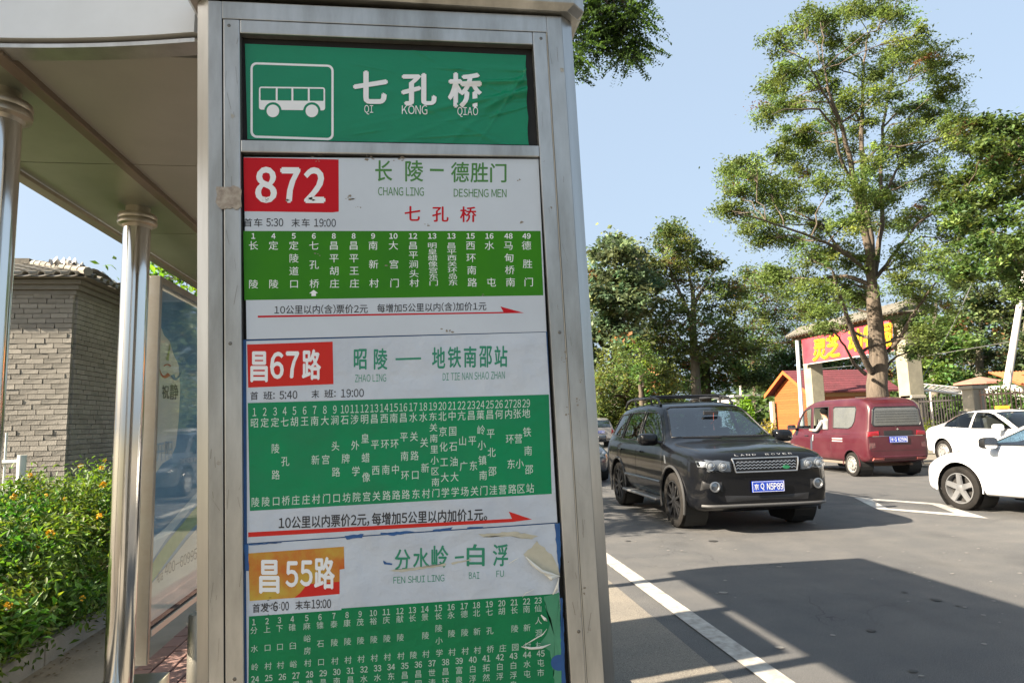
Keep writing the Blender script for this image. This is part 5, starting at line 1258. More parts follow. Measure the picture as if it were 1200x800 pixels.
def car(root, spec, pm, gm, rimm, rimkind='five', seamr=.004):
    bm = shell(spec); side = lambda s: (lambda c: c.y*s > .12)
    # wheel arches first
    ar = spec['arch_r']; wells = MB(); arcs = []
    for wx in spec['axles']:
        for s in (1, -1):
            zc = spec['wr']+.01; P = [(wx+ar*cos(a), zc+ar*sin(a)*1.0) for a in np.linspace(-.9, pi+.9, 22)]
            P = [(p[0], max(p[1], -.2)) for p in P]
            o = cut(bm, P, 'y', side(s)); o.free()
            yo = s*(spec['half']-.03); yi = s*(spec['half']-.34); A = np.linspace(-.85, pi+.85, 22)
            wells = MB(); wells.add([(wx+ar*1.0*cos(a), yo, zc+ar*sin(a)) for a in A]+[(wx+ar*cos(a), yi, zc+ar*sin(a)) for a in A], [(i, i+1, 23+i, 22+i) for i in range(21)])
            wells.add([(wx+ar*cos(a), yi, zc+ar*sin(a)) for a in A], [tuple(range(22))]); arcs.append(wells)
    bvh = BVHTree.FromBMesh(bm)
    for wells in arcs: wells.build('wheel_well', black_gap, root, world=False)
    # glass
    sealmb = MB(); gl_objs = []
    for (nm, poly, ax, tst, inset) in spec['glass']:
        sides = ((1, -1) if ax == 'y' else (0,))
        for s in sides:
            t = (lambda c, s=s, tst=tst: c.y*s > .1 and tst(c)) if s else tst
            o = cut(bm, poly, ax, t); lp = outline(o)
            if len(lp) > 3:
                sealmb = MB(); tube_loop(sealmb, lp, spec.get('seal_r', .008)); sealmb.build('window_seal', spec.get('seal', darkplastic), root, smooth=True, world=False)
            g = gm if nm not in spec.get('open', ()) or s < 0 else None
            if nm in spec.get('open', ()) and s > 0: o.free(); continue
            bmobj(o, nm, spec.get('gm', {}).get(nm, gm), root, inset)
    # doors
    for poly in spec['doors']:
        for s in (1, -1):
            o = cut(bm, poly, 'y', side(s)); lp = outline(o)
            bmobj(o, 'door', pm, root)
    sm = MB()
    for line in spec['seams']:
        for s in (1, -1):
            pts = hitline(bvh, [(x, 2*s, z) for x, z in line], (0, -s, 0), -.001)
            if len(pts) > 2: sm.tube(pts, seamr, 5, cap=False)
    for line in spec.get('xseams', ()):
        pts = hitline(bvh, line[0], line[1], -.001)
        if len(pts) > 2: sm.tube(pts, seamr, 5, cap=False)
    sm.build('panel_gap', black_gap, root, world=False)
    body = bmobj(bm, 'body', pm, root)
    for wx in spec['axles']:
        for s in (1, -1): wheel(root, wx, s*(spec['half']-.005-spec['tw']/2), spec['wr'], spec['tw'], rimkind, rimm, s)
    # dark floor and seats
    MB().box((0, 0, spec['floor']), (spec['xs'][-1]*1.7, spec['half']*1.6, .05)).build('floor_pan', black_gap, root, world=False)
    for (x, y) in spec['seats']:
        st = MB(); st.box((x, y, spec['floor']+.25), (.5, .48, .14)); st.box((x-.25, y, spec['floor']+.60), (.12, .48, .62), ry=-.18); st.box((x-.33, y, spec['floor']+1.0), (.09, .26, .18), ry=-.18); st.build('seat', mat('seat_fabric', (.09, .085, .08), .85), root, bevel=.03, world=False)
    return bvh, body
def mirrorp_(root, x, y, z, m, s, back=None, sc=1.0):
    mb = MB(); n_ = 28; se = lambda t, a: (abs(cos(t))**.55*(1 if cos(t) > 0 else -1)*a*.125*sc, abs(sin(t))**.55*(1 if sin(t) > 0 else -1)*a*.080*sc)
    for k_, (dx_, a_) in enumerate(((.075, .25), (.068, .62), (.045, .86), (.01, .98), (-.05, 1.0), (-.055, .93))):
        mb.v += [(x+dx_*sc, y+se(2*pi*i/n_, a_)[0], z+se(2*pi*i/n_, a_)[1]) for i in range(n_)]
    mb.f = [(k_*n_+i, k_*n_+(i+1) % n_, (k_+1)*n_+(i+1) % n_, (k_+1)*n_+i) for k_ in range(5) for i in range(n_)]+[tuple(range(n_))]; mb.mi = [0]*len(mb.f)
    o = mb.build('mirror', m, root, smooth=True, world=False)
    g = MB().add([(x-.053*sc, y+se(2*pi*i/n_, .93)[0], z+se(2*pi*i/n_, .93)[1]) for i in range(n_)], [tuple(range(n_))]); g.build('mirror_glass', carchrome, o, world=False)
    MB().tube([(x+.01, y-s*.09, z-.03), (x+.03, y-s*.22*sc, z-.07)], [.028, .03], 8).build('mirror_arm', darkplastic, o, smooth=True, world=False)
    return o
def plate(root, cx, z, face, L, m=None, yaw=0.0):
    """number plate at the front (face=1) or rear (face=-1)"""
    pm_ = mat('plate_blue', (.012, .05, .40), .4)
    p = MB().box((cx, 0, z), (.008, .44, .14)).build('number_plate', pm_, root, bevel=.003, world=False)
    e = MB()
    for (y, z_, dy, dz) in ((0, .062, .425, .004), (0, -.062, .425, .004), (.2105, 0, .004, .12), (-.2105, 0, .004, .12)): e.box((cx+face*.0045, y, z+z_), (.002, dy, dz))
    e.build('plate_border', white_print, p, world=False)
    mb = MB()
    for (txt, x0, y0, x1, y1, h, bold, fit, lean) in L.items:
        v, _z, fs = typeset(txt, bold); a, b, c, d = v[:, 0].min(), v[:, 0].max(), v[:, 1].min(), v[:, 1].max()
        u = (v[:, 0]-a)/(b-a); q = (v[:, 1]-c)/(d-c)-.5
        mb.add([(cx+face*(.006+z3), face*(x0+(x1-x0)*uu), z+qq*h) for uu, qq, z3 in zip(u, q, _z)], fs)
    mb.build('plate_lettering', white_print, p, world=False)
    return p

autoglass = glass('tinted_glass', (.30, .42, .50), 2.6, .015)
clearglass = glass('side_glass', (.55, .60, .60), 1.5, .015)
lampm = glass('lamp_lens', (.8, .82, .84), 1.5, .02)
lampin = mat('lamp_reflector', (.72, .72, .72), .12, 1.0)

# ------------------------------------------------------------------ black off-roader
suv = thing('black_suv', 'black four wheel drive car with roof rails and blue number plate facing the viewer', 'car', (4.42, 10.50, 0), radians(-90.5))
S = dict(half=.955, wr=.372, tw=.245, arch_r=.435, axles=(1.36, -1.30), floor=.42, sub=2,
    xs=[-2.25, -2.22, -2.12, -1.95, -1.7, -1.3, -1.0, -.6, -.2, .2, .45, .62, .78, .95, 1.08, 1.2, 1.4, 1.65, 1.85, 2.0, 2.1, 2.17, 2.22],
    w=[(-2.25, .76), (-2.22, .86), (-2.12, .92), (-1.95, .945), (-1.3, .955), (1.4, .955), (1.85, .945), (2.0, .92), (2.1, .88), (2.17, .83), (2.22, .72)],
    zb=[(-2.25, .46), (-2.12, .34), (-1.9, .32), (1.7, .28), (2.0, .26), (2.22, .34)],
    zs=[(-2.25, .98), (-2.1, 1.10), (-1.9, 1.14), (1.0, 1.10), (1.4, 1.06), (2.0, .99), (2.17, .94), (2.22, .88)],
    zt=[(-2.25, 1.02), (-2.22, 1.12), (-2.12, 1.32), (-1.98, 1.58), (-1.85, 1.675), (-1.6, 1.72), (-.9, 1.755), (-.2, 1.755), (.2, 1.72), (.38, 1.67), (.62, 1.50), (.95, 1.27), (1.12, 1.165), (1.3, 1.145), (1.7, 1.115), (1.98, 1.07), (2.12, 1.035), (2.18, .99), (2.22, .92)],
    wt=[(-2.25, .75), (-1.9, .66), (-.5, .685), (.3, .67), (.62, .71), (.95, .77), (1.1, .80), (2.22, .7)],
    glass=[('windshield', [(-.76, 1.215), (-.60, 1.635), (-.52, 1.665), (.52, 1.665), (.60, 1.635), (.76, 1.215)], 'x', lambda c: c.x > .25, .004),
           ('rear_window', [(-.66, 1.22), (-.58, 1.58), (.58, 1.58), (.66, 1.22)], 'x', lambda c: c.x < -1.85, .004),
           ('front_door_window', [(.82, 1.165), (.36, 1.545), (.24, 1.585), (-.20, 1.60), (-.20, 1.15), (.80, 1.15)], 'y', lambda c: True, .005),
           ('rear_door_window', [(-.30, 1.15), (-.30, 1.60), (-1.0, 1.60), (-1.08, 1.5), (-1.16, 1.16)], 'y', lambda c: True, .005),
           ('quarter_window', [(-1.27, 1.18), (-1.18, 1.50), (-1.12, 1.59), (-1.72, 1.57), (-1.86, 1.36), (-1.92, 1.22)], 'y', lambda c: c.z > 1.15, .005)],
    doors=[[(1.0, .42), (.93, 1.08), (-.24, 1.08), (-.24, .42)], [(-.26, .42), (-.26, 1.08), (-1.18, 1.08), (-1.12, .86), (-.88, .60), (-.86, .42)]],
    seams=[[(1.0, .42), (.93, 1.12), (.34, 1.62)], [(-.25, .40), (-.25, 1.62)], [(-.87, .42), (-.88, .62), (-1.10, .86), (-1.21, 1.14), (-1.13, 1.62)], [(1.0, .42), (-.87, .42)]],
    xseams=[([(1.17, -.80, 2), (1.3, -.81, 2), (1.9, -.75, 2)], (0, 0, -1)), ([(1.17, .80, 2), (1.3, .81, 2), (1.9, .75, 2)], (0, 0, -1))],
    seats=[(.15, .38), (.15, -.38), (-.85, .38), (-.85, -.38)], seal_r=.010)
blackpaint = mat('black_paint', (.004, .0045, .006), .28, 0, noise=(6, .5, (.006, .006, .006)), coat=.62, spec=.05)
rimdark = mat('dark_alloy', (.05, .05, .052), .35, .8)
bv, body = car(suv, S, blackpaint, autoglass, rimdark, 'ten')
def frontpoly(pts): return [(2.8, y, z) for y, z in pts]
D = (-1, 0, 0)
dg_ = mat('grille_dark', (.012, .012, .013), .5)
gsil = mat('grille_silver', (.42, .43, .44), .28, .9)
patch(bv, frontpoly([(-.40, .80), (-.43, .945), (.43, .945), (.40, .80)]), D, dg_, 'grille', suv, .004, 5)
fr_ = MB(); q = []
for a, b in (((-.415, .788), (-.45, .957)), ((-.45, .957), (.45, .957)), ((.45, .957), (.415, .788)), ((.415, .788), (-.415, .788))):
    q += hitline(bv, [(2.8, *a), (2.8, *b)], D, .018, 8)
fr_.tube(q, .010, 8); fr_.build('grille_frame', gsil, suv, smooth=True, world=False)
mesh_ = MB()
for zc in (.835, .872, .909):
    q = hitline(bv, [(2.8, -.405, zc), (2.8, .405, zc)], D, .014, 30); q = [p+Vector((0, 0, (.009 if i % 2 else -.009))) for i, p in enumerate(q)]; mesh_.tube(q, .0065, 6)
mesh_.build('grille_mesh', gsil, suv, smooth=True, world=False)
patch(bv, frontpoly([(.27+.048*cos(a), .835+.022*sin(a)) for a in np.linspace(0, 2*pi, 16)[:-1]]), D, mat('badge_green', (.02, .16, .07), .3), 'badge', suv, .024, 2)
for s in (1, -1):
    hp = [(s*.475, .80), (s*.485, .925), (s*.60, .945), (s*.78, .955), (s*.87, .935), (s*.865, .86), (s*.78, .805)]
    h = patch(bv, frontpoly(hp), D, mat('lamp_housing', (.30, .31, .32), .25, .7), 'headlight', suv, .006, 5)
    lm = MB()
    for (yy_, zz_, r_) in ((s*.58, .868, .050), (s*.735, .872, .056)):
        hh = bv.ray_cast(Vector((2.8, yy_, zz_)), Vector(D))[0]
        if hh: lm.lathe([(r_, .0), (r_, .02), (r_*.8, .014), (r_*.45, .03), (.001, .036)], (hh.x+.004, yy_, zz_), 20, 'X')
    lm.build('lamp_bowl', mat('lamp_white', (.42, .43, .44), .2, .5), h, smooth=True, world=False)
    patch(bv, frontpoly(hp), D, lampm, 'lens', h, .045, 5)
    # fog lamp pocket
    fp_ = [(s*.60, .55), (s*.60, .67), (s*.84, .69), (s*.86, .57)]
    patch(bv, frontpoly(fp_), D, dg_, 'fog_lamp_pocket', suv, .004, 4)
    hh = bv.ray_cast(Vector((2.8, s*.70, .615)), Vector(D))[0]
    if hh:
        c = MB().lathe([(.062, 0), (.066, .028), (.054, .030), (.046, .012)], (hh.x, s*.70, .615), 24, 'X').build('fog_lamp', gsil, suv, smooth=True, world=False)
        MB().lathe([(.047, .012), (.001, .020)], (hh.x, s*.70, .615), 20, 'X').build('lens', mat('fog_glass', (.25, .26, .27), .08, .6), c, smooth=True, world=False)
patch(bv, frontpoly([(-.55, .42), (-.57, .50), (.57, .50), (.55, .42)]), D, dg_, 'lower_intake', suv, .003, 4)
lip = MB(); q = hitline(bv, [(2.8, -.84, .37), (2.8, .84, .37)], D, .012, 30); lip.tube(q, .02, 8); lip.build('bumper_lip', mat('bumper_grey', (.06, .06, .06), .5), suv, smooth=True, world=False)
hx = bv.ray_cast(Vector((2.8, 0, .62)), Vector(D))[0].x
plate(suv, hx+.028, .600, 1, Lplate)
bl_m = MB()
for (txt, x0, y0, x1, y1, h, bold, fit, lean) in Lbon.items:
    v, _z, fs = typeset(txt, bold); a, b, c, d = v[:, 0].min(), v[:, 0].max(), v[:, 1].min(), v[:, 1].max(); u = (v[:, 0]-a)/(b-a); qq = (v[:, 1]-c)/(d-c)-.5
    pts = []
    for uu, q1_ in zip(u, qq):
        y = x0+(x1-x0)*uu; hh = bv.ray_cast(Vector((2.8, y, 1.000+q1_*h*.6)), Vector(D))[0]; pts.append((hh.x+.004 if hh else 2.16, y, 1.000+q1_*h*.6))
    bl_m.add(pts, fs)
bl_m.build('bonnet_lettering', mat('letter_silver', (.26, .265, .27), .4, .3), suv, world=False)
for s in (1, -1):
    mirrorp_(suv, .78, s*1.06, 1.19, blackpaint, s, sc=1.15)
    step = MB().mm((-.80, s*.88, .315), (.88, s*1.035, .355)).build('side_step', mat('step_silver', (.30, .30, .30), .35, .7), suv, bevel=.015, world=False)
    rail = MB(); zr = 1.80
    rail.tube([(.10, s*.60, 1.70), (-.02, s*.60, 1.80), (-.2, s*.60, 1.83), (-1.4, s*.60, 1.835), (-1.65, s*.60, 1.80), (-1.78, s*.60, 1.70)], .022, 10)
    for xx_ in (-.35, -1.2): rail.tube([(xx_, s*.60, 1.72), (xx_, s*.60, 1.83)], .018, 8)
    rail.build('roof_rail', darkplastic, suv, smooth=True, world=False)
    MB().tube([(1.36+.448*cos(a), s*.955, .382+.448*sin(a)) for a in np.linspace(-.35, pi+.3, 26)], .020, 8).build('arch_trim', mat('arch_plastic', (.03, .03, .03), .55), suv, smooth=True, world=False)
    MB().tube([(-1.30+.448*cos(a), s*.952, .382+.448*sin(a)) for a in np.linspace(-.3, pi+.35, 26)], .020, 8).build('arch_trim', MAT['arch_plastic'], suv, smooth=True, world=False)
    q = hitline(bv, [(.90, 2*s, .58), (-.84, 2*s, .58)], (0, -s, 0), .008, 20); MB().tube(q, .022, 6).build('side_moulding', mat('mould_grey', (.10, .10, .105), .3, .4), suv, smooth=True, world=False)
    for xx_ in (.06, -.98):
        q = hitline(bv, [(xx_, 2*s, .985), (xx_-.17, 2*s, .985)], (0, -s, 0), .028, 6); MB().tube(q, .014, 8).build('door_handle', blackpaint, suv, smooth=True, world=False)
    q = [(1.16, 2*s, .86), (1.10, 2*s, .97), (1.06, 2*s, .97), (1.10, 2*s, .86)]; patch(bv, q, (0, -s, 0), gsil, 'side_vent', suv, .004, 2)
for xx_ in (-.35, -1.2): MB().tube([(xx_, -.62, 1.855), (xx_, .62, 1.855)], .02, 8).build('roof_bar', darkplastic, suv, smooth=True, world=False)
wp_ = MB()
for y0_, y1_ in ((.05, .60), (-.62, -.05)): 
    q = hitline(bv, [(2.2, y0_, 1.215), (2.2, y1_, 1.205)], D, .012, 12); wp_.tube(q, .008, 5)
wp_.build('wipers', darkplastic, suv, world=False)
MB().mm((.85, -.66, 1.0), (1.05, .66, 1.15)).build('dashboard', black_gap, suv, bevel=.03, world=False)
MB().tube([(.72, 0, 1.56), (.70, 0, 1.40), (.70, .005, 1.30)], [.002, .002, .012], 6).build('hanging_ornament', mat('ornament_red', (.4, .08, .05), .5), suv, world=False)
MB().box((.62, 0, 1.56), (.03, .24, .06)).build('rear_view_mirror', darkplastic, suv, bevel=.01, world=False)

# ------------------------------------------------------------------ red minivan
van = thing('red_minivan', 'dusty dark red minivan seen from behind with a passenger at its side window', 'van', (11.05, 16.35, 0), radians(87.5))
S = dict(half=.785, wr=.285, tw=.17, arch_r=.335, axles=(1.12, -1.28), floor=.45, sub=2,
    xs=[-1.93, -1.90, -1.82, -1.6, -1.3, -.9, -.4, .1, .5, .9, 1.1, 1.3, 1.5, 1.65, 1.78, 1.86, 1.90],
    w=[(-1.93, .70), (-1.90, .745), (-1.82, .775), (1.3, .785), (1.65, .755), (1.78, .70), (1.90, .58)],
    zb=[(-1.93, .42), (-1.8, .32), (1.6, .30), (1.90, .36)],
    zs=[(-1.93, 1.05), (1.3, 1.02), (1.65, .90), (1.90, .74)],
    zt=[(-1.93, 1.55), (-1.90, 1.66), (-1.84, 1.76), (-1.7, 1.835), (-1.3, 1.87), (.1, 1.87), (.55, 1.84), (.9, 1.73), (1.1, 1.58), (1.3, 1.38), (1.5, 1.15), (1.65, 1.02), (1.8, .93), (1.90, .80)],
    wt=[(-1.93, .60), (-1.8, .64), (.5, .64), (1.1, .66), (1.4, .70), (1.9, .6)],
    glass=[('windshield', [(-.62, 1.17), (-.55, 1.66), (.55, 1.66), (.62, 1.17)], 'x', lambda c: c.x > .8, .004),
           ('rear_window', [(-.57, 1.19), (-.60, 1.25), (-.56, 1.56), (-.50, 1.62), (.50, 1.62), (.56, 1.56), (.60, 1.25), (.57, 1.19)], 'x', lambda c: c.x < -1.7, .004),
           ('front_door_window', [(1.24, 1.12), (1.02, 1.46), (.88, 1.60), (.60, 1.66), (.55, 1.62), (.55, 1.12)], 'y', lambda c: True, .005),
           ('sliding_door_window', [(.42, 1.10), (.42, 1.66), (-.28, 1.67), (-.28, 1.10)], 'y', lambda c: True, .005),
           ('quarter_window', [(-.50, 1.14), (-.50, 1.62), (-.54, 1.66), (-1.42, 1.65), (-1.46, 1.58), (-1.40, 1.30), (-1.30, 1.18), (-1.15, 1.13)], 'y', lambda c: True, .005)],
    doors=[[(1.35, .38), (1.35, 1.06), (.50, 1.06), (.50, .38)], [(.46, .38), (.46, 1.06), (-.42, 1.06), (-.42, .38)]],
    seams=[[(1.36, .40), (1.40, .95), (1.22, 1.20), (.98, 1.56), (.84, 1.68), (.50, 1.72), (.485, .38)], [(.485, .38), (-.42, .38), (-.42, 1.72), (.50, 1.72)], [(-.42, 1.0), (-1.25, 1.0)]],
    xseams=[([(-2.4, -.68, .62), (-2.4, -.70, 1.1), (-2.4, -.62, 1.70), (-2.4, .62, 1.70), (-2.4, .70, 1.1), (-2.4, .68, .62), (-2.4, -.68, .62)], (1, 0, 0))],
    seats=[(.75, .33), (.75, -.33), (-.7, .33), (-.7, -.33)], seal_r=.012, open=('sliding_door_window',))

redpaint = paint('dark_red_paint', (.048, .0035, .009), .36, .4, noise=(2.2, .8, (.070, .016, .021)))
dusty = mat('sheen_grey_glass', (.105, .11, .105), .22, noise=(5, .6, (.07, .075, .075)), coat=.5)  # opaque grey, the panes' pale reflection put into the colour; no dust
steelrim = mat('white_steel_rim', (.27, .27, .265), .5, .3, noise=(12, .7, (.16, .15, .14)))
S['gm'] = {'rear_window': dusty, 'quarter_window': dusty}
bv, body = car(van, S, redpaint, clearglass, steelrim, 'steel')
R_ = (1, 0, 0); rp = lambda pts: [(-2.6, y, z) for y, z in pts]
redl = mat('tail_lamp_red', (.22, .005, .009), .15, coat=.8)
patch(bv, rp([(-.66, .35), (-.68, .50), (.68, .50), (.66, .35)]), R_, redpaint, 'rear_bumper', van, .045, 4, back=.05)
for s in (1, -1):
    patch(bv, rp([(s*.46, .96), (s*.47, 1.07), (s*.71, 1.06), (s*.73, .94)]), R_, redl, 'tail_lamp', van, .010, 4)
    patch(bv, rp([(s*.57, .70), (s*.57, .80), (s*.70, .80), (s*.71, .66)]), R_, mat('scraped_dark', (.05, .03, .03), .6, noise=(30, .7, (.25, .1, .1))), 'scraped_corner', van, .003, 3)
    patch(bv, rp([(s*.40, .40), (s*.40, .455), (s*.64, .455), (s*.65, .40)]), R_, mat('faded_reflector', (.35, .10, .09), .3), 'bumper_reflector', van, .052, 3)
    mirrorp_(van, 1.20, s*.93, 1.15, darkplastic, s, sc=.9)
    MB().tube([(1.12+.335*cos(a), s*.785, .295+.335*sin(a)) for a in np.linspace(-.1, pi+.1, 22)], .012, 6).build('arch_lip', redpaint, van, smooth=True, world=False)
    MB().tube([(-1.28+.335*cos(a), s*.785, .295+.335*sin(a)) for a in np.linspace(-.1, pi+.1, 22)], .012, 6).build('arch_lip', redpaint, van, smooth=True, world=False)
    q = [(-.50, 2*s, .87), (-.50, 2*s, .90), (-.95, 2*s, .90), (-.95, 2*s, .87)]; patch(bv, q, (0, -s, 0), mat('strip_white', (.30, .26, .25), .5), 'side_strip', van, .003, 3)
    q = [(-.50, 2*s, .81), (-.50, 2*s, .84), (-.95, 2*s, .84), (-.95, 2*s, .81)]; patch(bv, q, (0, -s, 0), MAT['strip_white'], 'side_strip', van, .003, 3)
    q = hitline(bv, [(.62, 2*s, .93), (.78, 2*s, .93)], (0, -s, 0), .02, 5); MB().tube(q, .012, 6).build('door_handle', darkplastic, van, smooth=True, world=False)
    q = hitline(bv, [(.36, 2*s, .80), (.36, 2*s, .96)], (0, -s, 0), .02, 5); MB().tube(q, .014, 6).build('door_handle', mat('handle_silver', (.5, .5, .5), .3, .6), van, smooth=True, world=False)
    MB().mm((-1.0, s*.74, .28), (.78, s*.775, .34)).build('sill', mat('muddy_sill', (.14, .115, .09), .9), van, bevel=.01, world=False)
patch(bv, rp([(-.34, .97), (-.34, 1.075), (.34, 1.075), (.34, .97)]), R_, darkplastic, 'plate_garnish', van, .014, 3)
patch(bv, rp([(-.03, 1.10), (0, 1.135), (.03, 1.10), (0, 1.085)]), R_, carchrome, 'tailgate_badge', van, .008, 2)
patch(bv, rp([(-.62, .955), (-.62, .945), (.62, .945), (.62, .955)]), R_, carchrome, 'rear_trim_line', van, .004, 4)
hx = bv.ray_cast(Vector((-2.6, 0, .87)), Vector(R_))[0].x
plate(van, hx-.02, .87, -1, Lplate2)
MB().tube([(-1.2, -.3, .33), (-1.9, -.3, .30)], .03, 8).build('exhaust', mat('rusty', (.10, .06, .04), .9), van, smooth=True, world=False)
MB().mm((-1.5, -.55, .24), (-1.05, .55, .36)).build('rear_axle', MAT['rusty'], van, bevel=.03, world=False)
df = MB()
for zz_ in (1.28, 1.34, 1.40, 1.46, 1.52):
    q = hitline(bv, [(-2.6, -.52, zz_), (-2.6, .52, zz_)], R_, .001, 8)
    if len(q) > 2: df.tube(q, .002, 3)
tag(df.build('heater_wires', MAT['brake_dark'], van, world=False), kind='stuff')

# passenger in the van
def person_seated(root, lean_):
    bm = bmesh.new(); sk_ = bm.verts.layers.skin.verify()
    J = {}
    def v(n_, p, r_): q = bm.verts.new(p); q[sk_].radius = (r_, r_); J[n_] = q; return q
    v('pel', (0, 0, .14), .15); v('bel', (0, .02, .30), .135); v('che', (.02, .03, .48), .155); v('nk0', (.03, .04, .60), .075); v('nk', (.04, .05, .66), .052); v('hd0', (.06, .06, .73), .075); v('hd1', (.065, .065, .80), .095); v('hd2', (.06, .065, .87), .07)
    for s, a in ((1, 'l'), (-1, 'r')):
        v('hip'+a, (.05, s*.10, .12), .09); v('kn'+a, (.45, s*.12, .14), .062); v('an'+a, (.50, s*.12, -.24), .042); v('ft'+a, (.62, s*.12, -.28), .034)
        v('sh'+a, (.02, s*.185+.03, .55), .062); v('el'+a, (.16, s*.25+.02, .33), .044); v('wr'+a, (.38, s*.20+.02, .34), .030); v('ha'+a, (.46, s*.18+.02, .35), .034)
    E = [('pel', 'bel'), ('bel', 'che'), ('che', 'nk0'), ('nk0', 'nk'), ('nk', 'hd0'), ('hd0', 'hd1'), ('hd1', 'hd2')]
    for a in 'lr': E += [('pel', 'hip'+a), ('hip'+a, 'kn'+a), ('kn'+a, 'an'+a), ('an'+a, 'ft'+a), ('che', 'sh'+a), ('sh'+a, 'el'+a), ('el'+a, 'wr'+a), ('wr'+a, 'ha'+a)]
    for a, b in E: bm.edges.new((J[a], J[b]))
    J['pel'][sk_].use_root = True
    me = bpy.data.meshes.new('b'); bm.to_mesh(me); bm.free(); o = bpy.data.objects.new('b', me); COL.objects.link(o)
    o.modifiers.new('k', 'SKIN'); m2 = o.modifiers.new('s', 'SUBSURF'); m2.levels = 2
    bpy.context.view_layer.update(); me2 = bpy.data.meshes.new_from_object(o.evaluated_get(bpy.context.evaluated_depsgraph_get())); bpy.data.objects.remove(o)
    me2.name = 'body'; me2.materials.clear()
    me2.materials.append(mat('skin_tone', (.42, .24, .16), .6)); me2.materials.append(mat('pale_shirt', (.30, .30, .29), .8)); me2.materials.append(mat('dark_trousers', (.03, .035, .05), .85))
    for p in me2.polygons:
        c = p.center; p.use_smooth = True
        p.material_index = 0 if (c.z > .63 or (c.x > .30 and c.z > .26 and abs(c.y) > .1)) else (1 if c.z > .2 else 2)
    b = link('body', me2, None, root)
    # face and hair
    mb = MB()
    for s in (1, -1): mb.lathe([(.001, .014), (.009, .010), (.012, 0)], (.145, .065+s*.032, .815), 10, 'X')
    mb.build('eyes', mat('eye_dark', (.02, .015, .012), .3), b, smooth=True, world=False)
    mb = MB(); mb.tube([(.145, .065, .815), (.172, .065, .785), (.150, .065, .775)], [.008, .014, .008], 8); mb.build('nose', MAT['skin_tone'], b, smooth=True, world=False)
    mb = MB().box((.150, .065, .748), (.012, .045, .009)); mb.build('mouth', mat('lip', (.35, .13, .11), .6), b, bevel=.003, world=False)
    mb = MB()
    for s in (1, -1): mb.lathe([(.001, .014*s), (.018, .01*s), (.022, 0)], (.06, .065+s*.088, .80), 10, 'Y')
    mb.build('ears', MAT['skin_tone'], b, smooth=True, world=False)
    mb = MB(); n = 14
    P = []
    for i in range(9):
        th = pi*.62*i/8
        for k in range(n):
            a = 2*pi*k/n; rr_ = .122; x = sin(th)*cos(a)*rr_; y = sin(th)*sin(a)*rr_*.93; z = cos(th)*rr_*1.02
            if x > .045: z = max(z, .055)
            P.append((.045+x, .065+y, .81+z))
    mb.add(P, [(i*n+k, i*n+(k+1) % n, (i+1)*n+(k+1) % n, (i+1)*n+k) for i in range(8) for k in range(n)]); mb.build('hair', mat('black_hair', (.006, .006, .006), .9, spec=.05), b, smooth=True, world=False)
    return b
vm = Matrix.LocRotScale(van.location, van.rotation_euler, (1, 1, 1))
pp = vm @ Vector((.06, .50, .74))
person = thing('person', 'black haired passenger in a pale shirt at the open window of the red van', 'person', tuple(pp), van.rotation_euler.z+.3)
person_seated(person, 0)

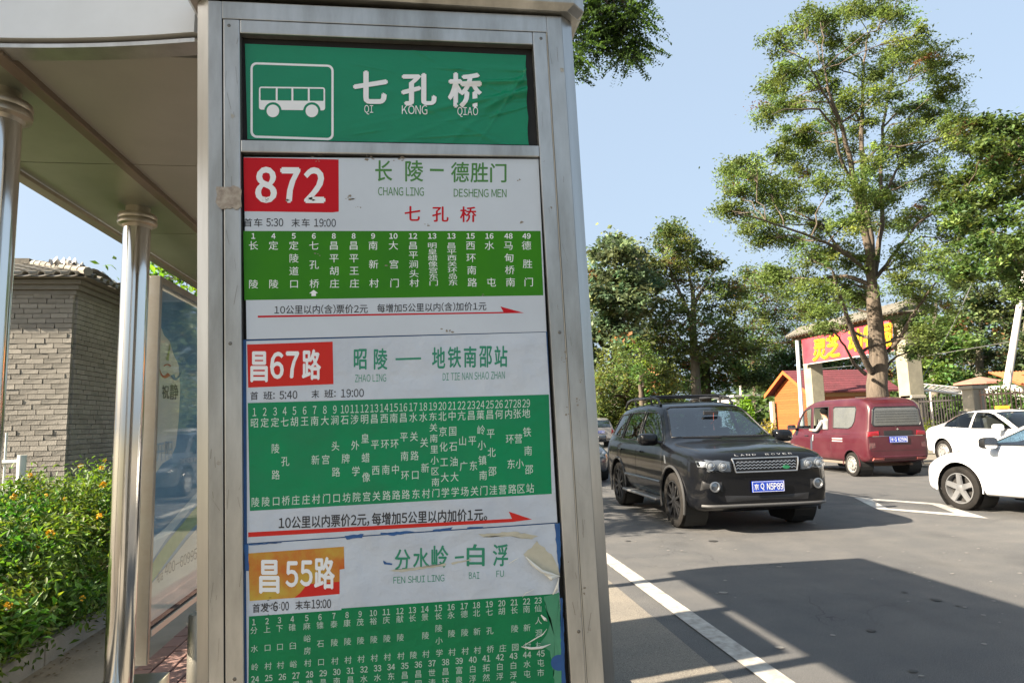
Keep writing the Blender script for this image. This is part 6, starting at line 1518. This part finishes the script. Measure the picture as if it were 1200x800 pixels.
# ------------------------------------------------------------------ white hatchback in front, right
wpaint = paint('white_paint', (.72, .73, .745), .25, .8, noise=(3, .4, (.66, .67, .68)))
alloy = mat('silver_alloy', (.34, .345, .35), .3, .6)
wcar = thing('white_car', 'white sedan cut by the right edge with five spoke wheel and black edged mirror', 'car', (9.22, 8.12, 0), radians(99.0))
sed = dict(half=.90, wr=.325, tw=.21, arch_r=.385, axles=(1.47, -1.34), floor=.36, sub=2,
    xs=[-2.28, -2.24, -2.1, -1.8, -1.5, -1.1, -.7, -.3, .1, .45, .8, 1.05, 1.25, 1.5, 1.8, 2.0, 2.14, 2.24, 2.28],
    w=[(-2.28, .68), (-2.24, .78), (-2.1, .86), (-1.7, .89), (-1, .90), (1.3, .90), (1.8, .86), (2.0, .81), (2.14, .74), (2.28, .52)],
    zb=[(-2.28, .40), (-2.1, .28), (1.9, .20), (2.28, .26)],
    zs=[(-2.28, .82), (-2.1, .93), (-1.5, .965), (.2, .93), (1.1, .90), (1.6, .82), (2.0, .70), (2.28, .55)],
    zt=[(-2.28, .88), (-2.24, .98), (-2.1, 1.04), (-1.75, 1.10), (-1.5, 1.21), (-1.1, 1.385), (-.6, 1.465), (-.1, 1.475), (.3, 1.42), (.8, 1.21), (1.2, .995), (1.4, .955), (1.8, .86), (2.05, .77), (2.2, .69), (2.28, .60)],
    wt=[(-2.28, .6), (-1.5, .60), (-.9, .60), (.1, .615), (.8, .67), (1.2, .72), (2.28, .5)],
    glass=[('windshield', [(-.70, .985), (-.54, 1.40), (.54, 1.40), (.70, .985)], 'x', lambda c: c.x > .3, .004),
           ('rear_window', [(-.58, 1.12), (-.52, 1.38), (.52, 1.38), (.58, 1.12)], 'x', lambda c: c.x < -.9, .004),
           ('front_door_window', [(1.02, .985), (.30, 1.335), (.10, 1.385), (-.30, 1.40), (-.30, .985)], 'y', lambda c: True, .005),
           ('rear_door_window', [(-.38, .99), (-.38, 1.40), (-.75, 1.385), (-1.05, 1.30), (-1.30, 1.15), (-1.36, 1.03)], 'y', lambda c: True, .005)],
    doors=[[(1.06, .30), (1.06, .60), (1.02, .93), (-.34, .955), (-.34, .30)], [(-.36, .30), (-.36, .955), (-1.22, .965), (-1.02, .65), (-.92, .48), (-.92, .30)]],
    seams=[[(1.04, .26), (1.07, .55), (1.06, .85), (.98, .97)], [(-.35, .26), (-.35, 1.42)], [(-.92, .28), (-.95, .52), (-1.25, .97)], [(1.05, .26), (-.92, .27)]],
    xseams=[([(1.28, -.70, 2), (2.05, -.58, 2)], (0, 0, -1)), ([(1.28, .70, 2), (2.05, .58, 2)], (0, 0, -1))],
    seats=[(.2, .36), (.2, -.36), (-.8, .36), (-.8, -.36)], seal_r=.009)
bv, body = car(wcar, sed, wpaint, autoglass, alloy, 'five')
def sedan_trim(root, bv, pm_, chromeback=True):
    for s in (1, -1):
        mirrorp_(root, .86, s*1.0, 1.02, pm_ if not chromeback else darkplastic, s, sc=1.05)
        for xx_ in (-.05, -.98):
            q = hitline(bv, [(xx_, 2*s, .83), (xx_-.17, 2*s, .83)], (0, -s, 0), .026, 6); MB().tube(q, .013, 8).build('door_handle', pm_, root, smooth=True, world=False)
        hp = [(2.8, s*.46, .58), (2.8, s*.50, .66), (2.8, s*.70, .74), (2.8, s*.76, .70), (2.8, s*.70, .60)]
        patch(bv, hp, (-1, 0, 0), MAT['lamp_white'], 'headlight', root, .005, 4)
        hp = [(-2.8, s*.45, .80), (-2.8, s*.46, .93), (-2.8, s*.72, .93), (-2.8, s*.74, .78)]
        patch(bv, hp, (1, 0, 0), redl, 'tail_lamp', root, .006, 4)
        for ax_ in (1.47, -1.34): MB().tube([(ax_+.388*cos(a), s*.897, .335+.388*sin(a)) for a in np.linspace(-.15, pi+.15, 24)], .010, 6).build('arch_lip', pm_, root, smooth=True, world=False)
        q = hitline(bv, [(1.0, 2*s, .40), (-.9, 2*s, .41)], (0, -s, 0), .004, 16); MB().tube(q, .012, 6).build('sill_line', pm_, root, smooth=True, world=False)
    patch(bv, [(2.8, y, z) for y, z in ((-.42, .36), (-.45, .52), (.45, .52), (.42, .36))], (-1, 0, 0), dg_, 'grille', root, .003, 3)
sedan_trim(wcar, bv, wpaint)
# ------------------------------------------------------------------ white taxi behind it, turned the other way
taxi = thing('white_taxi', 'white taxi with orange roof lamp and open front window turning beside the fence', 'taxi', (15.3, 15.9, .03), radians(-94.0))
sed2 = dict(sed); sed2['seal_r'] = .008
bv2, body2 = car(taxi, sed2, wpaint, clearglass, steelrim, 'steel')
sedan_trim(taxi, bv2, wpaint, False)
tl_ = MB().mm((-.22, -.17, 1.47), (-.09, .17, 1.56)).build('roof_lamp', mat('taxi_orange', (.75, .30, .02), .4), taxi, bevel=.03, world=False)
# ------------------------------------------------------------------ silver car far along the road
silver = paint('silver_paint', (.36, .355, .35), .3, .8, metal=.3)
mpv = thing('silver_hatchback', 'small silver hatchback far along the road seen from behind', 'car', (9.55, 37.8, 0), radians(93))
S4 = dict(sed, half=.86, floor=.4,
    xs=[-2.08, -2.05, -1.95, -1.7, -1.3, -.8, -.3, .2, .55, .9, 1.15, 1.4, 1.7, 1.9, 2.02, 2.08],
    w=[(-2.08, .74), (-2.05, .80), (-1.95, .84), (-1, .86), (1.3, .86), (1.8, .80), (2.08, .56)],
    zb=[(-2.08, .38), (-1.9, .28), (1.8, .24), (2.08, .3)],
    zs=[(-2.08, .92), (-1.9, 1.0), (1.1, .96), (1.7, .82), (2.08, .66)],
    zt=[(-2.08, 1.05), (-2.05, 1.2), (-1.97, 1.42), (-1.85, 1.56), (-1.6, 1.61), (-.3, 1.62), (.2, 1.57), (.55, 1.42), (.9, 1.2), (1.2, 1.04), (1.7, .90), (2.08, .72)],
    wt=[(-2.08, .62), (-1.9, .62), (.2, .64), (1.2, .72), (2.08, .5)], axles=(1.25, -1.25), wr=.31, arch_r=.36,
    glass=[('rear_window', [(-.60, 1.09), (-.58, 1.47), (.58, 1.47), (.60, 1.09)], 'x', lambda c: c.x < -1.6, .003),
           ('windshield', [(-.66, 1.06), (-.54, 1.5), (.54, 1.5), (.66, 1.06)], 'x', lambda c: c.x > .3, .003),
           ('side_window', [(.85, 1.04), (.25, 1.44), (-.2, 1.50), (-1.5, 1.48), (-1.7, 1.2), (-1.7, 1.04)], 'y', lambda c: True, .004)],
    doors=[[(.95, .34), (.95, .98), (-.2, .98), (-.2, .34)]], seams=[[(-.22, .3), (-.22, 1.5)]], xseams=[], seats=[])
bv3, _b = car(mpv, S4, silver, autoglass, alloy, 'five')
for s in (1, -1): patch(bv3, [(-2.8, s*.60, .72), (-2.8, s*.62, 1.0), (-2.8, s*.78, 1.0), (-2.8, s*.80, .74)], (1, 0, 0), redl, 'tail_lamp', mpv, .006, 3)
plate(mpv, -2.10, .84, -1, Lplate2)
patch(bv3, [(-2.8, -.70, .42), (-2.8, -.72, .50), (-2.8, .72, .50), (-2.8, .70, .42)], (1, 0, 0), MAT['bumper_grey'], 'bumper_strip', mpv, .01, 4)
# dark car following the off-roader, only its flank shows beside the pillar
dcar = thing('dark_car', 'dark sedan half hidden behind the sign pillar following the black car', 'car', (3.72, 18.2, 0), radians(-90))
dp = paint('charcoal_paint', (.05, .052, .056), .2, 1.0)
bv4, _b = car(dcar, dict(sed), dp, autoglass, alloy, 'five'); sedan_trim(dcar, bv4, dp, False)
# ================================================================== gate, cabin, fences, poles across the road
gate = thing('sign_gate', 'concrete gateway with tiled canopy and red sign board above two square pillars', 'gateway', (XG, 27.5, .1))
conc2 = mat('gate_plaster', (.27, .25, .185), .9, noise=(2.5, .9, (.18, .17, .13)), bump=(30, .004))
GA, GBy = 30.5, 24.0
for yy_ in (GA, GBy):
    MB().mm((XG-.31, yy_-.31, .05), (XG+.31, yy_+.31, 5.15)).build('gate_pillar', conc2, gate, bevel=.02)
sb = MB().mm((XG-.54, GBy+.2, 3.90), (XG-.44, GA-.1, 5.13)).build('sign_board', mat('sign_red', (.42, .03, .045), .45, noise=(.8, .6, (.46, .10, .12))), gate, bevel=.01)
MB().mm((XG-.55, GBy+.18, 3.86), (XG-.43, GA-.08, 3.899)).build('board_frame', mat('frame_pale', (.5, .45, .4), .5), sb)
Lg2.build('letter_shadow', mat('letter_edge', (.20, .08, .01), .6), sb); Lg.build('lettering', mat('letter_yellow', (.60, .34, .01), .45), sb)
beamw = mat('canopy_wood', (.13, .095, .06), .8, noise=(6, .6, (.08, .06, .04)))
MB().mm((XG-.5, GBy-.6, 5.152), (XG+.5, GA+.6, 5.28)).build('canopy_beam', beamw, gate, bevel=.01)
cano = MB(); ze = 5.30
cano.add([(XG-.85, GBy-.8, ze), (XG+.85, GBy-.8, ze), (XG+.85, GA+.8, ze), (XG-.85, GA+.8, ze), (XG, GBy-.5, ze+.5), (XG, GA+.5, ze+.5)], [(0, 3, 5, 4), (1, 4, 5, 2), (0, 4, 1), (2, 5, 3), (0, 1, 2, 3)])
canoo = cano.build('canopy_roof', mat('canopy_grey', (.14, .13, .105), .85, noise=(10, .6, (.09, .085, .07))), gate)
cme = bpy.data.meshes.new('roof_tile'); tv2, tf2 = half_tile(.95, .07, 5); cme.from_pydata(tv2, [], tf2); cme.materials.append(mat('canopy_tile', (.15, .14, .115), .85, noise=(8, .8, (.09, .085, .07)), var=.15)); cme.update()
yy_ = GBy-.75; sl = atan2(.5, .85)
while yy_ < GA+.75:
    for s in (-1, 1):
        o = bpy.data.objects.new('roof_tile', cme); COL.objects.link(o); o.parent = canoo
        o.matrix_local = Matrix.Translation(Vector((XG+s*.88, yy_, ze+.02))-Vector(gate.location)) @ Matrix.Rotation(-s*-pi/2 if s > 0 else -pi/2, 4, 'Z') @ Matrix.Rotation(sl, 4, 'X')
    yy_ += .21
yy_ = GBy-.7
while yy_ < GA+.75: MB().mm((XG-.8, yy_, ze-.055), (XG-.1, yy_+.06, ze-.004)).build('rafter', beamw, gate); yy_ += .3


# --- orange timber cabin
cab = thing('wooden_cabin', 'orange boarded timber cabin with dark red shingle roof behind the gate', 'cabin', (22.3, 36, .1))
CX0, CX1, CY0, CY1, CE, CR = 20.9, 25.6, 34.0, 37.7, 2.80, 3.85
wood = mat('orange_board', (.35, .092, .024), .55, noise=(3, .7, (.27, .065, .017)), var=.10, aniso=(1, 1, 6))
MB().mm((CX0+.03, CY0+.03, .05), (CX1-.03, CY1-.03, CE)).build('wall', mat('cabin_core', (.30, .12, .03), .8), cab)
ymid = (CY0+CY1)/2
MB().prism([(CX0+.03, CY0+.03, CE), (CX0+.03, CY1-.03, CE), (CX0+.03, ymid, CR-.06)], [(CX1-.03, CY0+.03, CE), (CX1-.03, CY1-.03, CE), (CX1-.03, ymid, CR-.06)]).build('gable_core', MAT['cabin_core'], cab)
k = 0; z = .1
while z < CR-.12:
    hgt = .145
    if z+hgt <= CE: y0_, y1_ = CY0, CY1
    else:
        t = (z+hgt-CE)/(CR-CE); y0_, y1_ = lerp(CY0, ymid, t), lerp(CY1, ymid, t)
    if y1_-y0_ > .1: MB().mm((CX0, y0_, z), (CX0+.032, y1_, z+hgt-.008)).build('board', wood, cab)
    if z+hgt <= CE: MB().mm((CX0+.033, CY0, z), (CX1, CY0+.032, z+hgt-.008)).build('board', wood, cab)
    z += hgt
shm = mat('red_shingle', (.115, .022, .028), .8, noise=(7, .8, (.075, .016, .02)), bump=(40, .006), var=.12)
ov = .42; slp = (CR-CE)/(ymid-CY0)
for s, ye in ((-1, CY0), (1, CY1)):
    P0 = (CX0-ov, ye+s*ov, CE-slp*ov+.06); P1 = (CX1+ov, ye+s*ov, CE-slp*ov+.06); P2 = (CX1+ov, ymid, CR+.06); P3 = (CX0-ov, ymid, CR+.06)
    rf = MB().prism([P0, P1, P2, P3], [(p[0], p[1], p[2]+.07) for p in (P0, P1, P2, P3)]).build('roof', shm, cab)
    for r_ in range(9):
        t0, t1 = r_/9, (r_+1.15)/9
        if s == -1:
            x = CX0-ov+(.15 if r_ % 2 else 0)
            while x < CX1+ov-.2:
                a = Vector(P0).lerp(Vector(P3), t0); b = Vector(P0).lerp(Vector(P3), min(t1, 1)); a.x = b.x = x; zz_ = .075
                MB().prism([(x, a.y, a.z+zz_+.022), (x+.58, a.y, a.z+zz_+.022), (x+.58, b.y, b.z+zz_+.004), (x, b.y, b.z+zz_+.004)], [(x, a.y, a.z+zz_), (x+.58, a.y, a.z+zz_), (x+.58, b.y, b.z+zz_), (x, b.y, b.z+zz_)]).build('shingle', shm, rf)
                x += .6
    MB().prism([(CX0-ov-.03, ye+s*ov, CE-slp*ov-.06), (CX0-ov-.03, ymid, CR-.06), (CX0-ov-.03, ymid, CR+.14), (CX0-ov-.03, ye+s*ov, CE-slp*ov+.14)], [(CX0-ov-.002, ye+s*ov, CE-slp*ov-.06), (CX0-ov-.002, ymid, CR-.06), (CX0-ov-.002, ymid, CR+.14), (CX0-ov-.002, ye+s*ov, CE-slp*ov+.14)]).build('barge_board', mat('barge_orange', (.42, .11, .03), .5), cab)
MB().mm((CX0+.2, CY0-.02, 2.42), (CX1, CY0-.002, 2.62)).build('fascia_board', mat('pale_timber', (.36, .20, .08), .6), cab)
wn = MB().mm((23.5, CY0-.03, 1.72), (25.3, CY0-.006, 2.36)).build('window', mat('window_white', (.62, .62, .58), .5), cab)
for a, b in ((23.57, 24.36), (24.44, 25.23)): MB().mm((a, CY0-.036, 1.79), (b, CY0-.031, 2.29)).build('pane', mat('dark_pane', (.03, .035, .035), .1), wn)
MB().mm((CX0-.32, CY1-.2, .05), (CX0-.16, CY1+.1, 2.3)).build('porch_post', mat('porch_white', (.50, .42, .33), .8), cab)
MB().mm((CX0-.30, CY0+.9, .05), (CX0-.24, CY0+.9+.6, .9)).build('porch_panel', mat('porch_timber', (.36, .18, .06), .7), cab)

# --- fence on piers
pier = mat('pier_plaster', (.34, .31, .26), .9, noise=(3, .7, (.30, .28, .23)), bump=(30, .004))
def fence(label, x, ya, yb, zt_, m, step, capz=None, group=None):
    f = thing('iron_fence', label, 'fence', (x, (ya+yb)/2, .1), 0, group)
    y = ya+step/2
    bar0 = None
    while y < yb:
        if bar0 is None:
            bar0 = MB().mm((x-.014, y-.014, .25), (x+.014, y+.014, zt_)).build('bar', m, f); y00 = y
        else:
            o = bpy.data.objects.new('bar', bar0.data); COL.objects.link(o); o.parent = f; o.location = (0, y-y00, 0)
        y += step
    for z_ in (.35, zt_-.16): MB().mm((x-.028, ya, z_-.025), (x-.0145, yb, z_+.025)).build('rail', m, f)
    return f
ironm = mat('dark_iron', (.035, .03, .03), .6); pinkm = mat('pinkish_paint', (.34, .22, .18), .7)
piers = [(1140, 452, 24), (1070, 463, 14)]
pc = []
for i, (px_, py_, wpx) in enumerate(piers):
    q = atX(px_, py_, XG); pc.append(q)
    t = thing('fence_pier', ['broad pale square fence pier between dark and pinkish bars', 'narrow pale fence pier beside the right gate pillar'][i], 'pier', (XG, q[1], .1))
    w_ = (.24, .24)[i]
    MB().mm((XG-w_, q[1]-w_, .05), (XG+w_, q[1]+w_, q[2]-.12)).build('pier_shaft', pier, t, bevel=.01)
    MB().mm((XG-w_-.07, q[1]-w_-.07, q[2]-.118), (XG+w_+.07, q[1]+w_+.07, q[2])).build('pier_cap', pier, t, bevel=.015)
fence('dark iron railing between the two pale fence piers', XG, pc[0][1]+.26, pc[1][1]-.26, pc[0][2]-.30, ironm, .135)
fence('pinkish barred railing right of the broad fence pier', XG, pc[0][1]-7.0, pc[0][1]-.26, pc[0][2]-.16, pinkm, .17)
fence('rusty low railing between the black car roof and the cabin', 17.2, 37, 50, 1.5, mat('rust_iron', (.12, .06, .045), .8), .25)

# --- utility poles and wires
def pole(name, label, cat, P, Q, r0, r1, m):
    t = thing(name, label, cat, tuple(P)); MB().tube([P, Q], [r0, r1], 14).build('pole_shaft', m, t, smooth=True); return t
upm = mat('pole_concrete', (.50, .48, .44), .8, noise=(4, .5, (.38, .36, .32)))
a = atY(1181, 446, 26); b = atY(1197, 345, 26); d = (b-a); P = a-d*1.0*(a[2]-.0)/d[2]; Q = a+d*1.9
up_ = pole('utility_pole', 'leaning pale concrete utility pole at the right edge', 'utility pole', P, Q, .17, .10, upm)
a = atY(938, 470, 33); b = atY(934, 398, 33); P = np.array([a[0], 33, 0]); Q = b+(b-a)*.02
lp_ = pole('lamp_post', 'slim white lamp post left of the gate pillar', 'lamp post', P, Q, .11, .09, mat('lamp_white_post', (.6, .62, .62), .5))
MB().tube([tuple(Q), (Q[0]+.55, Q[1]-.3, Q[2]+.02)], [.06, .05], 8).build('lamp_arm', MAT['lamp_white_post'], lp_, smooth=True)
MB().box((Q[0]+.1, Q[1], Q[2]+.12), (.6, .4, .2)).build('lamp_head', MAT['lamp_white_post'], lp_, bevel=.06)
a = atY(868, 480, 62); b = atY(867, 428, 62); tp_ = pole('utility_pole', 'distant thin utility pole with cross arm in the gap right of the tree group', 'utility pole', np.array([a[0], 62, 0]), b, .16, .10, upm)
MB().mm((b[0]-.9, 61.95, b[2]-.5), (b[0]+.9, 62.05, b[2]-.38)).build('cross_arm', upm, tp_)
wires = []
for i, (p, q, sag) in enumerate((((720, 318, 50), (870, 436, 62), .4), ((868, 434, 62), (1196, 398, 26.2), .5), ((868, 440, 62), (900, 432, 60), .1), ((1078, 447, 24), (1140, 330, 26), .2))):
    A1 = Vector(atY(*p)); B1_ = Vector(atY(*q)); pts = [A1.lerp(B1_, k/14)-Vector((0, 0, sag*4*(k/14)*(1-k/14))) for k in range(15)]
    o = MB().tube(pts, .018, 5).build('overhead_wire', mat('wire_grey', (.09, .09, .09), .6), None)
    tag(o, ['thin overhead wire crossing the poplar crown', 'overhead wire from the distant pole to the leaning pole', 'short wire beyond the distant utility pole', 'slanting stay wire over the iron fence'][i], 'wire', 'overhead wires'); wires.append(o)

# --- pergola bars, canopy umbrella, orange roofed house, climbing green
pg = thing('pergola', 'white barred pergola frame behind the dark iron railing', 'pergola', (25, 28, .1))
pwm = mat('pergola_white', (.52, .50, .46), .6)
for k in range(9):
    p = atY(1078+k*4.6, 458+k*.2, 28.5); q = atY(1088+k*6.0, 450+k*.8, 31.5); MB().tube([tuple(p), tuple(q)], .035, 6).build('rafter', pwm, pg)
p = atY(1074, 456, 28.3); q = atY(1130, 462, 28.3); MB().tube([tuple(p), tuple(q)], .05, 6).build('edge_beam', pwm, pg)
p = atY(1080, 450, 31.6); q = atY(1140, 456, 31.6); MB().tube([tuple(p), tuple(q)], .05, 6).build('edge_beam', pwm, pg)
for (x_, Y_) in ((1080, 28.3), (1128, 28.3), (1090, 31.6)):
    p = atY(x_, 458, Y_); MB().tube([(p[0], Y_, .1), tuple(p)], .05, 8).build('post', pwm, pg)
um = atY(1148, 441, 30); u = thing('sunshade', 'low brick red sunshade canopy behind the broad fence pier', 'parasol', (um[0], 30, .1))
cb = MB(); n = 12; RR_ = 1.15
cb.add([(um[0], 30, um[2])]+[(um[0]+RR_*cos(2*pi*k/n), 30+RR_*sin(2*pi*k/n), um[2]-.30) for k in range(n)]+[(um[0]+RR_*cos(2*pi*k/n), 30+RR_*sin(2*pi*k/n), um[2]-.40) for k in range(n)], [(0, 1+k, 1+(k+1) % n) for k in range(n)]+[(1+k, 13+k, 13+(k+1) % n, 1+(k+1) % n) for k in range(n)])
cb.build('canopy', mat('brick_red_cloth', (.30, .14, .10), .8, noise=(4, .5, (.24, .11, .08))), u); MB().tube([(um[0], 30, .1), (um[0], 30, um[2]-.02)], .04, 8).build('pole_shaft', pwm, u)
for k in range(8):
    a_ = 2*pi*k/8; MB().tube([(um[0]+.05*cos(a_), 30+.05*sin(a_), um[2]-.05), (um[0]+RR_*.95*cos(a_), 30+RR_*.95*sin(a_), um[2]-.315)], .012, 4).build('rib', pwm, u)
h0 = atY(1196, 452, 36); h1 = atY(1235, 452, 36)
hs = thing('tiled_house', 'small white house with orange tiled roof beside the leaning pole', 'house', (h0[0]+2, 38, .1))
MB().mm((h0[0]+.3, 36.3, .05), (h1[0], 40, h0[2]+.1)).build('wall', mat('house_white', (.6, .58, .55), .8), hs)
zr_ = atY(1180, 438, 38)[2]
hr = MB().prism([(h0[0]-.1, 35.9, h0[2]), (h1[0]+.3, 35.9, h0[2]), (h1[0]+.3, 38.2, zr_), (h0[0]+.3, 38.2, zr_)], [(h0[0]-.1, 35.9, h0[2]+.12), (h1[0]+.3, 35.9, h0[2]+.12), (h1[0]+.3, 38.2, zr_+.12), (h0[0]+.3, 38.2, zr_+.12)]).build('roof', mat('orange_tile', (.36, .10, .035), .7, noise=(6, .5, (.28, .08, .03))), hs)
rt_ = MB(); x_ = h0[0]
while x_ < h1[0]+.3: rt_.tube([(x_, 35.88, h0[2]+.13), (x_+.05, 38.2, zr_+.13)], .06, 6); x_ += .24
tag(rt_.build('tile_ribs', MAT['orange_tile'], hr), kind='stuff')
hw = MB().mm((h0[0]+.8, 36.27, .9), (h0[0]+1.8, 36.298, 1.9)).build('window', MAT['window_white'], hs); MB().mm((h0[0]+.87, 36.26, .97), (h0[0]+1.73, 36.269, 1.83)).build('pane', MAT['dark_pane'], hw)
def mound(label, cx, cy, rx, ry, h, n, seed, col, leaf, name='leafy_shrub', flowers=0):
    r = np.random.default_rng(seed); root = thing(name, label, 'shrub', (cx, cy, .1))
    th = r.uniform(0, 2*pi, n); u_ = r.random(n)**.4; ph = r.random(n)**.7
    lump = 1+.22*np.sin(3*th+seed)+.15*np.sin(7*th+2*seed)
    X = np.stack([cx+rx*u_*np.cos(th)*lump*np.sqrt(1-.6*ph), cy+ry*u_*np.sin(th)*lump*np.sqrt(1-.6*ph), .1+h*ph*(1-.25*u_*u_)*lump**.5], 1)
    c = np.array(col)[None, :]*np.exp(r.normal(0, .28, (n, 1)))
    leaves('foliage', X, leaf, c, root, rs=r, asp=.6)
    mb = MB()
    for k in range(7): a_ = 2*pi*k/7; mb.tube([(cx, cy, .1), (cx+rx*.5*cos(a_), cy+ry*.5*sin(a_), .1+h*.75)], [.03, .01], 5)
    mb.build('stems', barkm, root)
    return root
q = atY(1170, 470, 24.5); mound('green creeper heaped over the pinkish railing', q[0], 24.3, 1.1, 1.6, 2.35, 5200, 3, (.075, .14, .03), .13, 'creeper')
q = atY(1180, 486, 18.5); mound('yellow green hedge behind the taxi and the white sedan', q[0]+.8, 18.3, 1.7, 1.0, 1.35, 5200, 4, (.15, .21, .03), .09, 'clipped_hedge')
q = atY(1132, 486, 20); mound('low yellow flowering plant at the foot of the broad pier', q[0]-.5, 21.3, .5, .5, 1.1, 1500, 5, (.16, .20, .03), .07)
q = atY(870, 470, 42); mound('bright light green sapling in the gap between car and cabin', q[0], 42, 1.1, 1.1, 2.6, 2600, 6, (.12, .22, .03), .20, 'sapling')
q = atY(908, 500, 33.5); mound('small yellow leaved plant against the cabin gable', q[0]-.1, 33.9, .5, .5, 1.25, 700, 7, (.22, .20, .03), .09)
# low grey buildings in the gap left of the cabin
lb = thing('low_grey_shed', 'low pale grey shed far behind the gap between the black car and the cabin', 'shed', (30, 60, 0))
p = atY(862, 462, 60); q = atY(905, 462, 60)
MB().mm((p[0], 60, 0), (q[0]+1, 64, p[2]-.25)).build('wall', mat('shed_grey', (.38, .37, .36), .8, noise=(2, .5, (.30, .29, .28))), lb)
MB().mm((p[0]-.3, 59.7, p[2]-.248), (q[0]+1.3, 64.3, p[2]-.05)).build('roof', mat('shed_roof', (.30, .31, .33), .6), lb)
for k in range(3): w1 = MB().mm((p[0]+.5+k*1.3, 59.96, .9), (p[0]+1.2+k*1.3, 59.998, 1.7)).build('window', MAT['dark_pane'], lb)
# bicycle leaning near the cabin
bk_ = atY(903, 507, 32.6); by = thing('bicycle', 'yellow framed bicycle leaning at the cabin gable', 'bicycle', (bk_[0], 32.8, .1), radians(20))
ym = mat('bike_yellow', (.60, .42, .03), .4)
for x_ in (-.52, .52):
    t = MB(); t.tube([(x_+.33*cos(a_), 0, .34+.33*sin(a_)) for a_ in np.linspace(0, 2*pi, 25)], .016, 6, cap=False); w__ = t.build('wheel', rubber, by, smooth=True, world=False)
    sp2 = MB()
    for k in range(10): a_ = 2*pi*k/10; sp2.tube([(x_, 0, .34), (x_+.32*cos(a_), 0, .34+.32*sin(a_))], .003, 3)
    sp2.build('spokes', carchrome, w__, world=False)
fr = MB()
for a_, b_ in (((-.52, 0, .34), (-.15, 0, .34)), ((-.15, 0, .34), (-.30, 0, .88)), ((-.52, 0, .34), (-.26, 0, .78)), ((-.15, 0, .34), (.36, 0, .82)), ((-.26, 0, .80), (.34, 0, .90)), ((.34, 0, .98), (.40, 0, .70)), ((.40, 0, .70), (.52, 0, .34))): fr.tube([a_, b_], .02, 6)
fr.build('frame', ym, by, smooth=True, world=False)
MB().tube([(.30, -.26, 1.0), (.34, 0, 1.02), (.30, .26, 1.0)], .014, 6).build('handlebar', darkplastic, by, world=False)
MB().box((-.32, 0, .92), (.24, .13, .05)).build('saddle', darkplastic, by, bevel=.02, world=False)
# hills far off
hl = MB(); n = 60; xs = np.linspace(-400, 1500, n+1)
top = [(x, 1350, 34+26*sin(x*.004+1)+14*sin(x*.011)+6*sin(x*.033)) for x in xs]; bot = [(x, 1150, -2) for x in xs]; bk2 = [(x, 1500, -2) for x in xs]
hl.add(bot+top+bk2, [(i, i+1, n+2+i, n+1+i) for i in range(n)]+[(n+1+i, n+2+i, 2*n+3+i, 2*n+2+i) for i in range(n)])
struct('hills', hl, mat('hill_green', (.10, .13, .09), .9), smooth=True)
